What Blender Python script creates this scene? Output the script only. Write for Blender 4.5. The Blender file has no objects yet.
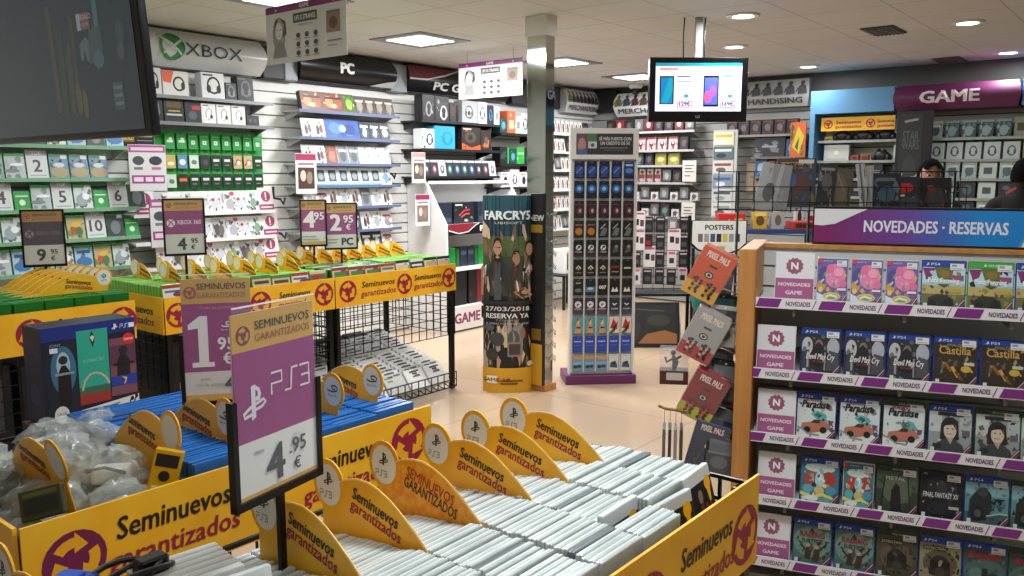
import bpy, bmesh, math, random
from mathutils import Matrix, Vector
R = math.radians
PI = math.pi
C = bpy.context.scene.collection
rnd = random.Random(7)

# ------------------------------------------------------------------ materials
def lin(v):
    v /= 255.0
    return v / 12.92 if v <= 0.04045 else ((v + 0.055) / 1.055) ** 2.4

def hexrgb(h):
    h = h.lstrip('#')
    return tuple(lin(int(h[i:i + 2], 16)) for i in (0, 2, 4))

_mats = {}
def mat(h, rough=0.45, metal=0.0, emit=0.0, alpha=1.0, trans=0.0, spec=0.5):
    key = (h, rough, metal, emit, alpha, trans, spec)
    if key in _mats:
        return _mats[key]
    m = bpy.data.materials.new('paint_' + h.lstrip('#'))
    m.use_nodes = True
    b = m.node_tree.nodes['Principled BSDF']
    c = hexrgb(h)
    b.inputs['Base Color'].default_value = (*c, 1)
    b.inputs['Roughness'].default_value = rough
    b.inputs['Metallic'].default_value = metal
    b.inputs['Specular IOR Level'].default_value = spec
    b.inputs['Transmission Weight'].default_value = trans
    b.inputs['Alpha'].default_value = alpha
    if emit:
        b.inputs['Emission Color'].default_value = (*c, 1)
        b.inputs['Emission Strength'].default_value = emit
    _mats[key] = m
    return m

def noisy(h1, h2, scale=8.0, rough=0.5, detail=3.0, stretch=(1, 1, 1), bump=0.0, spec=0.5, lo=0.35, hi=0.65):
    key = ('noisy', h1, h2, scale, rough, detail, stretch, bump, spec, lo, hi)
    if key in _mats:
        return _mats[key]
    m = bpy.data.materials.new('mottled_' + h1.lstrip('#'))
    m.use_nodes = True
    nt = m.node_tree
    b = nt.nodes['Principled BSDF']
    tc = nt.nodes.new('ShaderNodeTexCoord')
    mp = nt.nodes.new('ShaderNodeMapping')
    mp.inputs['Scale'].default_value = stretch
    nz = nt.nodes.new('ShaderNodeTexNoise')
    nz.inputs['Scale'].default_value = scale
    nz.inputs['Detail'].default_value = detail
    cr = nt.nodes.new('ShaderNodeValToRGB')
    cr.color_ramp.elements[0].position = lo
    cr.color_ramp.elements[1].position = hi
    cr.color_ramp.elements[0].color = (*hexrgb(h1), 1)
    cr.color_ramp.elements[1].color = (*hexrgb(h2), 1)
    nt.links.new(tc.outputs['Object'], mp.inputs['Vector'])
    nt.links.new(mp.outputs['Vector'], nz.inputs['Vector'])
    nt.links.new(nz.outputs['Fac'], cr.inputs['Fac'])
    nt.links.new(cr.outputs['Color'], b.inputs['Base Color'])
    b.inputs['Roughness'].default_value = rough
    b.inputs['Specular IOR Level'].default_value = spec
    if bump:
        bp = nt.nodes.new('ShaderNodeBump')
        bp.inputs['Strength'].default_value = bump
        bp.inputs['Distance'].default_value = 0.02
        nt.links.new(nz.outputs['Fac'], bp.inputs['Height'])
        nt.links.new(bp.outputs['Normal'], b.inputs['Normal'])
    _mats[key] = m
    return m

def tiled(h, line, tile, wid, rough, h2=None, spec=0.5, bump=0.0):
    """plain sheet with a square grid of thin joints, in object coordinates"""
    m = bpy.data.materials.new('tiles_' + h.lstrip('#'))
    m.use_nodes = True
    nt = m.node_tree
    b = nt.nodes['Principled BSDF']
    tc = nt.nodes.new('ShaderNodeTexCoord')
    br = nt.nodes.new('ShaderNodeTexBrick')
    br.offset = 0.0
    br.inputs['Scale'].default_value = 1.0
    br.inputs['Brick Width'].default_value = tile
    br.inputs['Row Height'].default_value = tile
    br.inputs['Mortar Size'].default_value = wid
    br.inputs['Mortar Smooth'].default_value = 0.0
    br.inputs['Color1'].default_value = (*hexrgb(h), 1)
    br.inputs['Color2'].default_value = (*hexrgb(h2 or h), 1)
    br.inputs['Mortar'].default_value = (*hexrgb(line), 1)
    nt.links.new(tc.outputs['Object'], br.inputs['Vector'])
    nz = nt.nodes.new('ShaderNodeTexNoise')
    nz.inputs['Scale'].default_value = 3.0
    nz.inputs['Detail'].default_value = 4.0
    mx = nt.nodes.new('ShaderNodeMix')
    mx.data_type = 'RGBA'
    mx.blend_type = 'MULTIPLY'
    mx.inputs['Factor'].default_value = 0.12
    nt.links.new(tc.outputs['Object'], nz.inputs['Vector'])
    nt.links.new(br.outputs['Color'], mx.inputs[6])
    nt.links.new(nz.outputs['Color'], mx.inputs[7])
    nt.links.new(mx.outputs[2], b.inputs['Base Color'])
    b.inputs['Roughness'].default_value = rough
    b.inputs['Specular IOR Level'].default_value = spec
    return m

def clear_plastic(name, h, alpha=0.25, rough=0.1):
    key = ('clear', name)
    if key in _mats:
        return _mats[key]
    m = mat(h, rough, alpha=alpha, spec=0.6).copy()
    m.name = name
    _mats[key] = m
    return m

# ------------------------------------------------------------------ lettering
_text = {}
def text_geo(s, bold=0.0, shear=0.0):
    key = (s, 0, shear)
    if key in _text:
        return _text[key]
    cu = bpy.data.curves.new('lettering', 'FONT')
    cu.body = s
    cu.resolution_u = 2
    cu.shear = shear
    cu.fill_mode = 'FRONT'
    o = bpy.data.objects.new('lettering', cu)
    C.objects.link(o)
    dg = bpy.context.evaluated_depsgraph_get()
    me = bpy.data.meshes.new_from_object(o.evaluated_get(dg))
    vs = [(v.co.x, v.co.y) for v in me.vertices]
    fs = [tuple(p.vertices) for p in me.polygons]
    bpy.data.objects.remove(o)
    bpy.data.curves.remove(cu)
    bpy.data.meshes.remove(me)
    if not vs:
        vs, fs = [(0, 0), (0.1, 0), (0, 0.1)], [(0, 1, 2)]
    x0 = min(v[0] for v in vs); x1 = max(v[0] for v in vs)
    vs = [(v[0] - x0, v[1]) for v in vs]
    xs = sorted(v[0] for v in vs)
    _text[key] = (vs, fs, x1 - x0)
    return _text[key]

# ------------------------------------------------------------------ mesh builder
class MB:
    def __init__(s):
        s.v = []; s.f = []; s.m = []; s.mats = []; s.sm = []
    def mi(s, m):
        if isinstance(m, str):
            m = mat(m)
        if m not in s.mats:
            s.mats.append(m)
        return s.mats.index(m)
    def add(s, verts, faces, m, smooth=False):
        b = len(s.v); k = s.mi(m)
        s.v += [tuple(v) for v in verts]
        for f in faces:
            s.f.append(tuple(i + b for i in f)); s.m.append(k); s.sm.append(smooth)
        return s
    def box(s, x0, x1, y0, y1, z0, z1, m):
        v = [(x0, y0, z0), (x1, y0, z0), (x1, y1, z0), (x0, y1, z0), (x0, y0, z1), (x1, y0, z1), (x1, y1, z1), (x0, y1, z1)]
        return s.add(v, [(0, 3, 2, 1), (4, 5, 6, 7), (0, 1, 5, 4), (1, 2, 6, 5), (2, 3, 7, 6), (3, 0, 4, 7)], m)
    def rbox(s, x0, x1, y0, y1, z0, z1, m, r=0.004, seg=2):
        bm = bmesh.new()
        bmesh.ops.create_cube(bm, size=1.0, matrix=Matrix.Translation(((x0 + x1) / 2, (y0 + y1) / 2, (z0 + z1) / 2)) @ Matrix.Diagonal((x1 - x0, y1 - y0, z1 - z0, 1)))
        bmesh.ops.bevel(bm, geom=bm.edges[:], offset=r, segments=seg, affect='EDGES', profile=0.5)
        bm.verts.index_update()
        s.add([v.co for v in bm.verts], [[v.index for v in f.verts] for f in bm.faces], m)
        bm.free()
        return s
    def prism(s, pts, axis, a0, a1, m, smooth=False):
        """closed polygon pulled along an axis; pts are (x,z) for y, (y,z) for x, (x,y) for z"""
        def p3(p, a):
            return {'y': (p[0], a, p[1]), 'x': (a, p[0], p[1]), 'z': (p[0], p[1], a)}[axis]
        n = len(pts)
        v = [p3(p, a0) for p in pts] + [p3(p, a1) for p in pts]
        s.add(v, [tuple(range(n)), tuple(range(2 * n - 1, n - 1, -1))], m)
        s.add(v, [(i, (i + 1) % n, n + (i + 1) % n, n + i) for i in range(n)], m, smooth)
        return s
    def tube(s, pts, r, m, n=8, cyc=False):
        pts = [Vector(p) for p in pts]
        k = len(pts); vs = []; fs = []
        rs = r if isinstance(r, (list, tuple)) else [r] * k
        ref = None
        for i, p in enumerate(pts):
            if cyc:
                d = pts[(i + 1) % k] - pts[i - 1]
            else:
                d = pts[min(i + 1, k - 1)] - pts[max(i - 1, 0)]
            d.normalize()
            if ref is None:
                ref = d.orthogonal().normalized()
            a = (ref - d * ref.dot(d))
            if a.length < 1e-5:
                a = d.orthogonal()
            a.normalize(); ref = a
            b = d.cross(a)
            for j in range(n):
                t = 2 * PI * j / n
                vs.append(p + (a * math.cos(t) + b * math.sin(t)) * rs[i])
        for i in range(k if cyc else k - 1):
            i2 = (i + 1) % k
            for j in range(n):
                fs.append((i * n + j, i * n + (j + 1) % n, i2 * n + (j + 1) % n, i2 * n + j))
        if not cyc:
            fs += [tuple(range(n - 1, -1, -1)), tuple((k - 1) * n + j for j in range(n))]
        return s.add(vs, fs, m, n > 4)
    def rod(s, a, b, r, m):
        return s.tube([a, b], r, m, 4)
    def lathe(s, prof, cx, cy, m, n=20, cz=0.0, sx=1.0, sy=1.0):
        vs = []; fs = []
        for r, z in prof:
            for j in range(n):
                t = 2 * PI * j / n
                vs.append((cx + r * sx * math.cos(t), cy + r * sy * math.sin(t), cz + z))
        k = len(prof)
        for i in range(k - 1):
            for j in range(n):
                fs.append((i * n + j, i * n + (j + 1) % n, (i + 1) * n + (j + 1) % n, (i + 1) * n + j))
        fs += [tuple(range(n - 1, -1, -1)), tuple((k - 1) * n + j for j in range(n))]
        return s.add(vs, fs, m, True)
    def blob(s, cx, cy, cz, rx, ry, rz, m, n=10, jit=0.0, rg=None):
        vs = []; fs = []
        k = max(4, n // 2 + 1)
        for i in range(1, k):
            ph = PI * i / k
            for j in range(n):
                t = 2 * PI * j / n
                q = 1 + (rg.uniform(-jit, jit) if jit else 0)
                vs.append((cx + rx * q * math.sin(ph) * math.cos(t), cy + ry * q * math.sin(ph) * math.sin(t), cz - rz * q * math.cos(ph)))
        for i in range(k - 2):
            for j in range(n):
                fs.append((i * n + j, i * n + (j + 1) % n, (i + 1) * n + (j + 1) % n, (i + 1) * n + j))
        b = len(vs)
        vs += [(cx, cy, cz - rz), (cx, cy, cz + rz)]
        for j in range(n):
            fs.append((b, (j + 1) % n, j)); fs.append((b + 1, (k - 2) * n + j, (k - 2) * n + (j + 1) % n))
        return s.add(vs, fs, m, True)
    # printing: flat inks laid on a rectangle. fr(u, v, k) -> 3D point, u right and v up in metres, k the layer
    def art(s, w, h, shapes, fr, layer=1):
        for q in shapes:
            t = q[0]; layer += 1
            put = lambda pts: [fr(a * w, b * h, layer) for a, b in pts]
            if t == 'r':
                _, x0, y0, x1, y1, c = q
                n = max(1, getattr(fr, 'cuts', 1))
                if n == 1:
                    s.add(put([(x0, y0), (x1, y0), (x1, y1), (x0, y1)]), [(0, 1, 2, 3)], c)
                else:
                    for i in range(n):
                        a = x0 + (x1 - x0) * i / n; b = x0 + (x1 - x0) * (i + 1) / n
                        s.add(put([(a, y0), (b, y0), (b, y1), (a, y1)]), [(0, 1, 2, 3)], c)
            elif t == 'p':
                s.add(put(q[1]), [tuple(range(len(q[1])))], q[2])
            elif t in 'eo':
                cx, cy = q[1], q[2]
                if t == 'e':
                    rx, ry, c = q[3], q[4], q[5]
                else:
                    rx, ry, c = q[3] * h / w, q[3], q[4]
                n = 20
                s.add(put([(cx + rx * math.cos(2 * PI * i / n), cy + ry * math.sin(2 * PI * i / n)) for i in range(n)]), [tuple(range(n))], c)
            elif t == 't':
                st, x, y, hh, c = q[1:6]
                o = q[6] if len(q) > 6 else {}
                vs, fs, tw = text_geo(st, o.get('b', 0.0), o.get('sh', 0.0))
                k = hh * h / 0.70
                kx = k
                if 'mw' in o and tw * k > o['mw'] * w:
                    kx = o['mw'] * w / tw
                if 'fw' in o:
                    kx = o['fw'] * w / tw
                ox = x * w - {'c': tw * kx / 2, 'l': 0, 'r': tw * kx}[o.get('a', 'c')]
                ang = o.get('rot', 0.0)
                P = []
                for a, b in vs:
                    px, py = a * kx, b * k
                    if ang:
                        mx = x * w - ox
                        px, py = mx + (px - mx) * math.cos(ang) - py * math.sin(ang), (px - mx) * math.sin(ang) + py * math.cos(ang)
                    P.append((ox + px, y * h + py))
                bo = o.get('b', 0.0) * .75
                # heavier letters: the same glyphs laid down a few times, a hair apart
                for ly, (ax, ay) in enumerate(((0, 0),) if not bo else ((-1, -.6), (1, -.6), (1, .6), (-1, .6), (0, 0))):
                    s.add([fr(a + ax * bo * kx, b + ay * bo * k, layer + .2 * ly) for a, b in P], fs, c)
            elif t == 's':
                pts, wd, c = q[1], q[2] * h / 2, q[3]
                P = [Vector((a * w, b * h)) for a, b in pts]
                L = []; Rr = []
                for i, p in enumerate(P):
                    d = P[min(i + 1, len(P) - 1)] - P[max(i - 1, 0)]
                    d.normalize()
                    nn = Vector((-d.y, d.x)) * wd
                    L.append(fr(p.x + nn.x, p.y + nn.y, layer)); Rr.append(fr(p.x - nn.x, p.y - nn.y, layer))
                n = len(P)
                s.add(Rr + L, [(i, i + 1, n + i + 1, n + i) for i in range(n - 1)], c)
        return s
    def front(s, x0, z0, w, h, shapes, y=0.0, e=0.0001):
        """print on a face that looks towards -y"""
        return s.art(w, h, shapes, lambda u, v, k: (x0 + u, y - e * k, z0 + v))
    def topface(s, x0, y0, w, h, shapes, z, e=0.0001):
        return s.art(w, h, shapes, lambda u, v, k: (x0 + u, y0 + v, z + e * k))
    def build(s, name, parent=None, loc=(0, 0, 0), rot=(0, 0, 0)):
        me = bpy.data.meshes.new(name)
        me.from_pydata(s.v, [], s.f)
        for m in s.mats:
            me.materials.append(m)
        me.polygons.foreach_set('material_index', s.m)
        me.polygons.foreach_set('use_smooth', s.sm)
        me.update()
        o = bpy.data.objects.new(name, me)
        C.objects.link(o)
        o.location = loc; o.rotation_euler = rot
        if parent:
            o.parent = parent
        return o

# ------------------------------------------------------------------ scene bookkeeping
def tag(o, label, cat, group=None, kind=None):
    if label != 'x' and len(label.split()) > 16: print('LONG', len(label.split()), label)
    o['label'] = label; o['category'] = cat
    if group: o['group'] = group
    if kind: o['kind'] = kind
    return o

def thing(name, label, cat, loc=(0, 0, 0), rz=0.0, group=None, rx=0.0):
    o = bpy.data.objects.new(name, None)
    C.objects.link(o)
    o.empty_display_size = 0.05
    o.location = loc; o.rotation_euler = (rx, 0, rz)
    return tag(o, label, cat, group)

def struct(name, mb, loc=(0, 0, 0), rot=(0, 0, 0), label=None):
    o = mb.build(name, None, loc, rot)
    o['kind'] = 'structure'
    if label: o['label'] = label
    return o

def kids(o):
    return [c for c in C.objects if c.parent == o] if False else list(o.children)

def dup(o, parent=None):
    c = o.copy()
    C.objects.link(c)
    if parent: c.parent = parent
    for ch in o.children:
        if ch is not c:
            dup(ch, c)
    return c

_used = set()
def put(o, label, cat, group, loc, rz=0.0, rx=0.0, ry=0.0):
    """the first call moves the prototype itself, later calls a copy of it"""
    c = o if o.name not in _used else dup(o)
    _used.add(o.name)
    _used.add(c.name)
    c.location = loc; c.rotation_euler = (rx, ry, rz)
    return tag(c, label, cat, group)

class Proto:
    """a thing built on first use; afterwards copied"""
    def __init__(s, make): s.make = make; s.o = None
    def put(s, label, cat, group, loc, rz=0.0, rx=0.0, ry=0.0):
        if s.o is None:
            s.o = s.make(); c = s.o
        else:
            c = dup(s.o)
        c.location = loc; c.rotation_euler = (rx, ry, rz)
        return tag(c, label, cat, group)

ORD = ['first', 'second', 'third', 'fourth', 'fifth', 'sixth', 'seventh', 'eighth', 'ninth', 'tenth', 'eleventh', 'twelfth', 'thirteenth', 'fourteenth', 'fifteenth', 'sixteenth', 'seventeenth', 'eighteenth', 'nineteenth', 'twentieth']

def shade(c1, c2, f):
    a = [int(c1.lstrip('#')[i:i + 2], 16) for i in (0, 2, 4)]; b = [int(c2.lstrip('#')[i:i + 2], 16) for i in (0, 2, 4)]
    return '#%02x%02x%02x' % tuple(int(round((p + (q - p) * f) / 12) * 12 if 0 else p + (q - p) * f) for p, q in zip(a, b))

def busy(S, n, seed, lo=.03, hi=.11, y0=.04, y1=.86, at=None, extra=()):
    """break a printed picture up with small scraps in mixtures of its own inks"""
    rg = random.Random(seed)
    inks = [q[-1] for q in S if q[0] in 'rpe' and isinstance(q[-1], str)] or ['#888888']
    inks += list(extra)
    mix = [shade(rg.choice(inks), rg.choice(inks), rg.choice((.3, .5))) for _ in range(7)]
    out = []
    for _ in range(n):
        x, y = rg.uniform(.04, .94), rg.uniform(y0, y1)
        a0 = rg.uniform(0, 6.28); P = []
        k = rg.choice((3, 4, 5)); r1 = rg.uniform(lo, hi); r2 = r1 * rg.uniform(.35, 1)
        for i in range(k):
            a = 2 * PI * i / k + rg.uniform(-.3, .3)
            u, v = r1 * math.cos(a), r2 * math.sin(a)
            P.append((min(.985, max(.015, x + u * math.cos(a0) - v * math.sin(a0))), min(.985, max(.015, y + u * math.sin(a0) + v * math.cos(a0)))))
        out.append(('p', P, rg.choice(mix)))
    at = at or max(1, int(len(S) * .45))
    return S[:at] + out + S[at:]

class Frame:
    """a wall or rack seen from its front: x to the viewer's right, y away from the viewer, z up"""
    def __init__(s, ox, oy, rz): s.ox, s.oy, s.rz = ox, oy, rz
    def p(s, x, y, z):
        c, n = math.cos(s.rz), math.sin(s.rz)
        return (s.ox + c * x - n * y, s.oy + n * x + c * y, z)

# inks and plastics
YEL = noisy('#f3b016', '#f8c02a', 9.0, 0.45, 2.0)
YELTXT = '#1d1410'
MAR = '#98173a'
PUR = '#8a2a7c'
WHITE = '#e9e8e6'
BLK = mat('#0d0d0f', 0.4)
BLKM = mat('#101012', 0.35, 0.3)
WHP = mat('#e6e6e4', 0.4)
GREYM = mat('#8f9194', 0.35, 0.6)
CHROME = mat('#c9ccd0', 0.2, 1.0)
WOOD = noisy('#b5793c', '#c68d4e', 5.0, 0.5, 4.0, (6, 6, 0.5))
CLR = clear_plastic('clear_sleeve', '#e8eef0', 0.05, 0.06)

def recycle(cx, cy, r, disc=MAR, arr='#f0ad18', asp=1.0):
    """round badge with three chasing arrows; asp = w/h of the printed rectangle"""
    S = [('o', cx, cy, r, disc)]
    for k in range(3):
        a0 = R(100 + 120 * k)
        def pt(rad, a):
            return (cx + rad * math.cos(a) / asp, cy + rad * math.sin(a))
        A = [a0 + R(44) - R(58) * q / 4 for q in range(5)]
        S.append(('p', [pt(r * .78, a) for a in A] + [pt(r * .44, a) for a in A[::-1]], arr))
        S.append(('p', [pt(r * .26, A[-1] + R(6)), pt(r * .62, A[-1] - R(40)), pt(r * .94, A[-1] + R(2))], arr))
    return S

def ps_mark(cx, cy, h, c, asp=1.0):
    """upright P standing on a tilted S"""
    q = lambda a, b: (cx + a * h / asp, cy + b * h)
    return [('p', [q(-.10, -.42), q(.06, -.36), q(.06, .50), q(-.10, .46)], c),
            ('p', [q(.0, .5), q(.22, .38), q(.28, .22), q(.22, .06), q(.06, .06), q(.06, .16), q(.14, .18), q(.14, .30), q(.06, .36)], c),
            ('s', [q(-.10, -.05), q(-.40, -.20), q(-.38, -.30), q(-.10, -.26)], .09 * h, c),
            ('s', [q(.06, -.16), q(.30, -.12), q(.44, -.02), q(.36, .06), q(.06, -.02)], .08 * h, c)]

def ps_digits(x, y, h, c, asp=1.0, wd=.12):
    """thin square P, S and 3"""
    q = lambda a, b: (x + a * h / asp, y + b * h)
    return [('s', [q(0, 0), q(0, .5), q(.75, .5), q(.75, 1), q(0, 1)], wd * h, c),
            ('s', [q(.95, 0), q(1.4, 0), q(1.45, .5), q(1.5, 1), q(1.95, 1)], wd * h, c),
            ('s', [q(2.1, 1), q(2.8, 1), q(2.8, .5), q(2.2, .5)], wd * h, c), ('s', [q(2.8, .5), q(2.8, 0), q(2.1, 0)], wd * h, c)]

def disc_mark(cx, cy, h, c, asp=1.0):
    """swirl of a disc over a small word"""
    q = lambda a, b: (cx + a * h / asp, cy + b * h)
    return [('s', [q(-.1, .55), q(.3, .6), q(.62, .45), q(.5, .2), q(0, .08), q(-.55, .12), q(-.62, .25)], .12 * h, c),
            ('s', [q(-.1, .55), q(-.05, .3), q(.3, .3)], .12 * h, c),
            ('t', 'Blu-ray Disc', cx, cy - .3 * h, .17 * h, c)]

def sphere_mark(cx, cy, r, c, x, asp=1.0):
    q = lambda a, b: (cx + a * r / asp, cy + b * r)
    return [('o', cx, cy, r, c), ('s', [q(-.62, -.72), q(-.3, -.1), q(.05, .3), q(.62, .74)], .24 * r, x), ('s', [q(.62, -.72), q(.3, -.1), q(-.05, .3), q(-.62, .74)], .24 * r, x)]

def badge(cx, cy, r, c, asp=1.0, n=12):
    P = []
    for i in range(2 * n):
        a = PI * i / n; q = r if i % 2 else r * .84
        P.append((cx + q * math.cos(a) / asp, cy + q * math.sin(a)))
    return [('p', P, c)]
# ------------------------------------------------------------------ camera
cam = bpy.data.cameras.new('camera')
cam.sensor_width = 36.0
cam.lens = 832 / 1024 * 36
cam.clip_start = 0.05
cam_o = bpy.data.objects.new('camera', cam)
C.objects.link(cam_o)
cam_o.location = (0, 0, 1.6)
cam_o.rotation_euler = (R(90 - 7.734), 0, R(38.9 - 90))
bpy.context.scene.camera = cam_o

# ------------------------------------------------------------------ the shell of the shop
CEIL = 2.72
fl = MB().box(-2.5, 9.6, -3.0, 6.4, -0.1, 0.0, tiled('#cbb093', '#b0957a', 1.2, 0.004, 0.16, '#ceb498'))
struct('floor', fl, label='polished beige tiled shop floor')
cm = tiled('#d3d3d0', '#a9a9a6', 0.6, 0.0045, 0.85, '#d7d7d5')
ce = MB().box(-2.6, 9.6, -3.2, 6.6, 0, 0.1, cm)
struct('ceiling', ce, (0.03, 0.45 - 0.6, CEIL), label='suspended ceiling of pale square tiles')
wm = mat('#d6d5d0', 0.6)
slat = mat('#d9d9d6', 0.42)
slatd = mat('#9b9b98', 0.5)
def slat_wall(run, ztop, m=slat, md=slatd):
    w = MB()
    w.box(0, run, 0.02, 0.12, 0, CEIL, md)
    z = 0.02
    while z < ztop:
        w.box(0, run, 0.0, 0.02, z, min(z + 0.088, ztop), m)
        z += 0.1
    return w
struct('wall_left', slat_wall(7.9, 2.43), (1.6, 6.25, 0), label='white slatted display wall along the left side')
struct('wall_far', slat_wall(9.2, 2.43, mat('#94948f', 0.5), mat('#565653', 0.5)), (9.45, 6.25, 0), (0, 0, R(-90)), label='grey slatted wall at the far end')
struct('wall_right', MB().box(-2.5, 9.55, -3.1, -3.0, 0, CEIL, wm))
struct('wall_near', MB().box(-2.6, -2.5, -3.1, 6.4, 0, CEIL, wm))
struct('wall_side', MB().box(-2.5, 1.6, 6.25, 6.37, 0, CEIL, wm))

# ------------------------------------------------------------------ ceiling lamps
LAMPE = 3.0
def lamp(kind, loc, size, power, col=(0.97, 0.985, 1.0), shape='SQUARE'):
    l = bpy.data.lights.new(kind, 'AREA')
    l.shape = shape
    l.size = size
    l.energy = power
    l.color = col
    o = bpy.data.objects.new(kind, l)
    C.objects.link(o)
    o.location = loc
    return o
def mk_troffer():
    t = thing('ceiling_light', 'x', 'ceiling light')
    f = MB()
    for a in (-1, 1):
        f.box(-0.30, 0.30, a * 0.25 - 0.05, a * 0.25 + 0.05, -0.008, 0.0, GREYM)
        f.box(a * 0.25 - 0.05, a * 0.25 + 0.05, -0.2, 0.2, -0.008, 0.0, GREYM)
    f.build('frame', t)
    MB().box(-0.20, 0.20, -0.20, 0.20, -0.012, -0.004, mat('#fffaf0', 0.5, emit=LAMPE)).build('diffuser', t)
    l = MB()
    for k in range(1, 6):
        l.box(-0.20, 0.20, -0.20 + 0.40 * k / 6 - .003, -0.20 + 0.40 * k / 6 + .003, -0.028, -0.013, CHROME)
    l.build('louvre', t)
    return t
def mk_down():
    t = thing('ceiling_spotlight', 'x', 'ceiling light')
    MB().lathe([(0.085, 0), (0.115, 0), (0.118, -0.008), (0.10, -0.016), (0.085, -0.012)], 0, 0, WHP, 24).build('ring', t)
    MB().lathe([(0.086, -0.002), (0.086, -0.011), (0.03, -0.016)], 0, 0, mat('#fff8ea', 0.5, emit=LAMPE * 2), 24).build('bulb', t)
    return t
TRO = Proto(mk_troffer); DWN = Proto(mk_down)
for x, y, lb, pw in [(3.42, 4.62, 'square louvred ceiling light above the green card wall', 26), (5.1, 5.1, 'square louvred ceiling light above the black PC header sign', 44),
                     (6.98, 5.0, 'square louvred ceiling light just right of the mirrored column', 40), (8.55, 5.05, 'square louvred ceiling light farthest away, by the white camera dome', 24)]:
    TRO.put(lb, 'ceiling light', 'square ceiling lights', (x, y, CEIL))
    lamp('troffer_glow', (x, y, CEIL - 0.06), 0.5, pw)
for x, y, lb, pw in [(5.76, 2.55, 'round ceiling spotlight nearest above the hanging flat screen', 34), (7.07, 3.2, 'round ceiling spotlight right behind the top of the hanging flat screen', 14),
                     (8.82, 3.17, 'round ceiling spotlight in front of the merchandising sign', 6), (7.06, 1.37, 'round ceiling spotlight at the top right, nearer of the right pair', 5),
                     (8.98, 1.39, 'round ceiling spotlight above the purple shop sign', 6)]:
    DWN.put(lb, 'ceiling light', 'round ceiling spotlights', (x, y, CEIL))
    lamp('spot_glow', (x, y, CEIL - 0.03), 0.16, pw, (0.98, 0.99, 1.0), 'DISK')
# lamps of the same ceiling outside the view
for x, y, pw in [(1.2, 2.6, 17), (1.7, 0.7, 25), (0.2, -0.6, 9), (3.6, 2.6, 16), (4.2, -0.8, 5), (1.0, 5.0, 12), (6.8, -1.0, 4)]:
    lamp('shop_lamp', (x, y, CEIL - 0.03), 0.5, pw, (0.95, 0.985, 1.0))

w = bpy.data.worlds.new('shop_air')
w.use_nodes = True
w.node_tree.nodes['Background'].inputs['Color'].default_value = (0.9, 0.95, 1.0, 1)
w.node_tree.nodes['Background'].inputs['Strength'].default_value = 0.2
bpy.context.scene.world = w
vs = bpy.context.scene.view_settings
vs.view_transform = 'Standard'; vs.look = 'None'; vs.gamma = 1.0; vs.use_curve_mapping = False
vs.exposure = 0.45

def mk_vent():
    t = thing('ceiling_vent', 'x', 'vent')
    MB().box(-0.2, 0.2, -0.12, 0.12, -0.012, 0, mat('#4a4a48', 0.6)).build('frame', t)
    s = MB()
    for k in range(7):
        s.box(-0.18, 0.18, -0.1 + k * 0.03, -0.088 + k * 0.03, -0.02, -0.012, mat('#77756f', 0.5))
    s.build('slats', t)
    return t
VENT = Proto(mk_vent)
VENT.put('grey slotted ceiling vent between the two right spotlights', 'vent', 'ceiling vents', (7.03, 1.95, CEIL))
VENT.put('grey slotted ceiling vent far back above the purple shop sign', 'vent', 'ceiling vents', (9.2, 1.92, CEIL))
t = thing('security_camera', 'white dome security camera on the ceiling above the far merchandise corner', 'camera', (9.2, 5.45, CEIL))
MB().lathe([(0.09, 0), (0.09, -0.03), (0.075, -0.05), (0.04, -0.06)], 0, 0, WHP).build('housing', t)
MB().blob(0, 0, -0.075, 0.055, 0.055, 0.055, mat('#18181a', 0.1), 14).build('dome', t)

# ------------------------------------------------------------------ bargain bins
STRIP = .2
def strip_art(n, asp):
    """yellow strip: badge, two words, repeated"""
    S = []
    per = 1.0 / n
    for i in range(n):
        x = per * i
        S += recycle(x + .16 * per, .5, .33, asp=asp)
        S += [('t', 'Seminuevos', x + .62 * per, .50, .21, YELTXT, {'b': .022, 'sh': .12, 'fw': .50 * per}),
              ('t', 'garantizados', x + .61 * per, .20, .21, MAR, {'b': .018, 'sh': .12, 'fw': .53 * per})]
    return S

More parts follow.
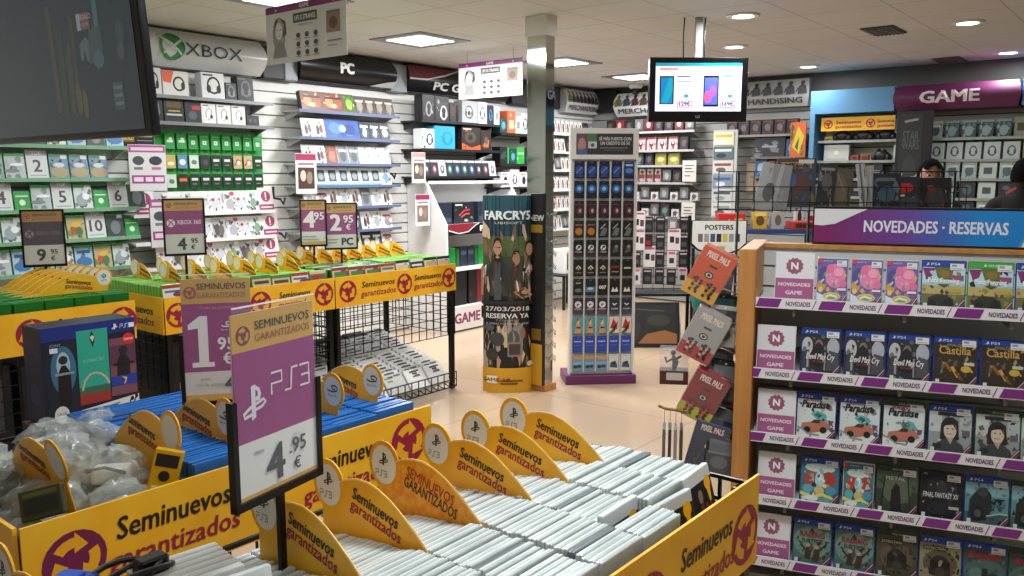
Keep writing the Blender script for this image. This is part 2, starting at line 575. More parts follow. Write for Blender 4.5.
def bin_(label, x0, x1, y0, y1, ztop, front_art, floor_z, hf=STRIP, grid=True, side='none', group='bargain bins'):
    """open wire bin: four legs, tray, yellow strip in front, wire grids below"""
    t = thing('bargain_bin', label, 'bin', (x0, y0, 0), 0, group)
    W, D = x1 - x0, y1 - y0
    for a in (0, 1):
        for b in (0, 1):
            MB().rbox(a * W - .018 * (2 * a) , a * W + .036 * (1 - a), b * D - .036 * b, b * D + .036 * (1 - b), 0, ztop - .03, BLKM, .003, 1).build('leg', t)
    MB().box(0.0, W, 0.005, D, floor_z - .02, floor_z, BLKM).build('tray', t)
    f = MB()
    f.box(-.005, W + .005, -.012, -.006, ztop - hf, ztop, YEL)
    f.front(0, ztop - hf, W, hf, front_art, -.0125)
    f.build('front_strip', t)
    r = MB()
    zr = ztop - .025
    for a, b in [((0, D, zr), (W, D, zr)), ((0, 0, zr), (0, D, zr)), ((W, 0, zr), (W, D, zr)), ((0, 0, zr), (W, 0, zr)), ((W, 0, zr - .05), (W, D, zr - .05)), ((W, 0, zr - .1), (W, D, zr - .1)), ((W, 0, zr - .15), (W, D, zr - .15))]:
        r.rod(a, b, .006, BLKM)
    k = 0.0
    while k < D:
        r.rod((W, k, zr - .16), (W, k, zr), .005, BLKM); k += D / 8
    r.build('rim', t)
    if grid:
        g = MB()
        zl, zh = .42, ztop - hf
        n = int(W / .07)
        for yy in (0.0, D):
            for i in range(n + 1):
                g.rod((W * i / n, yy, zl), (W * i / n, yy, zh), .0035, BLKM)
            for i in range(6):
                z = zl + (zh - zl) * i / 5
                g.rod((0, yy, z), (W, yy, z), .0035, BLKM)
        for xx in (0.0, W):
            m_ = int(D / .07)
            for i in range(m_ + 1):
                g.rod((xx, D * i / m_, zl), (xx, D * i / m_, zh), .0035, BLKM)
            for i in range(6):
                z = zl + (zh - zl) * i / 5
                g.rod((xx, 0, z), (xx, D, z), .0035, BLKM)
        g.build('wire_grid', t)
    if side == 'left':
        s = MB()
        s.box(-.014, -.006, 0, D, ztop - hf, ztop, YEL)
        s.art(D, hf, strip_art(1, D / hf), lambda u, v, k: (-.0145 - .0001 * k, D - u, ztop - hf + v))
        s.build('side_strip', t)
    return t

A0, A1, AY0, AY1 = .573, 1.645, 1.64, 2.31
B0, B1, BY0, BY1 = .30, 1.70, .69, 1.31
a_art = recycle(.082, .52, .31, disc='#74164a', asp=1.07 / STRIP) + [
    ('t', 'Seminuevos', .28, .59, .23, YELTXT, {'b': .024, 'sh': .12, 'fw': .24}), ('t', 'garantizados', .28, .27, .22, MAR, {'b': .02, 'sh': .12, 'fw': .28}),
    ('t', 'Seminuevos', .72, .56, .23, YELTXT, {'b': .024, 'sh': .12, 'fw': .24}), ('t', 'garantizados', .725, .22, .22, MAR, {'b': .02, 'sh': .12, 'fw': .28})] + recycle(.92, .58, .33, asp=1.07 / STRIP)
bin_('black wire bin of blue disc cases and bagged accessories with a yellow front strip', A0, A1, AY0, AY1, .95, a_art, .78, side='left')
b_art = recycle(.955, .42, .33, asp=1.4 / STRIP) + [('t', 'Seminuevos', .825, .56, .22, YELTXT, {'b': .024, 'sh': .12, 'fw': .16}), ('t', 'garantizados', .825, .22, .22, MAR, {'b': .02, 'sh': .12, 'fw': .18})] + recycle(.66, .46, .33, asp=1.4 / STRIP)
bin_('black wire bin of clear game cases in the foreground with a yellow front strip', B0, B1, BY0, BY1, .95, b_art, .79, grid=False)
bin_('black wire bin of dark green game cases behind the console box at left', .95, 2.08, 4.2, 4.95, .96, strip_art(1, 5.6)[0:0] + recycle(.56, .48, .36, asp=1.13 / STRIP) + [('t', 'Seminuevos', .76, .56, .2, YELTXT, {'b': .022, 'sh': .12, 'fw': .19}), ('t', 'garantizados', .755, .26, .2, MAR, {'b': .018, 'sh': .12, 'fw': .22})] + recycle(.945, .5, .36, asp=1.13 / STRIP), .83)
bin_('black wire bin of lime green game cases in the middle of the back row', 2.25, 3.38, 4.2, 4.95, .95, recycle(.06, .5, .34, asp=1.13 / STRIP) + [('t', 'Seminuevos', .31, .54, .2, YELTXT, {'b': .022, 'sh': .12, 'fw': .2}), ('t', 'garantizados', .31, .26, .2, MAR, {'b': .018, 'sh': .12, 'fw': .22})] + recycle(.52, .5, .36, asp=1.13 / STRIP) + [('t', 'Seminuevos', .735, .56, .2, YELTXT, {'b': .022, 'sh': .12, 'fw': .2}), ('t', 'garantizados', .735, .28, .2, MAR, {'b': .018, 'sh': .12, 'fw': .22})] + recycle(.93, .52, .36, asp=1.13 / STRIP), .82, side='left')
bin_('black wire bin of mixed PC game cases at the right end of the back row', 3.40, 4.52, 4.2, 4.95, .95, recycle(.085, .5, .36, asp=1.12 / STRIP) + [('t', 'Seminuevos', .32, .56, .2, YELTXT, {'b': .022, 'sh': .12, 'fw': .26}), ('t', 'garantizados', .32, .26, .2, MAR, {'b': .018, 'sh': .12, 'fw': .28})] + recycle(.535, .5, .36, asp=1.12 / STRIP) + [('t', 'Seminuevos', .74, .56, .2, YELTXT, {'b': .022, 'sh': .12, 'fw': .24}), ('t', 'garantizados', .745, .26, .2, MAR, {'b': .018, 'sh': .12, 'fw': .26})] + recycle(.935, .5, .36, asp=1.12 / STRIP), .82)

# ------------------------------------------------------------------ cases filed in the bins (long edge along x)
def case_block(name, lab, w, h, t, m, m2, seam):
    """closed disc case standing on its edge: body, lid seam and paper insert showing at the rim"""
    def mk():
        b = MB()
        b.rbox(-w / 2, w / 2, 0, t * .46, 0, h, m, min(.0035, t * .2), 2)
        b.rbox(-w / 2, w / 2, t * .5, t * .97, 0, h - .001, m2, min(.0035, t * .2), 2)
        b.box(-w / 2 + .004, w / 2 - .004, t * .4, t * .56, .004, h - .005, seam)
        return b.build(name)
    return Proto(mk)
CL1 = noisy('#b6c1c1', '#d0d9d8', 30, .16, 2, (.4, 6, 1), 0, .7); CL2 = noisy('#ccd5d3', '#e3e9e7', 24, .18, 2, (.4, 6, 1), 0, .7); CLG = mat('#7c8688', 0.2)
pc_a = case_block('clear_game_case', '', .137, .172, .0142, CL1, CL2, mat('#f2f4f2', .5))
pc_g = case_block('clear_game_case', '', .137, .172, .0142, CLG, CLG, mat('#5c6567', .5))
XD = [.39, .532, .675, .817, .959, 1.10, 1.253, 1.381, 1.522, 1.664]
def in_view(x, y, z):
    d = x * .778 + y * .628; r = x * .628 - y * .778
    cz = d * .991 - (z - 1.6) * .1346; up = (z - 1.6) * .991 + d * .1346
    return cz > .1 and abs(r / cz) * 832 < 560 and abs(up / cz) * 832 < 345
DIVN = ['one hidden behind the price sign', 'nearest round-topped', 'second round-topped', 'third round-topped', 'fourth round-topped', 'fifth round-topped', 'farthest round-topped']
for c in range(len(XD) - 1):
    xc = (XD[c] + XD[c + 1]) / 2 + .002
    for half, (ya, yb) in enumerate(((BY0 + .012, .997), (.985, 1.295))):
        n = int((yb - ya) / .0148)
        dz = rnd.uniform(-.006, .006) + (.004 if half == 0 and c % 2 else 0)
        for i in range(n):
            y = ya + i * .0148
            if c == 7 and half == 0 and i < 5: continue
            if c == 8 and half == 0 and i < 6: continue
            if c == 6 and half == 0 and i in (5, 6): continue
            if c == 1 and half == 1 and i > 10: continue
            z = .79 + dz - (.040 * (y - .985) / .31 + .004 if half else 0) + rnd.uniform(-.0025, .0025)
            if not in_view(xc, y, z + .17): continue
            g = half == 0 and c > 3 and i == (4, 13, 7, 15, 10)[c % 5]
            p = pc_g if g else pc_a
            row = 'front' if half == 0 else 'rear'
            if g:
                lb = f'smoky grey case among clear ones, {ORD[i]} from the strip, {ORD[c]} column'
                p.put(lb, 'game case', 'clear game cases in the foreground bin', (xc, y, z))
            else:
                lb = f'clear game case in the {row} half of the foreground bin, {ORD[c]} column from the left'
                p.put(lb, 'game case', f'clear game cases, {row} half, {ORD[c]} column', (xc + rnd.uniform(-.002, .002), y, z), 0, rnd.uniform(-.02, .02))

# cases that lean open in the gaps, their fronts showing
def mk_front_case(cover, shell, w=.135, h=.171, t=.014, name='game_case'):
    th = thing(name, 'x', 'game case')
    MB().rbox(0, w, 0, t, 0, h, shell, .003, 2).build('case_shell', th)
    MB().front(.003, .004, w - .006, h - .009, cover, -.0002, .00006).build('cover', th)
    return th
stick = [('o', .82, .80, .10, '#f0b21a'), ('p', [(.75, .75), (.9, .75), (.86, .55), (.79, .55)], '#f0b21a')]
wre = [('r', 0, 0, 1, 1, '#17191c'), ('r', 0, .86, 1, 1, '#c9cfd0'), ('p', [(.3, 0), (.62, .0), (.58, .5), (.5, .68), (.38, .5)], '#39383a'), ('e', .47, .68, .09, .09, '#8a7464'), ('t', 'W', .66, .34, .22, '#9a2230', {'b': .03}), ('r', .04, .05, .3, .14, '#e5e5e5')] + stick
nav = [('r', 0, 0, 1, 1, '#3a4146'), ('r', 0, .86, 1, 1, '#ced4d5'), ('t', 'UNIT', .45, .66, .14, '#e9ebec', {'b': .03}), ('e', .4, .3, .2, .25, '#22282c')] + stick
drk = [('r', 0, 0, 1, 1, '#111214'), ('r', 0, .87, 1, 1, '#bfc6c8'), ('p', [(0, 0), (1, 0), (1, .3), (.6, .42), (.2, .25)], '#262a2e')] + stick
for cov, lb, x, y, z, rx, rz in [(wre, 'clear case with a wrestling cover leaning at the right end of the foreground bin', 1.53, .728, .802, R(-15), R(4)),
                                 (drk, 'clear case with a black cover leaning left of the wrestling cover case', 1.384, .722, .79, R(-12), R(-3)),
                                 (nav, 'clear case with a grey cover facing out of a gap among the clear cases', 1.256, .778, .80, R(-6), R(2))]:
    th = mk_front_case(cov, CL2)
    tag(th, lb, 'game case')
    th.location = (x, y, z); th.rotation_euler = (rx, 0, rz)
# loose white cases and leads at the back left of the bin
pw = case_block('white_plastic_case', '', .15, .17, .016, mat('#e1e5e0', .25, spec=.6), mat('#eef0ec', .25), mat('#cfd4cf', .5))
for i in range(6):
    pw.put('white plastic case standing loose behind the price sign pole', 'game case', 'loose white plastic cases', (.655 + i * .003, 1.17 + i * .02, .80), R(-6), R(4))
lbq = MB()
lbq.rbox(0, .15, 0, .016, 0, .165, CL2, .003, 2)
lbq.front(0, 0, .15, .165, [('o', .80, .68, .12, '#efb41c'), ('o', .42, .45, .17, '#16161a'), ('r', .12, .88, .9, .93, '#cfd5d5')], -.0003)
o = lbq.build('white_plastic_case', None, (.60, 1.10, .81), (R(-12), 0, R(-8)))
tag(o, 'white plastic case with a black disc and yellow sticker, before the loose ones', 'game case')
cb = MB()
P = []
for i in range(40):
    a = i / 39 * 4 * PI
    P.append((.06 * math.cos(a) + .0008 * i, .035 * math.sin(a), .012 * math.sin(a * 1.3) + .01))
cb.tube(P, .005, BLK, 6)
cb.rbox(.03, .08, -.02, .01, 0, .03, BLK, .004, 1)
tag(cb.build('coiled_cable', None, (.565, 1.25, .965)), 'coiled black cable lying beside the loose white cases', 'cable')
bb = MB()
bb.rbox(-.05, .05, -.03, .03, 0, .02, mat('#2249b8', .35), .009, 2)
bb.rbox(-.03, .03, -.02, .02, .02, .03, mat('#2f5fd0', .3), .006, 2)
tag(bb.build('blue_memory_box', None, (.50, 1.28, .965), (0, 0, R(30))), 'small blue plastic accessory at the bottom left of the picture', 'accessory')

BLU1 = mat('#1d62ae', 0.22, spec=.6); BLU2 = mat('#2f7cc6', 0.25)
bl_a = case_block('blue_disc_case', '', .137, .171, .0125, BLU1, BLU2, mat('#0e3f77', .4))
for c in range(5):
    xc = .965 + .07 + c * .1335 - .03
    n = 46
    dz = rnd.uniform(-.006, .006)
    for i in range(n):
        y = 1.655 + i * .0138
        lb = f'blue disc case in the bin behind the long yellow strip, {ORD[c]} column from the left'
        bl_a.put(lb, 'disc case', f'blue disc cases, {ORD[c]} column', (xc + rnd.uniform(-.002, .002), y, .79 + dz + rnd.uniform(-.002, .002)), 0, rnd.uniform(-.02, .02))

# back row of bins: thicker stacks, the front ones show their covers
def rnd_cover(rg, top=None):
    pal = ['#e8e8e4', '#2b2d33', '#7e8a94', '#b23a34', '#3f6fa6', '#4c8a4a', '#d9c9a0', '#57483d', '#c9d2d6', '#8f2f5a']
    S = [('r', 0, 0, 1, 1, rg.choice(pal))]
    for k in range(3):
        x, y = rg.uniform(.1, .7), rg.uniform(.05, .6)
        S.append(('e', x + .1, y + .1, rg.uniform(.1, .35), rg.uniform(.08, .28), rg.choice(pal)))
    S.append(('r', .1, rg.uniform(.55, .75), .9, rg.uniform(.77, .83), rg.choice(pal)))
    S.append(('r', 0, .88, 1, 1, top or rg.choice(pal)))
    return S
def fill_bin(name, cat, x0, cols, y0, y1, zf, h, shell, shell2, where, ncov=6, pitch=.031, dark=None, face=True):
    pr_ = case_block(name, '', .132, h, pitch * .96, shell, shell2, mat('#e4e6e2', .5))
    prd = case_block(name, '', .132, h, pitch * .96, dark, dark, mat('#c9c9c6', .5)) if dark else None
    fr = []
    for q in range(ncov):
        cv = rnd_cover(rnd)
        def mk(cv=cv):
            b = MB()
            b.rbox(-.066, .066, 0, .014, 0, h, shell, .003, 1)
            b.front(-.063, .004, .126, h - .008, cv, -.0003)
            return b.build(name)
        fr.append(Proto(mk))
    for c in range(cols):
        xc = x0 + .07 + c * .139
        dz = rnd.uniform(-.008, .008)
        yy = y0
        if face:
            fr[rnd.randrange(ncov)].put(f'{where}, cover facing out, {ORD[c]} column', cat, name.replace('_', ' ') + 's facing out', (xc, y0 + .012, zf + dz + .015), 0, R(-10))
            yy += .05
        i = 0
        while yy < y1 - pitch:
            use = prd if (prd and rnd.random() < .55 and c < cols * .55) else pr_
            tone = 'dark ' if use is prd else ''
            lb = f'{tone}{where}, filed in the {ORD[c]} column from the left'
            use.put(lb, cat, f'{where}, {tone}column {c + 1}', (xc, yy, zf + dz + rnd.uniform(-.003, .003)), 0, rnd.uniform(-.03, .03))
            yy += pitch; i += 1
GR1 = mat('#0c6a20', .25); GR2 = mat('#13802c', .3)
fill_bin('green_game_case', 'game case', .96, 8, 4.21, 4.93, .84, .17, GR1, GR2, 'dark green game case in the left bin', face=False, pitch=.033)
LG1 = mat('#69a83c', .3); LG2 = mat('#8fc460', .3)
fill_bin('lime_game_case', 'game case', 2.26, 8, 4.21, 4.93, .83, .165, LG1, LG2, 'lime green game case in the middle bin', pitch=.033)
fill_bin('pc_game_case', 'game case', 3.41, 8, 4.21, 4.93, .83, .165, LG1, LG2, 'PC game case in the right bin', dark=mat('#3b3a3a', .35), pitch=.033)

# ------------------------------------------------------------------ yellow dividers
def divider_mb(h, circ_left=True, mark=None, art='yel', depth=.31, body=YEL, scale=1.0):
    """arched card with a round tab; seen from its front (-y), x from 0 to depth"""
    mb = MB()
    L = depth
    sx = (lambda v: v) if circ_left else (lambda v: L - v)
    arc = [(.06, .062), (.09, .078), (.12, .085), (.15, .086), (.18, .079), (.21, .066), (.24, .047), (.27, .025), (.295, .004), (L, -.012)]
    arc = [(a * L / .31, b * scale) for a, b in arc]
    body_p = [(.02, -.11)] + [(.02, .04 * scale)] + arc + [(L, -.11)]
    P = [(sx(a), b) for a, b in body_p]
    if not circ_left: P.reverse()
    mb.prism(P, 'y', -.0012, .0012, body)
    cx = sx(.04)
    n = 22
    mb.prism([(cx + .045 * math.cos(2 * PI * i / n), .055 * scale + .05 * math.sin(2 * PI * i / n)) for i in range(n)], 'y', -.0016, .0016, body)
    edge = mat('#f6e3b0', .5)
    q = [(sx(a), b) for a, b in arc]
    W, H = L, .2
    S = [('s', [(a / W, (b + .11 - .0015) / H) for a, b in q], .012, edge),
         ('e', cx / W, (.055 * scale + .11) / H, .036 / W, .041 / H, '#e6ebe9')]
    tx = (.168 if circ_left else L - .17) / W
    ang = R(-14) if circ_left else R(-10)
    if art == 'yel':
        S += [('t', 'Seminuevos', tx, 0.71, .112, YELTXT, {'b': .03, 'fw': .122 / W, 'rot': ang}), ('t', 'garantizados', tx, .59, .112, MAR, {'b': .02, 'fw': .136 / W, 'rot': ang})]
    elif art == 'caps':
        S += [('t', 'SEMINUEVOS', tx, .71, .11, '#a3262c', {'b': .008, 'fw': .13 / W, 'rot': ang}), ('t', 'GARANTIZADOS', tx, .59, .11, '#2a1a10', {'b': .016, 'fw': .145 / W, 'rot': ang})]
    cy = (.055 * scale + .11) / H
    if mark == 'ps':
        S += ps_mark(cx / W, cy + .055, .15, '#2a2d33', W / H) + ps_digits(cx / W - .024 * H / .2 / W, cy - .125, .06, '#8b9093', W / H, .2)
    elif mark == 'disc':
        S += disc_mark(cx / W, cy - .02, .17, '#23262b', W / H)
    elif mark == 'x':
        S += sphere_mark(cx / W, cy + .04, .06, '#3a4a44', '#e6ebe9', W / H) + [('t', 'game', cx / W, cy - .09, .05, '#66706c')]
    mb.art(W, H, S, lambda u, v, k: (u, -.0018 - .0001 * k, v - .11))
    return mb
def div(lb, mb_args, loc, group='yellow dividers', rz=R(-90), tilt=0.0):
    o = divider_mb(**mb_args).build('bin_divider', None, loc, (tilt, 0, rz))
    return tag(o, lb, 'divider', group)
ZC = .962
dn = ['yellow divider card nearest in the foreground bin, its tab hidden by the price sign', 'yellow divider card second in the foreground bin, with a round white tab',
      'orange-yellow divider card with lettering in capitals, third in the foreground bin', 'yellow divider card fourth in the foreground bin', 'yellow divider card fifth in the foreground bin', 'yellow divider card farthest in the foreground bin']
for i, x in enumerate(XD[3:9]):
    div(dn[i], dict(h=0, circ_left=True, mark='ps', art='caps' if i == 2 else 'yel', body=noisy('#e8930c', '#f2b02a', 60.0, .45, 1.0) if i == 2 else YEL), (x + .004, 1.264, ZC))
div('yellow divider card cut off at the bottom left corner of the picture', dict(h=0, mark='ps'), (.43, 1.345, ZC))
adv = [(.70, 'yellow divider card leaning among the plastic bags', None, R(12)), (.935, 'yellow divider card between the plastic bags and the blue disc cases', None, 0),
       (1.075, 'yellow divider card half hidden behind the purple sign in the blue disc bin', 'disc', 0), (1.40, 'yellow divider card with a disc emblem, right beside the near price sign', 'disc', 0), (1.54, 'yellow divider card with a disc emblem, rightmost in the blue disc bin', 'disc', 0)]
for x, lb, mk, tl in adv:
    div(lb, dict(h=0, circ_left=False, mark=mk), (x, 2.02, ZC + .005), tilt=tl)
for i, x in enumerate((1.42, 1.53, 1.64, 1.75, 1.87, 1.99)):
    div(f'yellow divider card among dark green cases, {ORD[i]} counted from the wall side', dict(h=0, circ_left=False, mark='x', depth=.38), (1.68, 4.80 - i * .085, 1.015), 'yellow dividers in the green bin', 0)
for j, (yb, lab) in enumerate(((4.88, 'rear'), (4.60, 'front'))):
    for i, x in enumerate((2.42, 2.58, 2.74, 2.90, 3.06, 3.22)):
        div(f'yellow divider card among lime green cases, {lab} row, {ORD[i]} from the left', dict(h=0, circ_left=True, depth=.26), (x + .03 * j, yb, 1.0), 'yellow dividers in the lime bin')
for i, x in enumerate((3.46, 3.60, 3.73, 3.86, 4.0, 4.14, 4.28, 4.42)):
    div(f'yellow divider card among PC game cases, {ORD[i]} from the left', dict(h=0, circ_left=True, depth=.27), (x, 4.86, 1.0), 'yellow dividers in the PC bin')
# ------------------------------------------------------------------ price signs on poles
def price_sign(lb, art, loc, rz, w=.21, h=.305, pole=.3, frame='u', head='#cba451', tilt=0.0, group='price signs'):
    """sheet in a black holder on a thin pole; loc is the bottom centre of the sheet"""
    t = thing('price_sign', lb, 'sign', (loc[0], loc[1], loc[2] - pole), rz, group)
    z0 = pole
    MB().box(-.007, .007, -.004, .004, 0, z0, BLKM).build('pole', t)
    f = MB()
    fh = h * .55 if frame == 'u' else h
    for a in (-1, 1):
        f.box(a * w / 2 - .005 + .004 * a, a * w / 2 + .005 + .004 * a, -.007, .007, z0 - .008, z0 + fh, BLKM)
    f.box(-w / 2 - .009, w / 2 + .009, -.007, .007, z0 - .014, z0 - .001, BLKM)
    if frame == 'full':
        f.box(-w / 2 - .009, w / 2 + .009, -.007, .007, z0 + h, z0 + h + .008, BLKM)
    f.build('holder', t)
    s = MB().box(-w / 2, w / 2, -.001, .001, z0, z0 + h, '#dfe0de')
    s.front(-w / 2, z0, w, h, art, -.0012, .0001)
    s.build('price_sheet', t)
    c = MB().box(-w / 2 - .001, w / 2 + .001, -.0052, -.0040, z0, z0 + h + .012, CLR)
    c.box(-w / 2, w / 2, -.0056, -.0036, z0 + h + .010, z0 + h + .0125, mat('#f2f2f0', .2))
    c.build('clear_sleeve', t)
    return t
MAG = '#94297a'; GOLD = '#cc9f45'
def euro_small(x, y, h, c):
    return [('t', '€', x, y, h, c, {'b': .02})]
ASP = .21 / .305
ps3 = [('r', 0, 0, 1, 1, '#e4e5e3'), ('r', 0, .31, 1, .80, MAG), ('r', 0, .80, 1, 1, GOLD), ('r', 0, 0, 1, .02, '#d9a22f')]
ps3 += recycle(.13, .885, .052, disc='#7d1f2f', arr=GOLD, asp=ASP) + [('t', 'SEMINUEVOS', .60, .905, .045, '#1d1712', {'b': .012, 'fw': .68}), ('t', 'GARANTIZADOS', .60, .842, .040, '#8c3a33', {'fw': .68})]
ps3 += ps_mark(.22, .51, .21, '#e7dfe9', ASP) + ps_digits(.43, .53, .118, '#e7dfe9', ASP, .11)
ps3 += [('t', 'DESDE', .25, .23, .018, '#55565a', {'b': .01}), ('t', '4', .45, .05, .20, '#3a3a40', {'b': .03}), ('t', '.95', .73, .16, .085, '#33343a', {'b': .02}), ('t', '€', .72, .06, .065, '#2c2d33', {'b': .02}), ('t', '(precio)', .72, .255, .012, '#9b9c9e')]
price_sign('large purple price sign reading 4.95 in the foreground bin', ps3, (.80, 1.148, 1.083), R(12), w=.19, h=.302)
blu = [('r', 0, 0, 1, 1, '#dad5d6'), ('r', 0, .24, 1, .80, MAG), ('r', 0, .80, 1, 1, '#cda04c'), ('r', 0, 0, 1, .05, '#d9a93a')]
blu += recycle(.13, .89, .05, disc='#a5463a', arr='#cda04c', asp=ASP) + [('t', 'SEMINUEVOS', .58, .915, .05, '#3a2a20', {'b': .012, 'fw': .7}), ('t', 'GARANTIZADOS', .58, .845, .045, '#a0624a', {'fw': .7})]
blu += [('t', 'Todas las películas', .5, .755, .025, '#d98aa0'), ('p', [(.12, .28), (.44, .28), (.44, .32), (.36, .32), (.36, .70), (.25, .70), (.08, .63), (.08, .59), (.22, .60), (.22, .32), (.12, .32)], '#f0e8ee'), ('t', '95', .62, .42, .10, '#f0e8ee', {'b': .03}), ('t', '€', .64, .30, .09, '#f0e8ee', {'b': .03})]
blu += disc_mark(.64, .60, .08, '#f0e8ee', ASP) + [('t', 'antes', .3, .17, .025, '#9a8f92'), ('t', 'con la tarjeta', .36, .12, .03, '#9a8f92'), ('t', '4', .66, .075, .13, '#2b2a2e', {'b': .03})]
price_sign('purple price sign reading 1.95 in the blue disc bin, partly behind the larger one', blu, (1.156, 1.90, 1.025), R(-36), w=.168, h=.315)
def small_sign(big, cts, word, mark=True, dim=False):
    S = [('r', 0, 0, 1, 1, '#d9d9d2'), ('r', 0, .36, 1, .80, '#3a2038' if dim else MAG), ('r', 0, .80, 1, 1, '#b8862f' if dim else GOLD)]
    S += recycle(.12, .90, .05, disc='#7d1f2f', arr=GOLD, asp=.7) + [('t', 'SEMINUEVOS', .56, .90, .05, '#2a2018', {'b': .02, 'fw': .6}), ('t', 'garantizados', .56, .84, .03, '#7c4a30', {'fw': .6})]
    if word == 'PC':
        S = [('r', 0, 0, 1, 1, '#dcdbd8'), ('r', 0, .30, 1, .80, MAG), ('r', 0, .80, 1, 1, GOLD)] + S[3:]
        S += [('t', big, .33, .40, .36, '#f2ecf2', {'b': .05}), ('t', cts, .74, .57, .17, '#f2ecf2', {'b': .03}), ('t', '€', .74, .41, .12, '#f2ecf2', {'b': .03}), ('t', 'PC', .70, .06, .16, '#17171a', {'b': .06}), ('r', .05, .1, .35, .13, '#9d9d9d'), ('r', .05, .17, .4, .2, '#9d9d9d')]
    else:
        S += sphere_mark(.16, .57, .075, '#e9e4ea' if not dim else '#8a8088', MAG if not dim else '#3a2038', .7) + [('t', word, .62, .545, .08, '#e9e4ea' if not dim else '#75606e', {'fw': .62, 'b': .02})]
        S += [('t', big, .42, .07, .22, '#151518', {'b': .04}), ('t', cts, .74, .19, .09, '#151518', {'b': .03}), ('t', '€', .70, .07, .08, '#151518', {'b': .03})]
    return S
price_sign('purple price sign reading 4.95 with a sphere emblem, in the lime green bin', small_sign('4', '95', 'GAME 360'.replace('GAME', 'XBOX')), (2.53, 4.45, 1.155), R(-22), frame='full')
price_sign('dark price sign reading 9.95 in the green bin at left', small_sign('9', '95', 'XBOX ONE', dim=True), (1.89, 4.75, 1.125), R(-25), w=.19, h=.285, frame='full')
price_sign('purple price sign reading 4.95 left of the 2.95 one in the PC bin', small_sign('4', '95', 'PC')[:-4] + [('r', .05, .1, .7, .13, '#9d9d9d'), ('r', .05, .17, .6, .2, '#9d9d9d'), ('r', 0, 0, 1, .07, GOLD)], (3.60, 4.66, 1.125), R(-28), w=.165, h=.30, frame='full')
price_sign('purple price sign reading 2.95 in the PC bin', small_sign('2', '95', 'PC'), (3.79, 4.60, 1.095), R(-28), w=.215, h=.305, frame='full')

# ------------------------------------------------------------------ console box behind the bags
def console_box():
    t = thing('console_box', 'dark blue console box with three pictures on its front, standing behind the plastic bags', 'box', (1.265, 3.28, .0))
    z0, z1, W, D = .655, 1.03, .36, .16
    MB().rbox(0, W, 0, D, z0, z1, mat('#131c3c', .3), .003, 1).build('carton', t)
    H = z1 - z0
    A = [('r', 0, 0, 1, 1, '#10172e'), ('r', 0, .86, 1, 1, '#182c7e'),
         ('r', .05, .05, .35, .84, '#12202f'), ('e', .21, .55, .13, .25, '#3d6a8c'), ('e', .21, .60, .07, .14, '#9cbccc'),
         ('p', [(.14, .28), (.15, .52), (.19, .60), (.23, .60), (.28, .52), (.28, .28), (.24, .05), (.17, .05)], '#0e0f14'), ('o', .21, .655, .045, '#2b221f'), ('r', .12, .50, .32, .525, '#8a95a0'),
         ('r', .36, .15, .69, .93, '#28a893'), ('p', [(.36, .15), (.69, .15), (.69, .30), (.36, .26)], '#9a3030'), ('r', .36, .26, .69, .33, '#2f6d55'),
         ('s', [(.39, .30), (.42, .40), (.48, .46), (.54, .47), (.60, .45), (.65, .40), (.68, .33)], .02, '#c9b28e'),
         ('p', [(.52, .92), (.555, .84), (.525, .74), (.495, .84)], '#0f2b2f'), ('p', [(.50, .85), (.525, .87), (.55, .85), (.525, .80)], '#d8d4c8'), ('t', "NO MAN'S SKY", .525, .59, .035, '#9fd0c0', {'fw': .22}),
         ('r', .70, .18, .99, .80, '#7a4a5a'), ('r', .70, .5, .99, .72, '#5b3550'), ('p', [(.76, .28), (.78, .55), (.84, .66), (.92, .55), (.92, .28)], '#16171d'), ('o', .85, .66, .05, '#262024'), ('r', .74, .50, .96, .53, '#0d0d10'),
         ('r', .70, .28, .99, .39, '#1f3f9c'), ('p', [(.84, .29), (.86, .34), (.82, .38), (.88, .36), (.86, .3)], '#e9c437'),
         ('o', .915, .78, .062, '#d22b33'), ('t', '500GB', .915, .765, .025, '#f2d9d9', {'b': .02}), ('t', 'SONY', .14, .80, .03, '#8fa3c8'), ('r', .08, .74, .16, .79, '#d9dfe2')]
    A += ps_mark(.77, .925, .07, '#e8edf5', W / H) + ps_digits(.83, .905, .04, '#e8edf5', W / H, .16) + [('r', .93, .90, .99, .95, '#e8edf5')]
    A += [('p', [(.36, 0), (1, 0), (1, .16), (.36, .10)], '#dfe0dc'), ('s', [(.40, .07), (.78, .10)], .012, '#55585c'), ('s', [(.40, .045), (.72, .065)], .01, '#8a8c8e'),
          ('s', [(.88, .02), (.90, .10), (.93, .13)], .016, '#141416'), ('s', [(.93, .02), (.95, .10), (.97, .14)], .016, '#141416'), ('e', .92, .12, .02, .025, '#141416'), ('e', .97, .14, .018, .025, '#141416'),
          ('e', .16, .10, .075, .085, '#d4d8da'), ('t', 'SAVE', .16, .09, .03, '#55585c'), ('p', [(.22, .05), (.36, .10), (.50, .04), (.34, .0)], '#0d0e12')]
    MB().front(0, z0, W, H, A, -.0004).build('front_print', t)
    s = MB().art(D, H, [('r', 0, 0, 1, 1, '#141d44'), ('r', .1, .5, .9, .85, '#1b2658'), ('e', .5, .3, .25, .12, '#26336a')], lambda u, v, k: (-.0001 * k, D - u, z0 + v))
    s.build('side_print', t)
    return t
console_box()
o = MB().rbox(0, .36, 0, .16, 0, .653, mat('#16171c', .4), .004, 1)
o.front(0, 0, .36, .653, [('r', .06, .55, .94, .94, '#22242c'), ('r', .06, .06, .94, .5, '#1b1c22'), ('o', .2, .3, .06, '#3a3d46')], -.0004)
tag(o.build('stacked_carton', None, (1.24, 3.285, 0)), 'tall dark carton under the console box, mostly hidden behind the front bin', 'box')

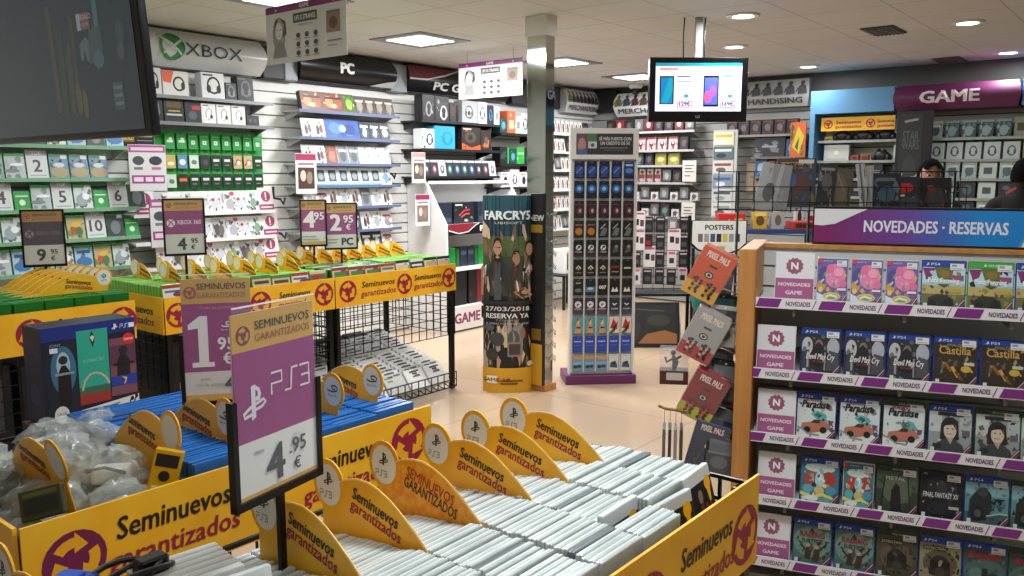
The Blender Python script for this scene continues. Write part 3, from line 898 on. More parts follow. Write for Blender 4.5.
# ------------------------------------------------------------------ plastic bags with accessories
BAG = None
def bag_mat():
    m = bpy.data.materials.new('crinkled_clear_plastic')
    m.use_nodes = True
    nt = m.node_tree; b = nt.nodes['Principled BSDF']
    b.inputs['Base Color'].default_value = (*hexrgb('#dde6e2'), 1)
    b.inputs['Roughness'].default_value = .16
    b.inputs['Alpha'].default_value = .3
    b.inputs['Specular IOR Level'].default_value = .8
    tc = nt.nodes.new('ShaderNodeTexCoord'); v = nt.nodes.new('ShaderNodeTexVoronoi'); v.inputs['Scale'].default_value = 34; v.feature = 'F1'
    bp = nt.nodes.new('ShaderNodeBump'); bp.inputs['Strength'].default_value = 1.0; bp.inputs['Distance'].default_value = .01
    nt.links.new(tc.outputs['Object'], v.inputs['Vector']); nt.links.new(v.outputs['Distance'], bp.inputs['Height']); nt.links.new(bp.outputs['Normal'], b.inputs['Normal'])
    return m
BAG = bag_mat()
bagspec = [(.64, 1.73, .93, .07, 'a small dark box', '#4a4c40'), (.70, 1.84, .96, .075, 'a grey controller', '#9aa29f'), (.66, 2.00, .98, .08, 'a black cable', '#50545a'), (.80, 1.74, .95, .07, 'a grey adapter', '#8a9290'),
           (.84, 1.85, .99, .075, 'a white controller', '#dfe4df'), (.80, 1.98, 1.0, .08, 'a grey headset', '#86908e'), (.90, 2.08, .99, .075, 'a dark controller', '#5a6066'), (.68, 2.17, .97, .08, 'a grey cable', '#a0a8a5'),
           (.86, 2.21, .98, .075, 'a white charger', '#e4e8e4'), (.97, 2.20, .985, .07, 'a deep blue controller', '#2a3c86'), (.62, 1.88, .91, .06, 'a black charger', '#44464a'), (.93, 1.72, .94, .055, 'an orange card', '#a8502a'), (.76, 2.08, .94, .07, 'a grey plug', '#a4abad'), (1.0, 2.05, .97, .06, 'a black plug', '#4a4c52')]
for i, (x, y, z, r, what, c) in enumerate(bagspec):
    rg = random.Random(i + 40)
    t = thing('accessory_bag', f'crumpled clear plastic bag holding {what} in the front bin', 'plastic bag', (x, y, z - .055), rg.uniform(0, 6), 'accessory bags')
    MB().blob(0, 0, 0, r * 1.05, r * .8, r * .72, BAG, 22, .2, rg).build('bag', t)
    k = MB()
    k.rbox(-r * .6, r * .5, -r * .35, r * .3, -r * .35, r * .15, mat(c, .4), r * .12, 2)
    k.tube([(r * .4, 0, 0), (r * .6, r * .3, .01), (0, r * .5, .02), (-r * .5, r * .3, .0)], .004, BLK, 5)
    k.build('contents', t)
yb = MB().rbox(-.03, .03, -.012, .012, 0, .10, mat('#d9a713', .35), .002, 1)
yb.front(-.03, 0, .06, .10, [('r', .1, .62, .9, .9, '#1c1a16'), ('o', .5, .42, .12, '#1c1a16'), ('r', .15, .08, .85, .2, '#f2e6c0')], -.0124)
tag(yb.build('accessory_box', None, (.885, 1.715, .90), (R(-8), R(14), R(-40))), 'small yellow and black carton among the plastic bags', 'box')
gb = MB().rbox(-.04, .04, -.01, .01, 0, .06, mat('#3a3a1c', .35), .002, 1)
gb.front(-.04, 0, .08, .06, [('r', .1, .2, .9, .7, '#23231a'), ('r', .1, .76, .9, .9, '#5a5a2a')], -.0104)
tag(gb.build('accessory_box', None, (.635, 1.685, .935), (R(-20), R(-12), R(-40))), 'small olive carton in the bag nearest the left end of the strip', 'box')

# ------------------------------------------------------------------ tray of cases under the PC bin
t = thing('display_tray', 'sloping black wire tray on the floor under the PC bin', 'tray', (3.43, 4.16, 0))
q = MB()
for i in range(17):
    x = 1.06 * i / 16
    q.rod((x, 0, .03), (x, .78, .26), .004, BLKM)
    q.rod((x, 0, .03), (x, 0, .14), .004, BLKM)
for z in (.03, .085, .14):
    q.rod((0, 0, z), (1.06, 0, z), .005, BLKM)
for k in range(6):
    q.rod((0, .78 * k / 5, .03 + .23 * k / 5), (1.06, .78 * k / 5, .03 + .23 * k / 5), .004, BLKM)
q.build('wire_basket', t)
sp = []
for kk in range(5):
    rg = random.Random(90 + kk)
    def mk(rg=rg, kk=kk):
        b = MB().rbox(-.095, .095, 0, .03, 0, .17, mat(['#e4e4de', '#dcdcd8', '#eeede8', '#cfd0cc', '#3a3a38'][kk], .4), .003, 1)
        for n in range(5):
            x = rg.uniform(-.085, .02); w_ = rg.uniform(.04, .09)
            b.topface(x, .006, w_, .018, [('r', 0, 0, 1, 1, rg.choice(['#35362f', '#5a5a54', '#1a1b1a', '#7b7a72']))], .17)
            b.front(x, rg.uniform(.10, .15), w_, .014, [('r', 0, 0, 1, 1, rg.choice(['#55564f', '#8a8a84', '#2a2b2a']))], 0)
        return b.build('boxed_game')
    sp.append(Proto(mk))
for c in range(5):
    n = 17
    for i in range(n):
        y = 4.20 + i * .041
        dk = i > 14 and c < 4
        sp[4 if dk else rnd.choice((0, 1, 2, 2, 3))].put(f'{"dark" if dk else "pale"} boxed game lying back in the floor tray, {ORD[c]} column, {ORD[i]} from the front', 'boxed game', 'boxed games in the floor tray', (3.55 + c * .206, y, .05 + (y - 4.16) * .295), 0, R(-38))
# blocks added to darken the open space under the back row of bins
for i, (x, y, w_, d_, h_, c, nm) in enumerate([(1.0, 4.25, .5, .62, .72, '#141518', 'black'), (1.54, 4.25, .48, .62, .70, '#1a1b1e', 'charcoal'), (2.30, 4.25, .50, .6, .70, '#15161a', 'black'), (2.84, 4.3, .46, .55, .42, '#3a3d42', 'grey')]):
    b = MB().rbox(0, w_, 0, d_, 0, h_, mat(c, .5), .006, 1)
    b.front(0, 0, w_, h_, [('r', .08, .1, .5, .45, '#3c3f44'), ('r', .55, .55, .92, .9, '#4a4d52'), ('r', .08, .6, .4, .66, '#8a8c8e'), ('r', .6, .15, .9, .2, '#75777a')], -.0004)
    tag(b.build('dark_filler_box', None, (x, y, 0)), f'{nm} block added to darken the space under the {"green" if i < 2 else "lime green"} bin, {"left" if i % 2 == 0 else "right"} one', 'box', 'dark blocks added under the bins')
# ------------------------------------------------------------------ hanging screens
t = thing('wall_screen', 'large dark television hanging from the ceiling at the top left', 'television', (1.115, 2.085, 1.70), R(-90))
tl = R(4.0)
sc = MB()
# local: x to the viewer's right is -Y here, front looks at -x of the room
W1, H1 = 1.05, .63
def tilt(p):  # lean the whole screen forward about its lower edge
    y, z = p[1], p[2]
    return (p[0], y * math.cos(tl) - z * math.sin(tl), y * math.sin(tl) + z * math.cos(tl))
def tbuild(mb, name):
    mb.v = [tilt(p) for p in mb.v]
    return mb.build(name, t)
b = MB().rbox(-W1, 0, 0, .024, 0, H1, mat('#15171b', .25), .008, 2)
b.rbox(-W1 + .2, -.2, .02, .08, .1, H1 - .1, mat('#101114', .5), .012, 2)
tbuild(b, 'casing')
s1 = MB()
e1 = lambda h, e=.5: mat(h, .12, emit=e)
S = [('r', 0, 0, 1, 1, e1('#343d41'))]
S += [('p', [(.60, .10), (.625, .08), (.64, .40), (.615, .42)], e1('#41463f')), ('p', [(.64, .10), (.66, .10), (.675, .52), (.65, .54)], e1('#40433f')), ('p', [(.555, .10), (.585, .09), (.60, .5), (.57, .5)], e1('#3c423f')), ('p', [(.51, .10), (.54, .10), (.54, .6), (.515, .6)], e1('#434640')),
      ('e', .655, .16, .018, .08, e1('#4d4b45')), ('e', .69, .13, .016, .07, e1('#4b4d42')),
      ('p', [(.70, .33), (.76, .31), (.765, .40), (.74, .43), (.70, .40)], e1('#4b565a')), ('p', [(.745, .31), (.83, .29), (.83, .47), (.76, .45)], e1('#3f4a4c')), ('e', .80, .32, .03, .04, e1('#46545a')), ('p', [(.71, .31), (.725, .37), (.74, .31)], e1('#333c40')),
      ('r', .70, .46, .775, .535, e1('#5c4b4c')), ('r', .70, .46, .722, .535, e1('#70787a')), ('t', 'REGALO', .75, .505, .022, e1('#8c8486')), ('t', 'GAME', .75, .475, .016, e1('#7d7274')),
      ('r', .80, .46, .825, .64, e1('#44585c')),
      ('r', .86, .09, .915, .21, e1('#434d51')), ('r', .865, .11, .91, .125, e1('#566064')), ('r', .865, .145, .91, .16, e1('#566064')), ('r', .865, .18, .91, .195, e1('#566064')), ('e', .935, .42, .025, .05, e1('#3c454a')), ('e', .93, .34, .02, .04, e1('#424a4d'))]
s1.front(-W1 + .012, .02, W1 - .05, H1 - .035, S, -.001)
tbuild(s1, 'display')
MB().box(-W1 / 2 - .03, -W1 / 2 + .03, .06, .10, .3, CEIL - 1.70, mat('#2a2b2e', .4)).build('ceiling_mount', t)

t = thing('hanging_screen', 'flat television hung from the ceiling, showing two phones with their prices', 'television', (5.378, 3.074, 1.98), R(-50.6))
W2, H2 = .71, .455
b = MB().rbox(0, W2, 0, .05, 0, H2, mat('#0b0b0d', .2), .006, 2)
b.rbox(.1, W2 - .1, .045, .09, .08, H2 - .08, mat('#101113', .5), .01, 2)
b.build('casing', t)
def em(h): return mat(h, .2, emit=.6)
P = [('r', 0, 0, 1, 1, em('#dcdcf0')), ('r', 0, .935, 1, 1, em('#1d8ea4')), ('r', .05, .85, .26, .90, em('#d98aa8')),
     ('t', 'Samsung phones', .31, .84, .07, em('#e3cf6a'), {'a': 'l', 'b': .03, 'fw': .44}), ('t', 'en GAME', .87, .85, .06, em('#8a3a90'), {'b': .03}),
     ('r', .05, .15, .215, .73, em('#10182e')), ('p', [(.065, .17), (.2, .17), (.2, .70), (.065, .70)], em('#1c78b4')), ('p', [(.065, .17), (.14, .17), (.2, .4), (.2, .7), (.16, .7)], em('#1596b0')),
     ('r', .56, .10, .735, .74, em('#0f1018')), ('r', .572, .14, .722, .70, em('#5a6ae0')), ('e', .61, .30, .045, .12, em('#f05a9a')), ('e', .67, .42, .04, .12, em('#a060d8')),
     ('r', .25, .71, .40, .735, em('#555a70')), ('r', .25, .61, .42, .63, em('#8f94a8')), ('r', .25, .53, .41, .55, em('#9fd4de')), ('r', .25, .45, .41, .47, em('#9fd4de')), ('e', .36, .32, .03, .035, em('#3e9a90')),
     ('r', .78, .71, .90, .76, em('#6cc8d8')), ('r', .76, .61, .92, .63, em('#8f94a8')), ('r', .76, .53, .92, .55, em('#9fd4de')), ('r', .76, .45, .92, .47, em('#9fd4de')), ('e', .87, .32, .03, .035, em('#3e9a90')),
     ('r', .26, .085, .43, .22, em('#c83a58')), ('r', .267, .095, .423, .21, em('#dcdcf0')), ('t', '129€', .345, .115, .085, em('#3a2a48'), {'b': .03}),
     ('r', .76, .085, .93, .22, em('#c83a58')), ('r', .767, .095, .923, .21, em('#dcdcf0')), ('t', '169€', .845, .115, .085, em('#3a2a48'), {'b': .03})]
MB().front(.045, .075, W2 - .09, H2 - .115, P, -.0006).build('display', t)
MB().front(W2 / 2 - .02, .022, .04, .03, [('t', 'LG', .5, .2, .6, '#9a9ca0', {'b': .02})], -.0006).build('maker_mark', t)
m = MB().box(W2 / 2 - .02, W2 / 2 + .03, .04, .08, .3, CEIL - 1.98, mat('#8d8c88', .4))
m.tube([(W2 / 2 + .05, .06, H2 - .1), (W2 / 2 + .045, .06, .6), (W2 / 2 + .05, .06, CEIL - 1.98)], .006, BLK, 6)
m.tube([(W2 / 2 - .1, .06, H2 - .1), (W2 / 2 - .105, .06, .6), (W2 / 2 - .1, .06, CEIL - 1.98)], .005, BLK, 6)
m.build('ceiling_mount', t)

# ------------------------------------------------------------------ hanging paper banners
def banner(lb, x, y0, y1, z0, z1):
    t = thing('hanging_banner', lb, 'banner', (x, y1, z0), R(-90), 'hanging banners')
    W, H = y1 - y0, z1 - z0
    b = MB().box(0, W, -.002, .002, 0, H, '#d2d2d0')
    face = [('r', 0, 0, 1, 1, '#d4d4d2'), ('r', 0, .88, 1, 1, '#7c2a6e'), ('t', 'GAME', .5, .905, .07, '#e8d8e6', {'b': .03}),
            ('e', .17, .50, .085, .30, '#9a9a9a'), ('e', .17, .56, .045, .15, '#d9d9d8'), ('p', [(.08, .1), (.27, .1), (.23, .36), (.12, .36)], '#8a8a8a'), ('p', [(.10, .45), (.12, .75), (.17, .80), (.12, .62)], '#3c3c3c'), ('p', [(.22, .44), (.24, .66), (.18, .80), (.26, .72), (.27, .5)], '#4a4a4a'), ('r', .145, .58, .16, .595, '#333333'), ('r', .185, .58, .2, .595, '#333333'), ('s', [(.16, .48), (.185, .48)], .01, '#555555'),
            ('r', .36, .66, .66, .82, '#4a4a4a'), ('t', 'LIFE IS STRANGE', .51, .70, .08, '#dededc', {'fw': .26, 'b': .03}), ('t', 'BEFORE THE STORM', .52, .60, .03, '#77777a'),
            ('r', .77, .40, .93, .76, '#8f7a68'), ('e', .85, .56, .05, .10, '#6a4a38'), ('r', .77, .72, .93, .76, '#6a7a8a')]
    for i in range(3):
        for j in range(3):
            face += [('e', .42 + i * .11, .44 - j * .15, .026, .045, '#4a4a4a'), ('r', .385 + i * .11, .37 - j * .15, .455 + i * .11, .385 - j * .15, '#8a8a8a')]
    face += [('r', .78, .25, .95, .28, '#8a8a8a'), ('r', .78, .18, .9, .2, '#a5a5a5')]
    b.front(0, 0, W, H, face, -.002)
    b.build('paper', t)
    r = MB()
    for u in (.14, .86):
        r.rod((u * W, 0, H - .01), (u * W, 0, CEIL - z0), .0015, BLK)
        r.lathe([(.006, H - .03), (.006, H - .02)], u * W, -.003, '#e8e8e8', 8)
    r.build('hanging_wire', t)
banner('white banner with a purple top hanging at the upper left, nearer of the two', 3.12, 3.69, 4.43, 2.262, 2.595)
banner('white banner with a purple top hanging beside the mirrored column', 5.9, 4.64, 5.40, 2.30, 2.625)

# ------------------------------------------------------------------ mirrored column with its literature rack
mir = mat('#c9cfca', .06, 1.0)
t = thing('mirrored_column', 'square mirrored column with a wooden base, standing behind the curved cardboard display', 'column', (4.86, 3.612, 0))
cw, cd = .105, .17
MB().rbox(-.02, cw + .02, -.02, cd + .05, 0, .05, WOOD, .003, 1).build('base', t)
MB().rbox(0, cw, 0, cd, .05, 2.58, mir, .003, 1).build('mirror', t)
MB().rbox(-.012, cw + .012, -.012, cd + .012, 2.58, CEIL, mat('#d3d1ca', .6), .003, 1).build('capital', t)
k = MB()
for i in range(12):
    z = .22 + i * .098
    k.tube([(cw + .002, .01, z + .05), (cw + .045, .01, z + .012), (cw + .05, .01, z + .03)], .003, GREYM, 5)
    k.tube([(.01, -.002, z + .04), (.01, -.03, z), (.01, -.035, z + .02), (.09, -.035, z + .02), (.09, -.03, z), (.09, -.002, z + .04)], .003, GREYM, 5)
k.build('literature_rack', t)
MB().art(.12, .1, [('t', 'GA', .5, .2, .6, '#4a4a52', {'b': .03, 'fw': .8})], lambda u, v, q_: (u + .01, -.0001 * q_, 2.12 + v)).build('mark', t)

# ------------------------------------------------------------------ curved cardboard display
def totem():
    t = thing('cardboard_totem', 'tall curved cardboard advertising column with two men, standing before the mirrored column', 'cardboard display', (4.73, 3.86, 0), R(-51))
    W, H, rx, ry = .36, 1.45, .18, .10
    def cyl(n=40, z0=0, z1=H, grow=0.0):
        return [((rx + grow) * math.cos(2 * PI * i / n), (ry + grow) * math.sin(2 * PI * i / n)) for i in range(n)]
    MB().prism(cyl(), 'z', 0, H, mat('#1c1d20', .45), True).build('body', t)
    Lh = rx * PI
    def fr(u, v, k):
        a = -PI + PI * (u / W)   # along the front half of the oval
        g = .0001 * k
        x = -rx * math.cos(PI * u / W) ; y = -ry * math.sin(PI * u / W)
        n = Vector((x / rx ** 2, y / ry ** 2)).normalized()
        return (x + n.x * g, y + n.y * g, v)
    fr.cuts = 16
    # u is spread by angle: convert a picture position 0..1 across to the angle
    def U(x):
        return math.acos(max(-1, min(1, 1 - 2 * x))) / PI
    def conv(S):
        out = []
        for q in S:
            if q[0] == 'r': out.append(('r', U(q[1]), q[2], U(q[3]), q[4], q[5]))
            elif q[0] == 'p': out.append(('p', [(U(a), b) for a, b in q[1]], q[2]))
            elif q[0] == 's': out.append(('s', [(U(a), b) for a, b in q[1]], q[2], q[3]))
            elif q[0] == 'e':
                n = 20
                out.append(('p', [(U(q[1] + q[3] * math.cos(2 * PI * i / n)), q[2] + q[4] * math.sin(2 * PI * i / n)) for i in range(n)], q[5]))
            else: out.append(q)
        return out
    S = [('r', 0, .80, 1, 1, '#1d4a5c'), ('r', 0, .90, 1, 1, '#235566'), ('r', 0, .66, 1, .80, '#52683f'), ('p', [(0, .78), (.3, .82), (.6, .80), (1, .83), (1, .74), (0, .74)], '#3c5a3c'), ('e', .5, .73, .3, .015, '#8a8a4a'), ('e', .75, .76, .2, .012, '#6f7a3a'),
         ('r', 0, .46, 1, .70, '#3b4a36'), ('r', 0, .13, 1, .50, '#191a1c'), ('r', 0, 0, 1, .13, '#dba326'),
         # woman at the right edge, man beside, bearded man in front
         ('p', [(.82, .50), (.82, .66), (.88, .71), (1, .70), (1, .50)], '#2a2420'), ('e', .92, .735, .06, .032, '#b98c74'), ('p', [(.85, .74), (.87, .775), (.96, .78), (1, .75), (1, .70), (.96, .76)], '#2b1d16'), ('p', [(.88, .62), (.96, .66), (.98, .63), (.9, .6)], '#c49a80'),
         ('p', [(.50, .50), (.54, .62), (.64, .66), (.80, .62), (.84, .48)], '#3d3630'), ('e', .67, .685, .075, .038, '#a87e66'), ('p', [(.60, .68), (.62, .645), (.70, .64), (.74, .67), (.68, .655)], '#3b261a'), ('p', [(.59, .695), (.62, .73), (.72, .73), (.75, .70), (.67, .715)], '#2c1d14'),
         ('p', [(.06, .46), (.10, .62), (.22, .68), (.42, .68), (.55, .62), (.62, .46)], '#2f3236'), ('p', [(.24, .48), (.27, .67), (.36, .67), (.38, .48)], '#4c5054'), ('p', [(.30, .69), (.31, .60), (.33, .69)], '#1e1a18'),
         ('e', .31, .735, .085, .045, '#b38a70'), ('p', [(.23, .735), (.25, .685), (.31, .665), (.37, .685), (.39, .735), (.35, .71), (.27, .71)], '#241a16'), ('p', [(.23, .745), (.24, .785), (.31, .795), (.38, .785), (.39, .745), (.36, .77), (.26, .77)], '#1c1614'), ('s', [(.25, .745), (.37, .745)], .004, '#1a1414'),
         ('p', [(.03, .50), (.07, .62), (.04, .66), (0, .64), (0, .50)], '#9c7a64'), ('p', [(.62, .52), (.84, .545), (.98, .50), (.8, .485)], '#c09070'), ('e', .85, .52, .08, .012, '#c89a7a'),
         ('r', 0, .455, 1, .475, '#2c2a28'), ('p', [(0, .44), (1, .46), (1, .36), (.7, .34), (0, .38)], '#24282c'), ('p', [(.55, .30), (1, .30), (1, .46), (.75, .46)], '#7a2028'), ('p', [(.62, .2), (.8, .2), (.8, .36), (.6, .34)], '#8f8f8c'),
         ('e', .3, .28, .14, .035, '#3c4144'), ('e', .62, .28, .12, .045, '#55585a'), ('e', .2, .20, .12, .03, '#3f3a30'), ('r', .5, .19, .78, .265, '#8a8078'), ('r', .53, .2, .75, .255, '#4c3a3a'), ('e', .8, .31, .05, .03, '#a06a58'), ('e', .15, .34, .1, .015, '#52565a'),
         ('r', .10, .05, .30, .09, '#efe4d0'), ('r', .36, .06, .8, .068, '#6a4a10'), ('r', .36, .045, .7, .053, '#6a4a10'), ('e', .93, .15, .05, .014, '#d8d8d4')]
    S = busy(S, 46, 3, .02, .07, .50, .84, at=10)
    S = busy(S, 60, 4, .02, .08, .14, .34, at=8, extra=('#101114', '#2a2c30', '#8a8a86', '#6a3030'))
    S = conv(S) + [('t', 'FARCRY5', .5, .885, .042, '#e9efef', {'b': .05, 'fw': .64}), ('t', 'UBISOFT', .52, .862, .012, '#c3d0d0', {'fw': .36}), ('t', '27/03/2018', .5, .425, .022, '#dedede', {'b': .02, 'fw': .62}), ('t', 'RESERVA YA', .5, .388, .024, '#ececec', {'b': .03, 'fw': .6}),
                   ('t', 'Y CONSIGUE', .5, .372, .010, '#b9b9b9', {'fw': .3}), ('t', 'EL DISFRAZ Y EL MAPA DEL JUEGO', .5, .355, .010, '#c9c9c9', {'fw': .6}), ('t', 'GAME 18', .33, .06, .018, '#7a1a20', {'b': .03})]
    p = MB().art(W, H, S, fr)
    p.build('printed_wrap', t)
    MB().prism([(a * 1.0, b_ * 1.0) for a, b_ in cyl()], 'z', H, H + .004, mat('#26404a', .5)).build('top_edge', t)
totem()
b = MB().rbox(-.02, .02, -.055, .055, 0, 1.42, mat('#131416', .4), .003, 1)
b.art(.11, 1.42, [('r', 0, 0, 1, .22, '#b98a1e'), ('r', .1, .24, .9, .30, '#7a5a18'), ('r', 0, .8, 1, .84, '#8a6a1c'), ('t', 'NEW', .5, .86, .03, '#b9bfc0', {'b': .03})], lambda u, v, k: (-.0202 - .0001 * k, .055 - u, v))
tag(b.build('advertising_board', None, (4.835, 3.655, .05), (0, 0, R(-2))), 'narrow black and yellow panel squeezed between the curved display and the column', 'panel')

# ------------------------------------------------------------------ gift card stand
def card_stand():
    t = thing('card_stand', 'tall white rack of hanging gift cards on a purple base', 'display stand', (5.155, 3.595, 0), R(-46))
    W, H = .50, 1.93
    b = MB().rbox(-.03, W + .02, -.03, .26, 0, .07, mat('#6f2c66', .4), .004, 1)
    b.build('base', t)
    f = MB()
    f.rbox(0, W, .02, .06, .07, H, WHP, .004, 1)
    for k in range(6):
        x = .014 + (W - .028) * k / 5
        f.box(x - .004, x + .004, -.012, .02, .09, 1.69, WHP)
    for x in (-.004, W - .008):
        f.rbox(x, x + .012, -.016, .06, .07, 1.72, WHP, .002, 1)
    f.build('frame', t)
    h = MB()
    h.rbox(-.008, W + .008, -.02, .06, 1.715, 1.945, WHP, .006, 2)
    h.front(.035, 1.75, W - .07, .155, [('r', 0, 0, 1, 1, '#33343a'), ('r', 0, 0, .2, 1, '#6a4f5c'), ('e', .1, .45, .07, .35, '#b08a86'), ('r', .2, .45, .36, 1, '#4f7a52'), ('r', .21, .3, .36, .62, '#c6cfd0'), ('o', .285, .45, .09, '#55606a'), ('p', [(0, 0), (.2, 0), (.16, .3), (.05, .25)], '#4d6a98'),
            ('t', 'SÉ MÁS FUERTE CON', .68, .68, .15, '#dcdcda', {'b': .03, 'fw': .56}), ('t', 'UN CRÉDITO DE 5€', .68, .47, .15, '#dcdcda', {'b': .03, 'fw': .52}), ('r', .42, .30, .9, .34, '#8a8a8c'), ('r', .48, .2, .86, .23, '#6a6a6c')], -.0204)
    h.build('header', t)
    return t
CS = card_stand()
CF = Frame(5.155, 3.595, R(-46))
def card_proto(art, name='gift_card'):
    def mk():
        b = MB().rbox(-.038, .038, -.0012, .0012, 0, .128, mat('#1a1b20', .3), .0008, 1)
        b.front(-.038, 0, .076, .128, art, -.0014)
        b.add([(-.008, -.0016, .114), (.008, -.0016, .114), (.008, -.0016, .120), (-.008, -.0016, .120)], [(0, 1, 2, 3)], '#e6e6e6')
        b.rod((0, -.012, .118), (0, .02, .122), .002, GREYM)
        return b.build(name)
    return Proto(mk)
cA = [('r', 0, 0, 1, 1, '#141a3c'), ('e', .5, .45, .4, .28, '#2c4a9a'), ('s', [(.2, .3), (.5, .5), (.8, .65)], .08, '#5f8ad0'), ('r', .15, .1, .85, .16, '#4a5688')]
cA2 = [('r', 0, 0, 1, 1, '#22407e'), ('r', .15, .72, .85, .82, '#c8d4e8'), ('e', .5, .45, .38, .15, '#5a86c8'), ('r', 0, 0, 1, .2, '#16264e')]
cB = [('r', 0, 0, 1, 1, '#101a34'), ('e', .5, .55, .42, .24, '#2a64a8'), ('e', .5, .55, .2, .12, '#8ac4ea'), ('r', 0, 0, 1, .16, '#0c1020')]
cC = [('r', 0, 0, 1, 1, '#2a1824'), ('e', .55, .42, .3, .22, '#5a3038'), ('e', .6, .42, .13, .12, '#b9a0a8'), ('r', .1, .75, .9, .82, '#6a3a40')]
cD = [('r', 0, 0, 1, 1, '#2a2220'), ('e', .5, .35, .35, .22, '#b87a2a'), ('r', .15, .7, .85, .78, '#8a6a4a')]
cD2 = [('r', 0, 0, 1, 1, '#17191c'), ('p', [(.1, .1), (.5, .6), (.9, .5), (.7, .1)], '#6a7276'), ('s', [(.2, .5), (.7, .8)], .06, '#a8b0b4')]
cE = [('r', 0, 0, 1, 1, '#141318'), ('o', .5, .55, .17, '#d8d8d8'), ('o', .56, .60, .07, '#141318'), ('s', [(.35, .45), (.55, .6)], .06, '#141318'), ('t', 'STEAM', .5, .24, .09, '#d0d0d4', {'b': .02}), ('r', 0, 0, 1, .14, '#3c2c44')]
cE2 = [('r', 0, 0, 1, 1, '#16171b'), ('p', [(.2, .2), (.8, .3), (.7, .7), (.4, .6)], '#55595e'), ('o', .6, .6, .1, '#8a8e92')]
cF = [('r', 0, 0, 1, 1, '#111114'), ('s', [(.25, .45), (.5, .62), (.75, .45)], .08, '#d6d6d6'), ('o', .5, .42, .06, '#c8b070'), ('r', .2, .18, .8, .23, '#8a8a8c')]
cF2 = [('r', 0, 0, 1, 1, '#141115'), ('r', .1, .45, .9, .62, '#7a2028'), ('r', .15, .22, .85, .28, '#9a9a9c')]
cF3 = [('r', 0, 0, 1, 1, '#101012'), ('r', .15, .42, .85, .52, '#d0d0d0')]
cG = [('r', 0, 0, 1, 1, '#15181c'), ('e', .5, .3, .35, .12, '#6a7a84'), ('r', .25, .7, .75, .78, '#9a9ea2')]
cG2 = [('r', 0, 0, 1, 1, '#15202c'), ('r', .05, .2, .95, .5, '#4a8aa8'), ('e', .5, .4, .3, .08, '#b9d6dc')]
cG3 = [('r', 0, 0, 1, 1, '#0e0f11'), ('t', '007', .5, .38, .2, '#f0f0f0', {'b': .04})]
cG4 = [('r', 0, 0, 1, 1, '#0f1012'), ('p', [(.15, .2), (.3, .5), (.5, .3), (.7, .5), (.85, .2)], '#e4e4e4')]
cH = [('r', 0, 0, 1, 1, '#2a2438'), ('o', .5, .6, .2, '#e0e0e4'), ('s', [(.38, .52), (.52, .64), (.62, .6)], .08, '#2a2438'), ('t', 'STEAM', .5, .27, .1, '#d8d4dc', {'b': .03}), ('r', 0, 0, 1, .2, '#4a3a58')]
cH2 = [('r', 0, 0, 1, 1, '#24283c'), ('e', .5, .62, .3, .16, '#1a1c24'), ('s', [(.3, .66), (.5, .54), (.7, .66)], .08, '#e0e0e4'), ('t', 'STEAM', .5, .27, .1, '#d8d4dc', {'b': .03}), ('r', 0, 0, 1, .2, '#3c4668')]
cI = [('r', 0, 0, 1, 1, '#52a0a8'), ('p', [(.2, 0), (.3, .4), (.4, .8), (.62, .85), (.7, .5), (.85, 0)], '#d09a74'), ('e', .52, .66, .14, .12, '#e6bc98'), ('r', .35, .3, .75, .4, '#2a2c34'), ('p', [(.3, .6), (.4, .9), (.65, .9), (.5, .8)], '#8a5a30')]
cI2 = [('r', 0, 0, 1, 1, '#e0d8d0'), ('p', [(.1, .3), (.4, .9), (.7, .6), (.9, .8), (.8, .2)], '#a83038'), ('p', [(0, 0), (.5, .35), (.6, .1), (.3, 0)], '#2a6a3a'), ('p', [(.4, .4), (.7, .5), (.6, .1)], '#141414')]
cJ = [('r', 0, 0, 1, 1, '#2448b0'), ('t', 'facebook', .5, .62, .1, '#e8ecf8', {'b': .03, 'fw': .7}), ('r', .2, .4, .8, .44, '#5a7ad8')]
cK = [('r', 0, 0, 1, 1, '#6a9cc0'), ('r', 0, .74, 1, .92, '#e09a30'), ('e', .3, .25, .2, .1, '#22303c'), ('e', .7, .28, .22, .1, '#2a4656'), ('r', 0, .4, 1, .55, '#8ab8d4')]
cK2 = [('r', 0, 0, 1, 1, '#d8dce0'), ('p', [(.1, .2), (.2, .5), (.7, .6), (.9, .3), (.9, .15)], '#3a5870'), ('p', [(.3, .45), (.65, .55), (.6, .35)], '#14181c')]
P_ = {k: card_proto(v) for k, v in dict(A=cA, A2=cA2, B=cB, C=cC, D=cD, D2=cD2, E=cE, E2=cE2, F=cF, F2=cF2, F3=cF3, G=cG, G2=cG2, G3=cG3, G4=cG4, H=cH, H2=cH2, I=cI, I2=cI2, J=cJ, K=cK, K2=cK2).items()}
ROWS = ['A A A A A2', 'B B B B B', 'C C C C C', 'D D D2 D2 D2', 'E E E E2 E2', 'F F F F2 F3', 'G G2 G3 G4 G4', 'H H H H2 H2', 'I I I I2 I2', 'J J J J J', 'K K K K2 K2']
CDN = dict(A='dark blue', A2='bright blue', B='glowing blue', C='dark maroon', D='amber', D2='grey', E='black round-emblem', E2='black', F='black', F2='black and red', F3='plain black', G='dark grey', G2='teal', G3='black numbered', G4='black and white', H='purple emblem', H2='slate emblem', I='turquoise portrait', I2='white and red', J='blue', K='light blue', K2='white car')
for r_, row in enumerate(ROWS):
    for c, k in enumerate(row.split()):
        P_[k].put(f'{CDN[k]} gift card, {ORD[c]} in the {ORD[r_]} row of the white rack', 'gift card', 'gift cards on the white rack', CF.p(.062 + c * .094, -.012, 1.575 - r_ * .147), R(-46), R(3))
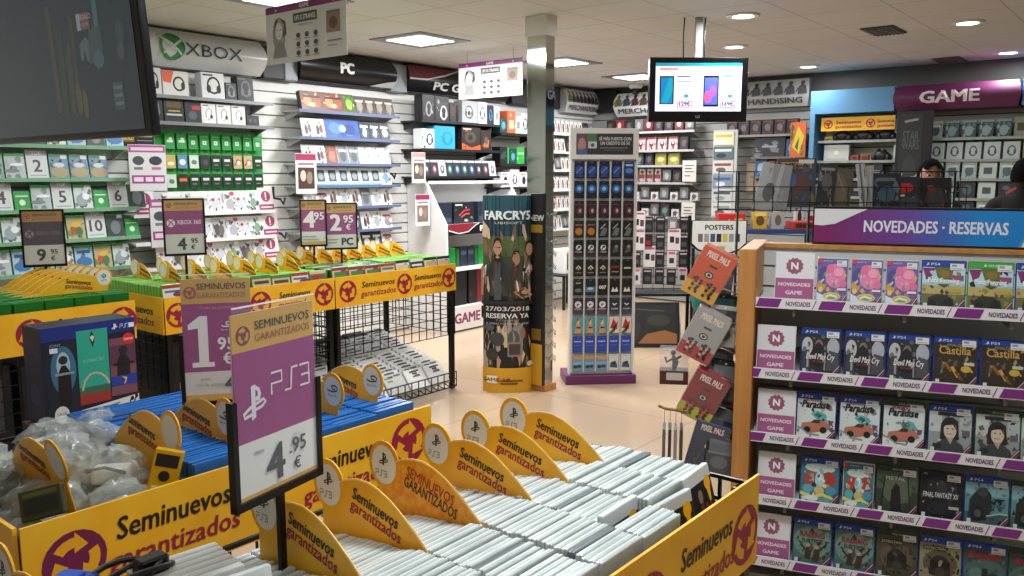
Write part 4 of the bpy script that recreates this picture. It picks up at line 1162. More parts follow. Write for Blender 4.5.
# ------------------------------------------------------------------ the novelty gondola at the right
GZ = R(-72.8)
GF = Frame(2.849, 1.244, GZ)
def gondola():
    t = thing('shelf_gondola', 'shelf unit with a wooden end post and five rows of new games at right', 'shelf unit', GF.p(0, 0, 0), GZ)
    MB().rbox(0, .062, 0, .50, 0, 1.335, WOOD, .003, 1).build('end_panel', t)
    b = MB()
    LG = 1.25
    b.box(.062, LG, .33, .36, 0, 1.32, slatd)
    z = .05
    while z < 1.31:
        b.box(.062, LG, .31, .33, z, min(z + .072, 1.32), mat('#c6c7c4', .5)); z += .08
    b.build('back_panel', t)
    MB().rbox(.062, LG, .295, .375, 1.318, 1.336, WOOD, .002, 1).build('top_rail', t)
    MB().box(.062, LG, .05, .36, 0, .09, mat('#8a8a88', .5)).build('plinth', t)
    for zi, z in enumerate(RZ):
        s = MB()
        s.box(.065, LG, .004, .31, z - .012, z, mat('#d7d8d6', .4))
        shf = s; s = MB(); s.box(.065, LG, .0, .006, z - .016, z + .022, mat('#e2e1e4', .35))
        # repeated word strips along the lip
        S = []
        x = [.0, -.06, -.035, -.05, -.045][zi]
        while x < .95:
            S += [('p', [(max(0, (x + .0) / 1.185), .1), (max(0, (x + .078) / 1.185), .1), (max(0, (x + .090) / 1.185), .92), (max(0, (x + .012) / 1.185), .92)], '#7b2f80')]
            if x + .1 > 0: S += [('t', 'NOVEDADES', (x + .145) / 1.185, .30, .42, '#4a2a55', {'b': .03, 'fw': .082 / 1.185}), ('p', [((x + .192) / 1.185, .1), ((x + .195) / 1.185, .1), ((x + .207) / 1.185, .92), ((x + .204) / 1.185, .92)], '#7b2f80')]
            x += .212
        s.front(.065, z - .016, 1.185, .038, S, -.0004, .0001)
        rail, s = s, shf
        for x in (.19, .55, .87, 1.15):
            s.box(x, x + .012, .02, .3, z - .045, z - .012, mat('#6e6e6e', .5))
        rail.build('price_rail', s.build('shelf', t))
    return t
RZ = [1.142, .882, .642, .403, .163]
gondola()
# header board
t = thing('header_sign', 'long header board in purple and blue standing on top of the novelty shelf', 'sign', GF.p(.235, .33, 1.336), GZ)
MB().rbox(-.0, .76, 0, .03, 0, .145, mat('#141416', .35), .003, 1).build('frame', t)
def blend(c1, c2, t_):
    a, b = [int(c1[i:i + 2], 16) for i in (1, 3, 5)], [int(c2[i:i + 2], 16) for i in (1, 3, 5)]
    return '#%02x%02x%02x' % tuple(int(p + (q - p) * t_) for p, q in zip(a, b))
S = []
N = 26
for i in range(N):
    f = i / (N - 1)
    c = blend('#7d1c5c', '#6a4a9c', f / .45) if f < .45 else blend('#6a4a9c', '#1c86d0', min(1, (f - .45) / .3))
    S.append(('r', i / N, 0, (i + 1) / N + .001, 1, c))
S += [('p', [(0, 1), (0, .52), (.04, .50), (.10, .56), (.16, .74), (.22, .92), (.25, 1)], '#e0e0e2'), ('p', [(1, 0), (1, .62), (.97, .42), (.94, .16), (.93, 0)], '#e6e4d0'), ('p', [(.93, 0), (.94, .16), (.97, .42), (1, .62), (1, .75), (.955, .45), (.915, 0)], '#2fa0d8'),
      ('t', 'NOVEDADES · RESERVAS', .555, .34, .34, '#e9e6f0', {'b': .035, 'fw': .635})]
MB().front(.006, .008, .748, .128, S, -.001).build('print', t)

# sign holders
def nov_sign():
    t = thing('shelf_sign', 'x', 'sign')
    MB().rbox(0, .135, 0, .004, 0, .172, mat('#d9dadc', .2), .001, 1).build('clear_holder', t)
    S = [('r', 0, 0, 1, 1, '#dddde0'), ('r', 0, 0, 1, .46, '#a03079')] + badge(.49, .73, .19, '#8c2458', .135 / .172) + [('t', 'N', .49, .66, .15, '#ecebee', {'b': .05}), ('t', 'NOVEDADES', .5, .29, .075, '#efe6ee', {'b': .03, 'fw': .84}), ('t', 'GAME', .5, .11, .08, '#efe6ee', {'b': .03, 'fw': .44})]
    MB().front(.003, .004, .129, .164, S, -.0006, .0001).build('print', t)
    MB().box(.001, .134, -.0035, -.0028, .001, .171, CLR).build('clear_sleeve', t)
    return t
NS = Proto(nov_sign)
PH = '#1b3a8c'
def base_cover(bg, top, plat, lab=True):
    S = [('r', 0, 0, 1, 1, bg)]
    return S
_fs = [0]
def finish(S, plat, at=None):
    _fs[0] += 1
    S = busy([q for q in S if q[0] != 't'], 34, _fs[0], .02, .09, at=at) + [q for q in S if q[0] == 't']
    if plat == 'ps':
        S = S + [('r', 0, .885, 1, 1, '#1c3d90')] + ps_mark(.12, .94, .07, '#dfe6f2', .79) + [('t', 'PS4', .30, .915, .055, '#dfe6f2', {'fw': .2})]
    elif plat == 'xb':
        S = S + [('r', 0, .885, 1, 1, '#3f9a3c')] + sphere_mark(.37, .945, .026, '#e4f0e2', '#3f9a3c', .79) + [('t', 'XBOX ONE', .55, .925, .045, '#e4f0e2', {'fw': .24})]
    elif plat == 'xbd':
        S = S + [('r', 0, .91, 1, 1, '#233020')] + [('t', 'XBOX ONE', .5, .935, .04, '#b8c8b4', {'fw': .28})]
    elif plat == 'sw':
        S = S + [('r', 0, .90, .13, 1, '#d8343a'), ('t', 'SWITCH', .33, .925, .035, '#d8c8d0', {'fw': .3})]
    elif plat == 'pc':
        S = S + [('t', 'PC', .12, .93, .04, '#cfcfcf')]
    return S + [('r', .64, .83, .96, .965, '#d5d9dc'), ('r', .68, .90, .80, .945, '#8a8f94'), ('r', .67, .85, .92, .868, '#a0a4a8'), ('p', [(1, 0), (1, .26), (.74, 0)], '#47202f'), ('s', [(.78, .0), (1, .22)], .02, '#c9a7b4'), ('s', [(.85, .0), (1, .15)], .016, '#8a5a6c'), ('r', .05, .03, .14, .12, '#d6d8d2')]
def star(S): return S
cov = {}
pink = [('r', 0, 0, 1, 1, '#6a5a9a'), ('e', .25, .62, .22, .2, '#4a4a86'), ('e', .15, .40, .14, .12, '#c8963a'), ('e', .22, .48, .07, .06, '#3c5a9a'), ('e', .12, .30, .08, .06, '#e0c060'), ('e', .60, .62, .34, .27, '#e07fa6'), ('e', .42, .78, .12, .1, '#d76f9a'), ('e', .86, .45, .12, .09, '#d76f9a'), ('e', .70, .70, .16, .10, '#ea9abb'), ('p', [(0, 0), (0, .24), (.4, .12), (.6, 0)], '#cfdbe8'), ('p', [(.1, 0), (0, .1), (0, .0)], '#6aa0d0'), ('e', .5, .16, .30, .09, '#e8c23a'), ('e', .5, .16, .25, .06, '#3aa0c8'), ('s', [(.3, .14), (.45, .19), (.7, .15)], .05, '#f0dc80'), ('r', .68, .30, .96, .35, '#e8d8e0')]
cov['pink'] = finish(pink, 'sw')
def farm(p):
    return finish([('r', 0, 0, 1, 1, '#9cc0d4'), ('r', 0, .55, 1, .9, '#b8d4de'), ('r', 0, .28, 1, .50, '#b2a464'), ('r', 0, .0, 1, .32, '#6b6a40'), ('p', [(0, .86), (.30, .86), (.24, .70), (.10, .62)], '#7a2a6a'), ('p', [(.28, .88), (.74, .88), (.66, .66), (.52, .62), (.36, .66)], '#5c6a2c'), ('e', .52, .75, .12, .07, '#8a6a2a'), ('t', 'Pure Farming', .5, .56, .10, '#eef0e2', {'b': .03, 'fw': .72}), ('p', [(.36, .53), (.66, .53), (.51, .46)], '#3d4a2a'), ('p', [(.12, .04), (.16, .24), (.36, .32), (.58, .30), (.74, .22), (.78, .04)], '#2c2c26'), ('e', .26, .12, .09, .09, '#17171a'), ('e', .62, .12, .11, .11, '#17171a'), ('r', .62, .36, .92, .44, '#a8a040'), ('r', .68, .62, .96, .72, '#8a4a78')], p)
cov['farmps'] = farm('ps'); cov['farmxb'] = farm('xb')
cov['demon'] = finish([('r', 0, 0, 1, 1, '#26282c'), ('e', .15, .62, .14, .2, '#b9b9bc'), ('e', .45, .66, .10, .12, '#7a6a66'), ('e', .82, .62, .16, .2, '#a8acb4'), ('p', [(.26, .2), (.30, .62), (.44, .72), (.58, .62), (.62, .2)], '#1a1a1e'), ('p', [(.0, .1), (.05, .5), (.2, .55), (.26, .1)], '#3a3c40'), ('p', [(.66, .1), (.72, .55), (.95, .5), (1, .1)], '#484a50'), ('r', .15, .15, .2, .5, '#9a9a9c'), ('r', .6, .1, .64, .5, '#8a8a8c'), ('t', 'Devil May Cry', .5, .34, .13, '#e4e2e2', {'sh': .3, 'b': .02, 'fw': .74}), ('t', 'HD COLLECTION', .5, .27, .04, '#b04040', {'fw': .4})], 'ps')
cov['castle'] = finish([('r', 0, 0, 1, 1, '#2a2218'), ('e', .5, .4, .5, .35, '#33291c'), ('t', 'Castilla', .48, .66, .17, '#c09a50', {'b': .02, 'fw': .74}), ('t', 'MALDITA', .55, .82, .06, '#a88a50', {'b': .02, 'fw': .4}), ('s', [(.25, .48), (.42, .30)], .06, '#8a5a24'), ('s', [(.42, .40), (.58, .18)], .06, '#c89a4a'), ('s', [(.5, .3), (.68, .12)], .05, '#7a4a20'), ('e', .75, .36, .12, .07, '#c0a440'), ('r', .70, .44, .94, .50, '#c8c0a8')], 'ps')
def car(p):
    return finish([('r', 0, 0, 1, 1, '#c9d4d4'), ('r', 0, 0, 1, .2, '#dfe2de'), ('t', 'Paradise', .48, .70, .16, '#1c1a1c', {'b': .05, 'sh': .25, 'fw': .72}), ('t', 'BURNOUT', .46, .845, .06, '#a03a3a', {'b': .03, 'fw': .5}), ('p', [(.36, .56), (.52, .64), (.74, .58), (.86, .42), (.66, .40), (.50, .46)], '#5aa8a4'), ('p', [(.44, .54), (.55, .60), (.66, .54), (.6, .48)], '#2a6468'), ('p', [(.10, .20), (.14, .34), (.36, .38), (.58, .44), (.80, .40), (.90, .28), (.70, .20), (.4, .14)], '#b2705c'), ('p', [(.36, .36), (.46, .44), (.62, .44), (.60, .36)], '#40302c'), ('e', .28, .20, .09, .07, '#1a1a1c'), ('e', .70, .22, .09, .07, '#1a1a1c'), ('s', [(.0, .26), (.12, .22), (.3, .12), (.6, .10)], .03, '#8a9a94'), ('p', [(.82, .44), (.96, .44), (.92, .34), (.84, .34)], '#6a4a66')], p)
cov['carps'] = car('ps'); cov['carxb'] = car('xbd')
def port(p):
    return finish([('r', 0, 0, 1, 1, '#8c9694'), ('r', 0, .45, .3, .9, '#b9c4c0'), ('r', .72, .4, 1, .9, '#a8b2b0'), ('r', .2, .80, .8, .87, '#25282a'), ('p', [(.26, .30), (.28, .62), (.38, .76), (.54, .78), (.68, .70), (.72, .32), (.62, .28), (.4, .26)], '#25231f'), ('e', .50, .50, .15, .19, '#c9b8a4'), ('p', [(.33, .56), (.40, .70), (.58, .70), (.66, .50), (.56, .62), (.42, .60)], '#1e1c19'), ('p', [(.10, 0), (.20, .22), (.40, .32), (.60, .32), (.80, .20), (.88, 0)], '#3d4240'), ('p', [(.42, .34), (.58, .34), (.52, .2)], '#b09a88'), ('s', [(.43, .42), (.56, .42)], .014, '#7a4a40'), ('e', .44, .53, .025, .014, '#2a2622'), ('e', .56, .53, .025, .014, '#2a2622'), ('r', .78, .40, .96, .52, '#5a5f60'), ('r', .1, .1, .3, .2, '#26282a')], p, 3)
cov['portps'] = port('ps'); cov['portxb'] = port('xbd')
def swirl(p):
    return finish([('r', 0, 0, 1, 1, '#3d7080'), ('e', .5, .78, .4, .1, '#c4d8d8'), ('t', 'Secret of', .40, .78, .07, '#e0e6e4', {'b': .02, 'fw': .5}), ('e', .28, .52, .18, .18, '#b2422c'), ('e', .74, .54, .18, .18, '#a83a30'), ('e', .5, .52, .12, .2, '#a8d0d4'), ('e', .5, .60, .05, .1, '#e0ecec'), ('e', .2, .3, .14, .1, '#58a8b4'), ('e', .8, .3, .14, .1, '#4a90a8'), ('e', .5, .28, .14, .09, '#c8b478'), ('s', [(.0, .2), (.3, .12), (.6, .2), (.9, .1)], .08, '#d8d070'), ('e', .3, .1, .2, .06, '#dce4e0'), ('e', .66, .08, .2, .06, '#5aa0a0'), ('e', .36, .40, .06, .05, '#2a3038'), ('e', .64, .40, .06, .05, '#e0c8a0')], p)
cov['swirlps'] = swirl('ps'); cov['swirlsw'] = swirl('sw')
cov['forest'] = finish([('r', 0, 0, 1, 1, '#2f3a2e'), ('r', 0, .5, 1, .9, '#4a5848'), ('e', .5, .5, .36, .3, '#55604e'), ('p', [(.34, .05), (.36, .5), (.46, .66), (.56, .6), (.64, .05)], '#181a18'), ('t', 'METAL', .46, .72, .08, '#a8aea4', {'fw': .5}), ('s', [(.1, .1), (.2, .8)], .03, '#20261e'), ('s', [(.84, .1), (.76, .8)], .03, '#20261e')], 'xbd')
cov['black15'] = finish([('r', 0, 0, 1, 1, '#121316'), ('e', .5, .7, .34, .2, '#23262c'), ('p', [(.38, .5), (.44, .78), (.54, .84), (.62, .76), (.66, .5)], '#2e3238'), ('e', .52, .79, .06, .05, '#4a4642'), ('t', 'FINAL FANTASY XV', .5, .46, .11, '#d4d6da', {'b': .01, 'fw': .84}), ('e', .5, .25, .3, .16, '#1c2026'), ('r', .7, .24, .94, .30, '#a8a8a8')], 'pc')
def moto(p):
    return finish([('r', 0, 0, 1, 1, '#5a8a94'), ('r', 0, .62, 1, .9, '#7ca8ae'), ('r', 0, .0, 1, .26, '#3a5a60'), ('p', [(.08, .14), (.10, .52), (.26, .72), (.48, .80), (.60, .66), (.62, .34), (.50, .12), (.2, .08)], '#20262a'), ('e', .40, .70, .13, .1, '#3a3e40'), ('e', .30, .24, .16, .16, '#14171a'), ('e', .30, .24, .08, .08, '#4a5054'), ('t', 'TT', .78, .46, .12, '#16181c', {'b': .06, 'sh': .3}), ('t', 'ISLE OF MAN', .76, .40, .04, '#16181c', {'b': .02, 'fw': .3}), ('s', [(.5, .2), (.8, .28), (1, .27)], .03, '#a8b8a0')], p)
cov['motops'] = moto('ps'); cov['motoxb'] = moto('xbd')
cov['crew'] = finish([('r', 0, 0, 1, 1, '#4d6a66'), ('e', .5, .5, .5, .35, '#688a80'), ('t', 'RAGING', .5, .62, .12, '#8a2e28', {'b': .05, 'fw': .66}), ('t', 'JUSTICE', .5, .50, .08, '#40302c', {'b': .04, 'fw': .56}), ('p', [(.30, .12), (.34, .36), (.44, .42), (.5, .3), (.46, .1)], '#39302a'), ('p', [(.52, .10), (.56, .34), (.66, .38), (.72, .28), (.68, .08)], '#4a2c26'), ('e', .4, .43, .06, .04, '#b09078'), ('e', .62, .40, .06, .04, '#b09078'), ('s', [(.15, .5), (.35, .3)], .03, '#2a221e'), ('s', [(.9, .52), (.65, .28)], .03, '#2a221e')], 'ps')
def mask(p):
    return finish([('r', 0, 0, 1, 1, '#8a8468' if p == 'ps' else '#4a4436'), ('e', .5, .45, .42, .3, '#5a5240'), ('p', [(.24, .2), (.26, .52), (.42, .64), (.60, .62), (.74, .50), (.76, .2)], '#2a2622'), ('e', .36, .44, .10, .09, '#14161a'), ('e', .64, .44, .10, .09, '#14161a'), ('e', .5, .28, .12, .1, '#3d382e'), ('r', .08, .74, .64, .82, '#2e2a20'), ('t', 'EXTINCTION', .36, .75, .06, '#c8c0a0', {'fw': .5})], p)
cov['maskps'] = mask('ps'); cov['maskxb'] = mask('xbd')
def redt(p):
    return finish([('r', 0, 0, 1, 1, '#36504e'), ('e', .5, .4, .5, .3, '#48645e'), ('t', 'REVENANT', .5, .70, .12, '#a02a30', {'b': .05, 'fw': .8}), ('e', .3, .36, .16, .14, '#5d7a74'), ('e', .7, .30, .16, .12, '#26383a'), ('p', [(.4, .1), (.44, .5), (.56, .5), (.6, .1)], '#20282a')], p)
cov['redps'] = redt('ps'); cov['redxb'] = redt('xbd')
SHC = {'ps': mat('#1d3c98', .2), 'xb': mat('#3a9a34', .2), 'xbd': mat('#22502a', .2), 'sw': mat('#b9bcc4', .2), 'pc': mat('#17181b', .25)}
def case_pro(key, plat):
    w, h = (.105, .168) if plat == 'sw' else (.136, .171)
    return Proto(lambda: mk_front_case(cov[key], SHC[plat], w, h))
CP = {}
ROWDEF = [
    (.125, [(.266, 'pink', 'sw', 'pink cartoon'), (.378, 'pink', 'sw', 'pink cartoon'), (.490, 'pink', 'sw', 'pink cartoon'), (.602, 'farmps', 'ps', 'blue-topped farming'), (.742, 'farmxb', 'xb', 'green-topped farming'), (.882, 'farmps', 'ps', 'blue-topped farming')]),
    (.072, [(.224, 'demon', 'ps', 'grey demon-hunter'), (.371, 'demon', 'ps', 'grey demon-hunter'), (.512, 'demon', 'ps', 'grey demon-hunter'), (.655, 'castle', 'ps', 'dark brown castle'), (.798, 'castle', 'ps', 'dark brown castle'), (.94, 'castle', 'ps', 'dark brown castle')]),
    (.083, [(.220, 'carps', 'ps', 'pale racing car'), (.366, 'carps', 'ps', 'pale racing car'), (.509, 'carxb', 'xbd', 'green-spined racing car'), (.654, 'portps', 'ps', 'grey portrait'), (.797, 'portxb', 'xbd', 'green-spined grey portrait'), (.932, 'portxb', 'xbd', 'green-spined grey portrait')]),
    (.093, [(.243, 'swirlps', 'ps', 'teal and red fantasy'), (.39, 'swirlsw', 'sw', 'narrow teal and red fantasy'), (.501, 'forest', 'xbd', 'murky green forest'), (.640, 'black15', 'pc', 'tall black fantasy'), (.781, 'motops', 'ps', 'teal motorcycle'), (.92, 'motoxb', 'xbd', 'green-spined motorcycle')]),
    (.085, [(.228, 'crew', 'ps', 'sea-green brawlers'), (.373, 'crew', 'ps', 'sea-green brawlers'), (.514, 'maskxb', 'xbd', 'dark gas mask'), (.653, 'maskps', 'ps', 'olive gas mask'), (.791, 'redps', 'ps', 'red-titled teal'), (.93, 'redxb', 'xbd', 'red-titled green-spined')])]
RN = ['top', 'second', 'third', 'fourth', 'bottom']
for r_, (sxp, cases) in enumerate(ROWDEF):
    z = RZ[r_] + .0005
    NS.put(f'purple and white N badge sign, left end of the {RN[r_]} row of new games', 'sign', 'purple and white shelf signs', GF.p(sxp, .022, z + (.012 if r_ == 0 else .004)), GZ, R(-9))
    for i, (x, k, plat, nm) in enumerate(cases):
        if k not in CP: CP[k] = case_pro(k, plat)
        lab = f'{nm} game case, {ORD[i]} from left, {RN[r_]} row of new games'
        CP[k].put(lab, 'game case', 'new games on the shelf', GF.p(x, .03, z + .003), GZ, R(-11))

# ------------------------------------------------------------------ hanging packs on the end post
def pal_box(lb, loc, roll, top, base, fig, title, h=.20, w=.135):
    t = thing('hanging_toy_box', lb, 'toy box', loc, R(-66), 'toy boxes hanging on the wooden post')
    t.rotation_euler = (R(8), roll, R(-66))
    MB().rbox(-w / 2, w / 2, 0, .06, -h / 2, h / 2, mat(top, .3), .004, 1).build('carton', t)
    S = [('r', 0, 0, 1, 1, top), ('r', 0, 0, 1, .27, base), ('t', title, .5, .82, .12, '#ecdcd0', {'b': .06, 'fw': .64}), ('e', .5, .50, .13, .07, '#17171a'), ('e', .5, .50, .09, .045, '#d9d2c4'), ('e', .5, .50, .05, .03, '#17171a'), ('r', .38, .66, .62, .70, '#26221e')]
    for cx in (.28, .70):
        # blocky little figures
        for (a, b, c) in [(-.09, .30, 0), (-.04, .33, 0), (.05, .30, 0), (-.09, .24, 1), (-.04, .26, 0), (.01, .26, 1), (.05, .24, 0), (-.07, .18, 0), (.0, .18, 1), (.04, .17, 0), (-.06, .12, 1), (.02, .12, 0), (-.08, .07, 0), (.04, .07, 0)]:
            S.append(('r', cx + a * 1.5, b, cx + a * 1.5 + .085, b + .06, fig[c]))
    MB().front(-w / 2, -h / 2, w, h, S, -.0004).build('print', t)
    c = MB().box(-w / 2 - .003, w / 2 + .003, -.004, -.003, -h / 2 - .003, h / 2 + .004, CLR)
    c.box(-.03, .03, .01, .012, h / 2, h / 2 + .03, CLR)
    c.build('clear_cover', t)
HP = lambda x, y, z: GF.p(x, y, z)
pal_box('orange and yellow toy box hanging askew at the top of the wooden post', (2.915, 1.39, 1.222), R(27), '#d4501a', '#e6a818', ('#2a2018', '#c8862a'), 'PIXEL PALS')
pal_box('grey toy box with a red base hanging second on the wooden post', (2.905, 1.40, .985), R(26), '#a8a8a6', '#b8282a', ('#3a1a18', '#d8b090'), 'PIXEL PALS')
pal_box('dark red toy box with a lime base hanging third on the wooden post', (2.905, 1.395, .745), R(25), '#8e1a26', '#b8c020', ('#5a1418', '#c83a3a'), 'PIXEL PALS')
pal_box('dark blue toy box hanging lowest on the wooden post', (2.93, 1.38, .545), R(14), '#17264e', '#1a2a5a', ('#10182e', '#2a3a6a'), 'PIXEL PALS')
t = thing('hanging_rack', 'grey wire clip rack on the left face of the wooden post', 'rack', GF.p(-.001, .12, .4), GZ)
q = MB()
q.tube([(-.004, .0, 0), (-.004, 0, .92)], .004, GREYM, 6); q.tube([(-.004, .2, 0), (-.004, .2, .92)], .004, GREYM, 6)
for i in range(8):
    z = .06 + i * .115
    q.tube([(-.004, 0, z), (-.06, 0, z + .02), (-.13, .01, z + .03), (-.135, .01, z + .045)], .003, GREYM, 5)
    q.tube([(-.004, .2, z), (-.06, .2, z + .02), (-.17, .2, z + .03), (-.175, .2, z + .045)], .003, GREYM, 5)
    q.rod((-.004, 0, z), (-.004, .2, z), .003, GREYM)
q.build('wire_hooks', t)
pk = []
for i, (c1, c2) in enumerate([('#23262a', '#6a6f74'), ('#3a2230', '#8a3a5a'), ('#1a2a2c', '#2a6a64'), ('#2a2a2c', '#c9c9c6'), ('#b9bab6', '#3a3d42')]):
    def mk(c1=c1, c2=c2):
        b = MB().rbox(-.055, .055, 0, .012, -.16, 0, mat(c1, .3), .003, 1)
        b.front(-.055, -.16, .11, .16, [('r', .1, .5, .9, .9, c2), ('e', .5, .3, .3, .16, '#55585c'), ('o', .5, .95, .02, '#e8e8e8')], -.0004)
        b.box(-.052, .052, -.012, -.002, -.15, -.07, CLR)
        return b.build('blister_pack')
    pk.append(Proto(mk))
for i, (x, y, z, k) in enumerate([(-.10, .32, 1.28, 0), (-.09, .33, 1.12, 2), (-.08, .32, 1.05, 1), (-.09, .33, .98, 3), (-.06, .16, 1.10, 4), (-.05, .16, .88, 0), (-.09, .30, .86, 2), (-.08, .32, .76, 3), (-.05, .17, .70, 0), (-.10, .30, .66, 1), (-.06, .18, .58, 4), (-.05, .12, .60, 0), (-.11, .32, .56, 2)]):
    pk[k].put(['dark', 'plum', 'teal', 'black and white', 'pale'][k] + f' blister pack behind the toy boxes, {ORD[i]} counting from the top', 'blister pack', 'blister packs on the wooden post', GF.p(x, y, z), R(-66), R(-4), R(6))
# figure in a clear box, on a hook
t = thing('figure_box', 'small clear box with a dark figurine hanging left of the grey toy box', 'toy box', (2.895, 1.515, .79), R(-60))
b = MB().box(-.055, .055, 0, .06, -.01, .0, mat('#4a2a2a', .4)); b.box(-.055, .055, -.001, .06, 0, .045, mat('#5a2c2c', .4)); b.front(-.03, .008, .065, .03, [('r', 0, 0, 1, 1, '#c9c2b8')], -.0015); b.build('base_card', t)
MB().box(-.055, .055, -.001, .061, .045, .135, clear_plastic('clear_box', '#e4e8ea', .2, .08)).build('clear_cover', t)
f = MB(); f.tube([(0, .03, .045), (.006, .03, .075), (-.004, .03, .10)], [.008, .013, .006], BLK, 8); f.blob(-.004, .03, .112, .011, .011, .012, BLK, 8); f.tube([(.0, .03, .09), (-.03, .025, .075), (-.035, .02, .095)], .005, BLK, 6); f.tube([(.004, .03, .085), (.028, .03, .1)], .005, BLK, 6); f.build('figurine', t)
MB().tube([(.02, .03, .135), (.02, .03, .26)], .002, GREYM, 5).build('hang_tab', t)
# strap and flat sleeves hanging below
o = MB().tube([(-.05, 0, .012), (-.02, 0, 0), (.05, 0, -.006), (.06, 0, -.004)], .006, noisy('#4a3010', '#c08a2a', 60, .5, 1, (6, 1, 1)), 8).build('striped_strap', None, (2.86, 1.505, .69), (0, 0, R(-60)))
tag(o, 'brown and tan striped strap sticking out left of the dark red toy box', 'strap')
for i in range(4):
    b = MB().box(-.006, .006, -.05, .05, -.17, 0, mat(['#6a6a66', '#3d3c3c', '#8f8d88', '#4c4844'][i], .25))
    b.rod((0, 0, 0), (0, 0, .07), .0015, GREYM)
    b.art(.1, .17, [('r', .2, .1, .8, .4, '#2a2a2c'), ('r', .1, .5, .9, .9, '#8a8680')], lambda u, v, k: (-.0062 - .0001 * k, .05 - u, -.17 + v))
    tag(b.build('flat_sleeve', None, (2.835 + i * .011, 1.52 - i * .019, .625), (0, 0, R(-62))), f'thin dark sleeve hanging edge-on below the striped strap, {ORD[i]} from the left', 'sleeve', 'thin sleeves below the strap')
# ------------------------------------------------------------------ wall shelving
LW = Frame(0, 6.25, 0)
FW = Frame(9.45, 6.25, R(-90))
def shelves(lb, fr, x0, x1, zs, depth, m, lip=None, lip_h=.026, cat='shelf unit', group='wall shelf units', ztop=None, name='wall_shelf_unit'):
    t = thing(name, lb, cat, fr.p(x0, 0, 0), fr.rz, group)
    W = x1 - x0
    for z in zs:
        s = MB()
        s.box(0, W, -depth, -.001, z - .015, z, m)
        for x in (.04, W - .055):
            s.prism([(-depth * .9, z - .015), (-.001, z - .015), (-.001, z - .09)], 'x', x, x + .012, m)
        sh_ = s.build('shelf', t)
        MB().box(0, W, -depth - .006, -depth, z - .02, z - .02 + lip_h, lip or m).build('price_rail', sh_)
    return t
def flat_item(name, w, h, t, shell, art, bev=.0025):
    def mk():
        b = MB().rbox(0, w, 0, t, 0, h, shell, min(bev, t * .3), 1)
        b.front(.002, .002, w - .004, h - .004, art, -.0004)
        return b.build(name)
    p = Proto(mk); p.w = w; p.name = name
    return p
def row(fr, x, z, depth, seq, where, cat, group, lib, gap=.008, lean=-9, jitter=.0, start=0):
    for i, k in enumerate(seq.split()):
        if k[0] == '-':
            x += float(k[1:] or .05); continue
        ds, p = lib[k]
        n = i + start
        p.put(f'{ds}, {ORD[n % 20]} from left, {where}', cat, group, fr.p(x, -depth + .03 + rnd.uniform(0, jitter), z + .001), fr.rz + rnd.uniform(-jitter, jitter), R(lean))
        x += p.w + gap
    return x
def pict(bg, *blobs, top=None, bar=None, lab=None):
    S = [('r', 0, 0, 1, 1, bg)]
    for b in blobs: S.append(('e',) + b)
    S = busy(S, 20, len(bg) + len(blobs) * 7 + int(bg[1:3], 16), .04, .17, extra=('#2c2e33', '#505459'))
    if bar: S.append(('r', .12, .66, .88, .78, bar))
    if top: S.append(('r', 0, .89, 1, 1, top))
    if lab: S.append(('r', .62, .80, .95, .95, lab))
    return S
GS = mat('#3a9a4a', .3); WS = mat('#dcdedc', .3); DS = mat('#232428', .3); BS = mat('#28488c', .3)
gc = lambda art, sh=GS: flat_item('game_case', .126, .17, .014, sh, art)
one = {'w': ('white and grey green-topped game case', gc(pict('#cfd8d8', (.4, .35, .3, .25, '#9aa6aa'), (.65, .5, .2, .14, '#e6ecec'), top='#3fa050', lab='#f0f0f0'))),
       'v': ('silver game case with slanted grey shapes', gc(pict('#b9c4c6', (.3, .3, .4, .08, '#7c888c'), (.6, .55, .35, .06, '#eef2f2'), top='#3fa050'))),
       'g': ('green bordered game case', gc(pict('#9cb8ae', (.5, .3, .4, .2, '#5a7a70'), bar='#2f9a48', top='#36a04a'))),
       'b': ('sky blue and tan game case', gc(pict('#6f90b4', (.5, .25, .5, .22, '#a89a78'), (.5, .55, .3, .1, '#c8d4dc'), top='#38884a', lab='#d8dcd8'))),
       'd': ('dark grey game case', gc(pict('#3c4446', (.5, .4, .3, .3, '#767f80'), top='#2f7a40', lab='#c8ccca'))),
       'c': ('colourful game case', gc(pict('#c2ad84', (.35, .35, .2, .18, '#b85a40'), (.65, .3, .2, .2, '#4f7a4a'), (.5, .6, .25, .12, '#d8b848'), top='#3fa050'))),
       'e': ('bright green download card', flat_item('download_card', .10, .13, .004, GS, [('r', 0, 0, 1, 1, '#2f9a46'), ('e', .5, .4, .2, .16, '#d8e8d8'), ('r', .1, .7, .9, .78, '#bfe0c4')])),
       'l': ('blue and white game case', gc(pict('#a9c4d8', (.5, .3, .45, .2, '#3f76b0'), bar='#2a5a9a', top='#3fa050')))}
for n in (2, 4, 5, 6, 9, 10):
    one[f't{n}'] = (f'white card reading TOP {n}', flat_item('ranking_card', .135, .195, .006, WS, [('r', 0, 0, 1, 1, '#d2d6d6'), ('r', 0, .80, 1, 1, '#a9a6ac'), ('t', 'TOP', .5, .83, .12, '#f2f2f2', {'b': .03}), ('t', str(n), .5, .24, .42, '#5a4a56', {'b': .03}), ('r', .1, .08, .9, .12, '#a8a8a8')]))
shelves('green-lipped shelf rack of new games under the dark television', LW, 1.75, 3.06, [1.80, 1.575, 1.365, 1.155, .94], .25, mat('#b9c7bd', .4), mat('#7fae8c', .4))
XO = 1.93
row(LW, XO, 1.80, .25, 'w d v d w l d l', 'top green-lipped shelf', 'game case', 'games on the green-lipped shelves', one)
row(LW, XO, 1.575, .25, 'v g v t2 b b b', 'second green-lipped shelf', 'game case', 'games on the green-lipped shelves', one, start=0)
row(LW, XO + .03, 1.365, .25, 'w t4 e v t5 w e t6 d', 'third green-lipped shelf', 'game case', 'games on the green-lipped shelves', one)
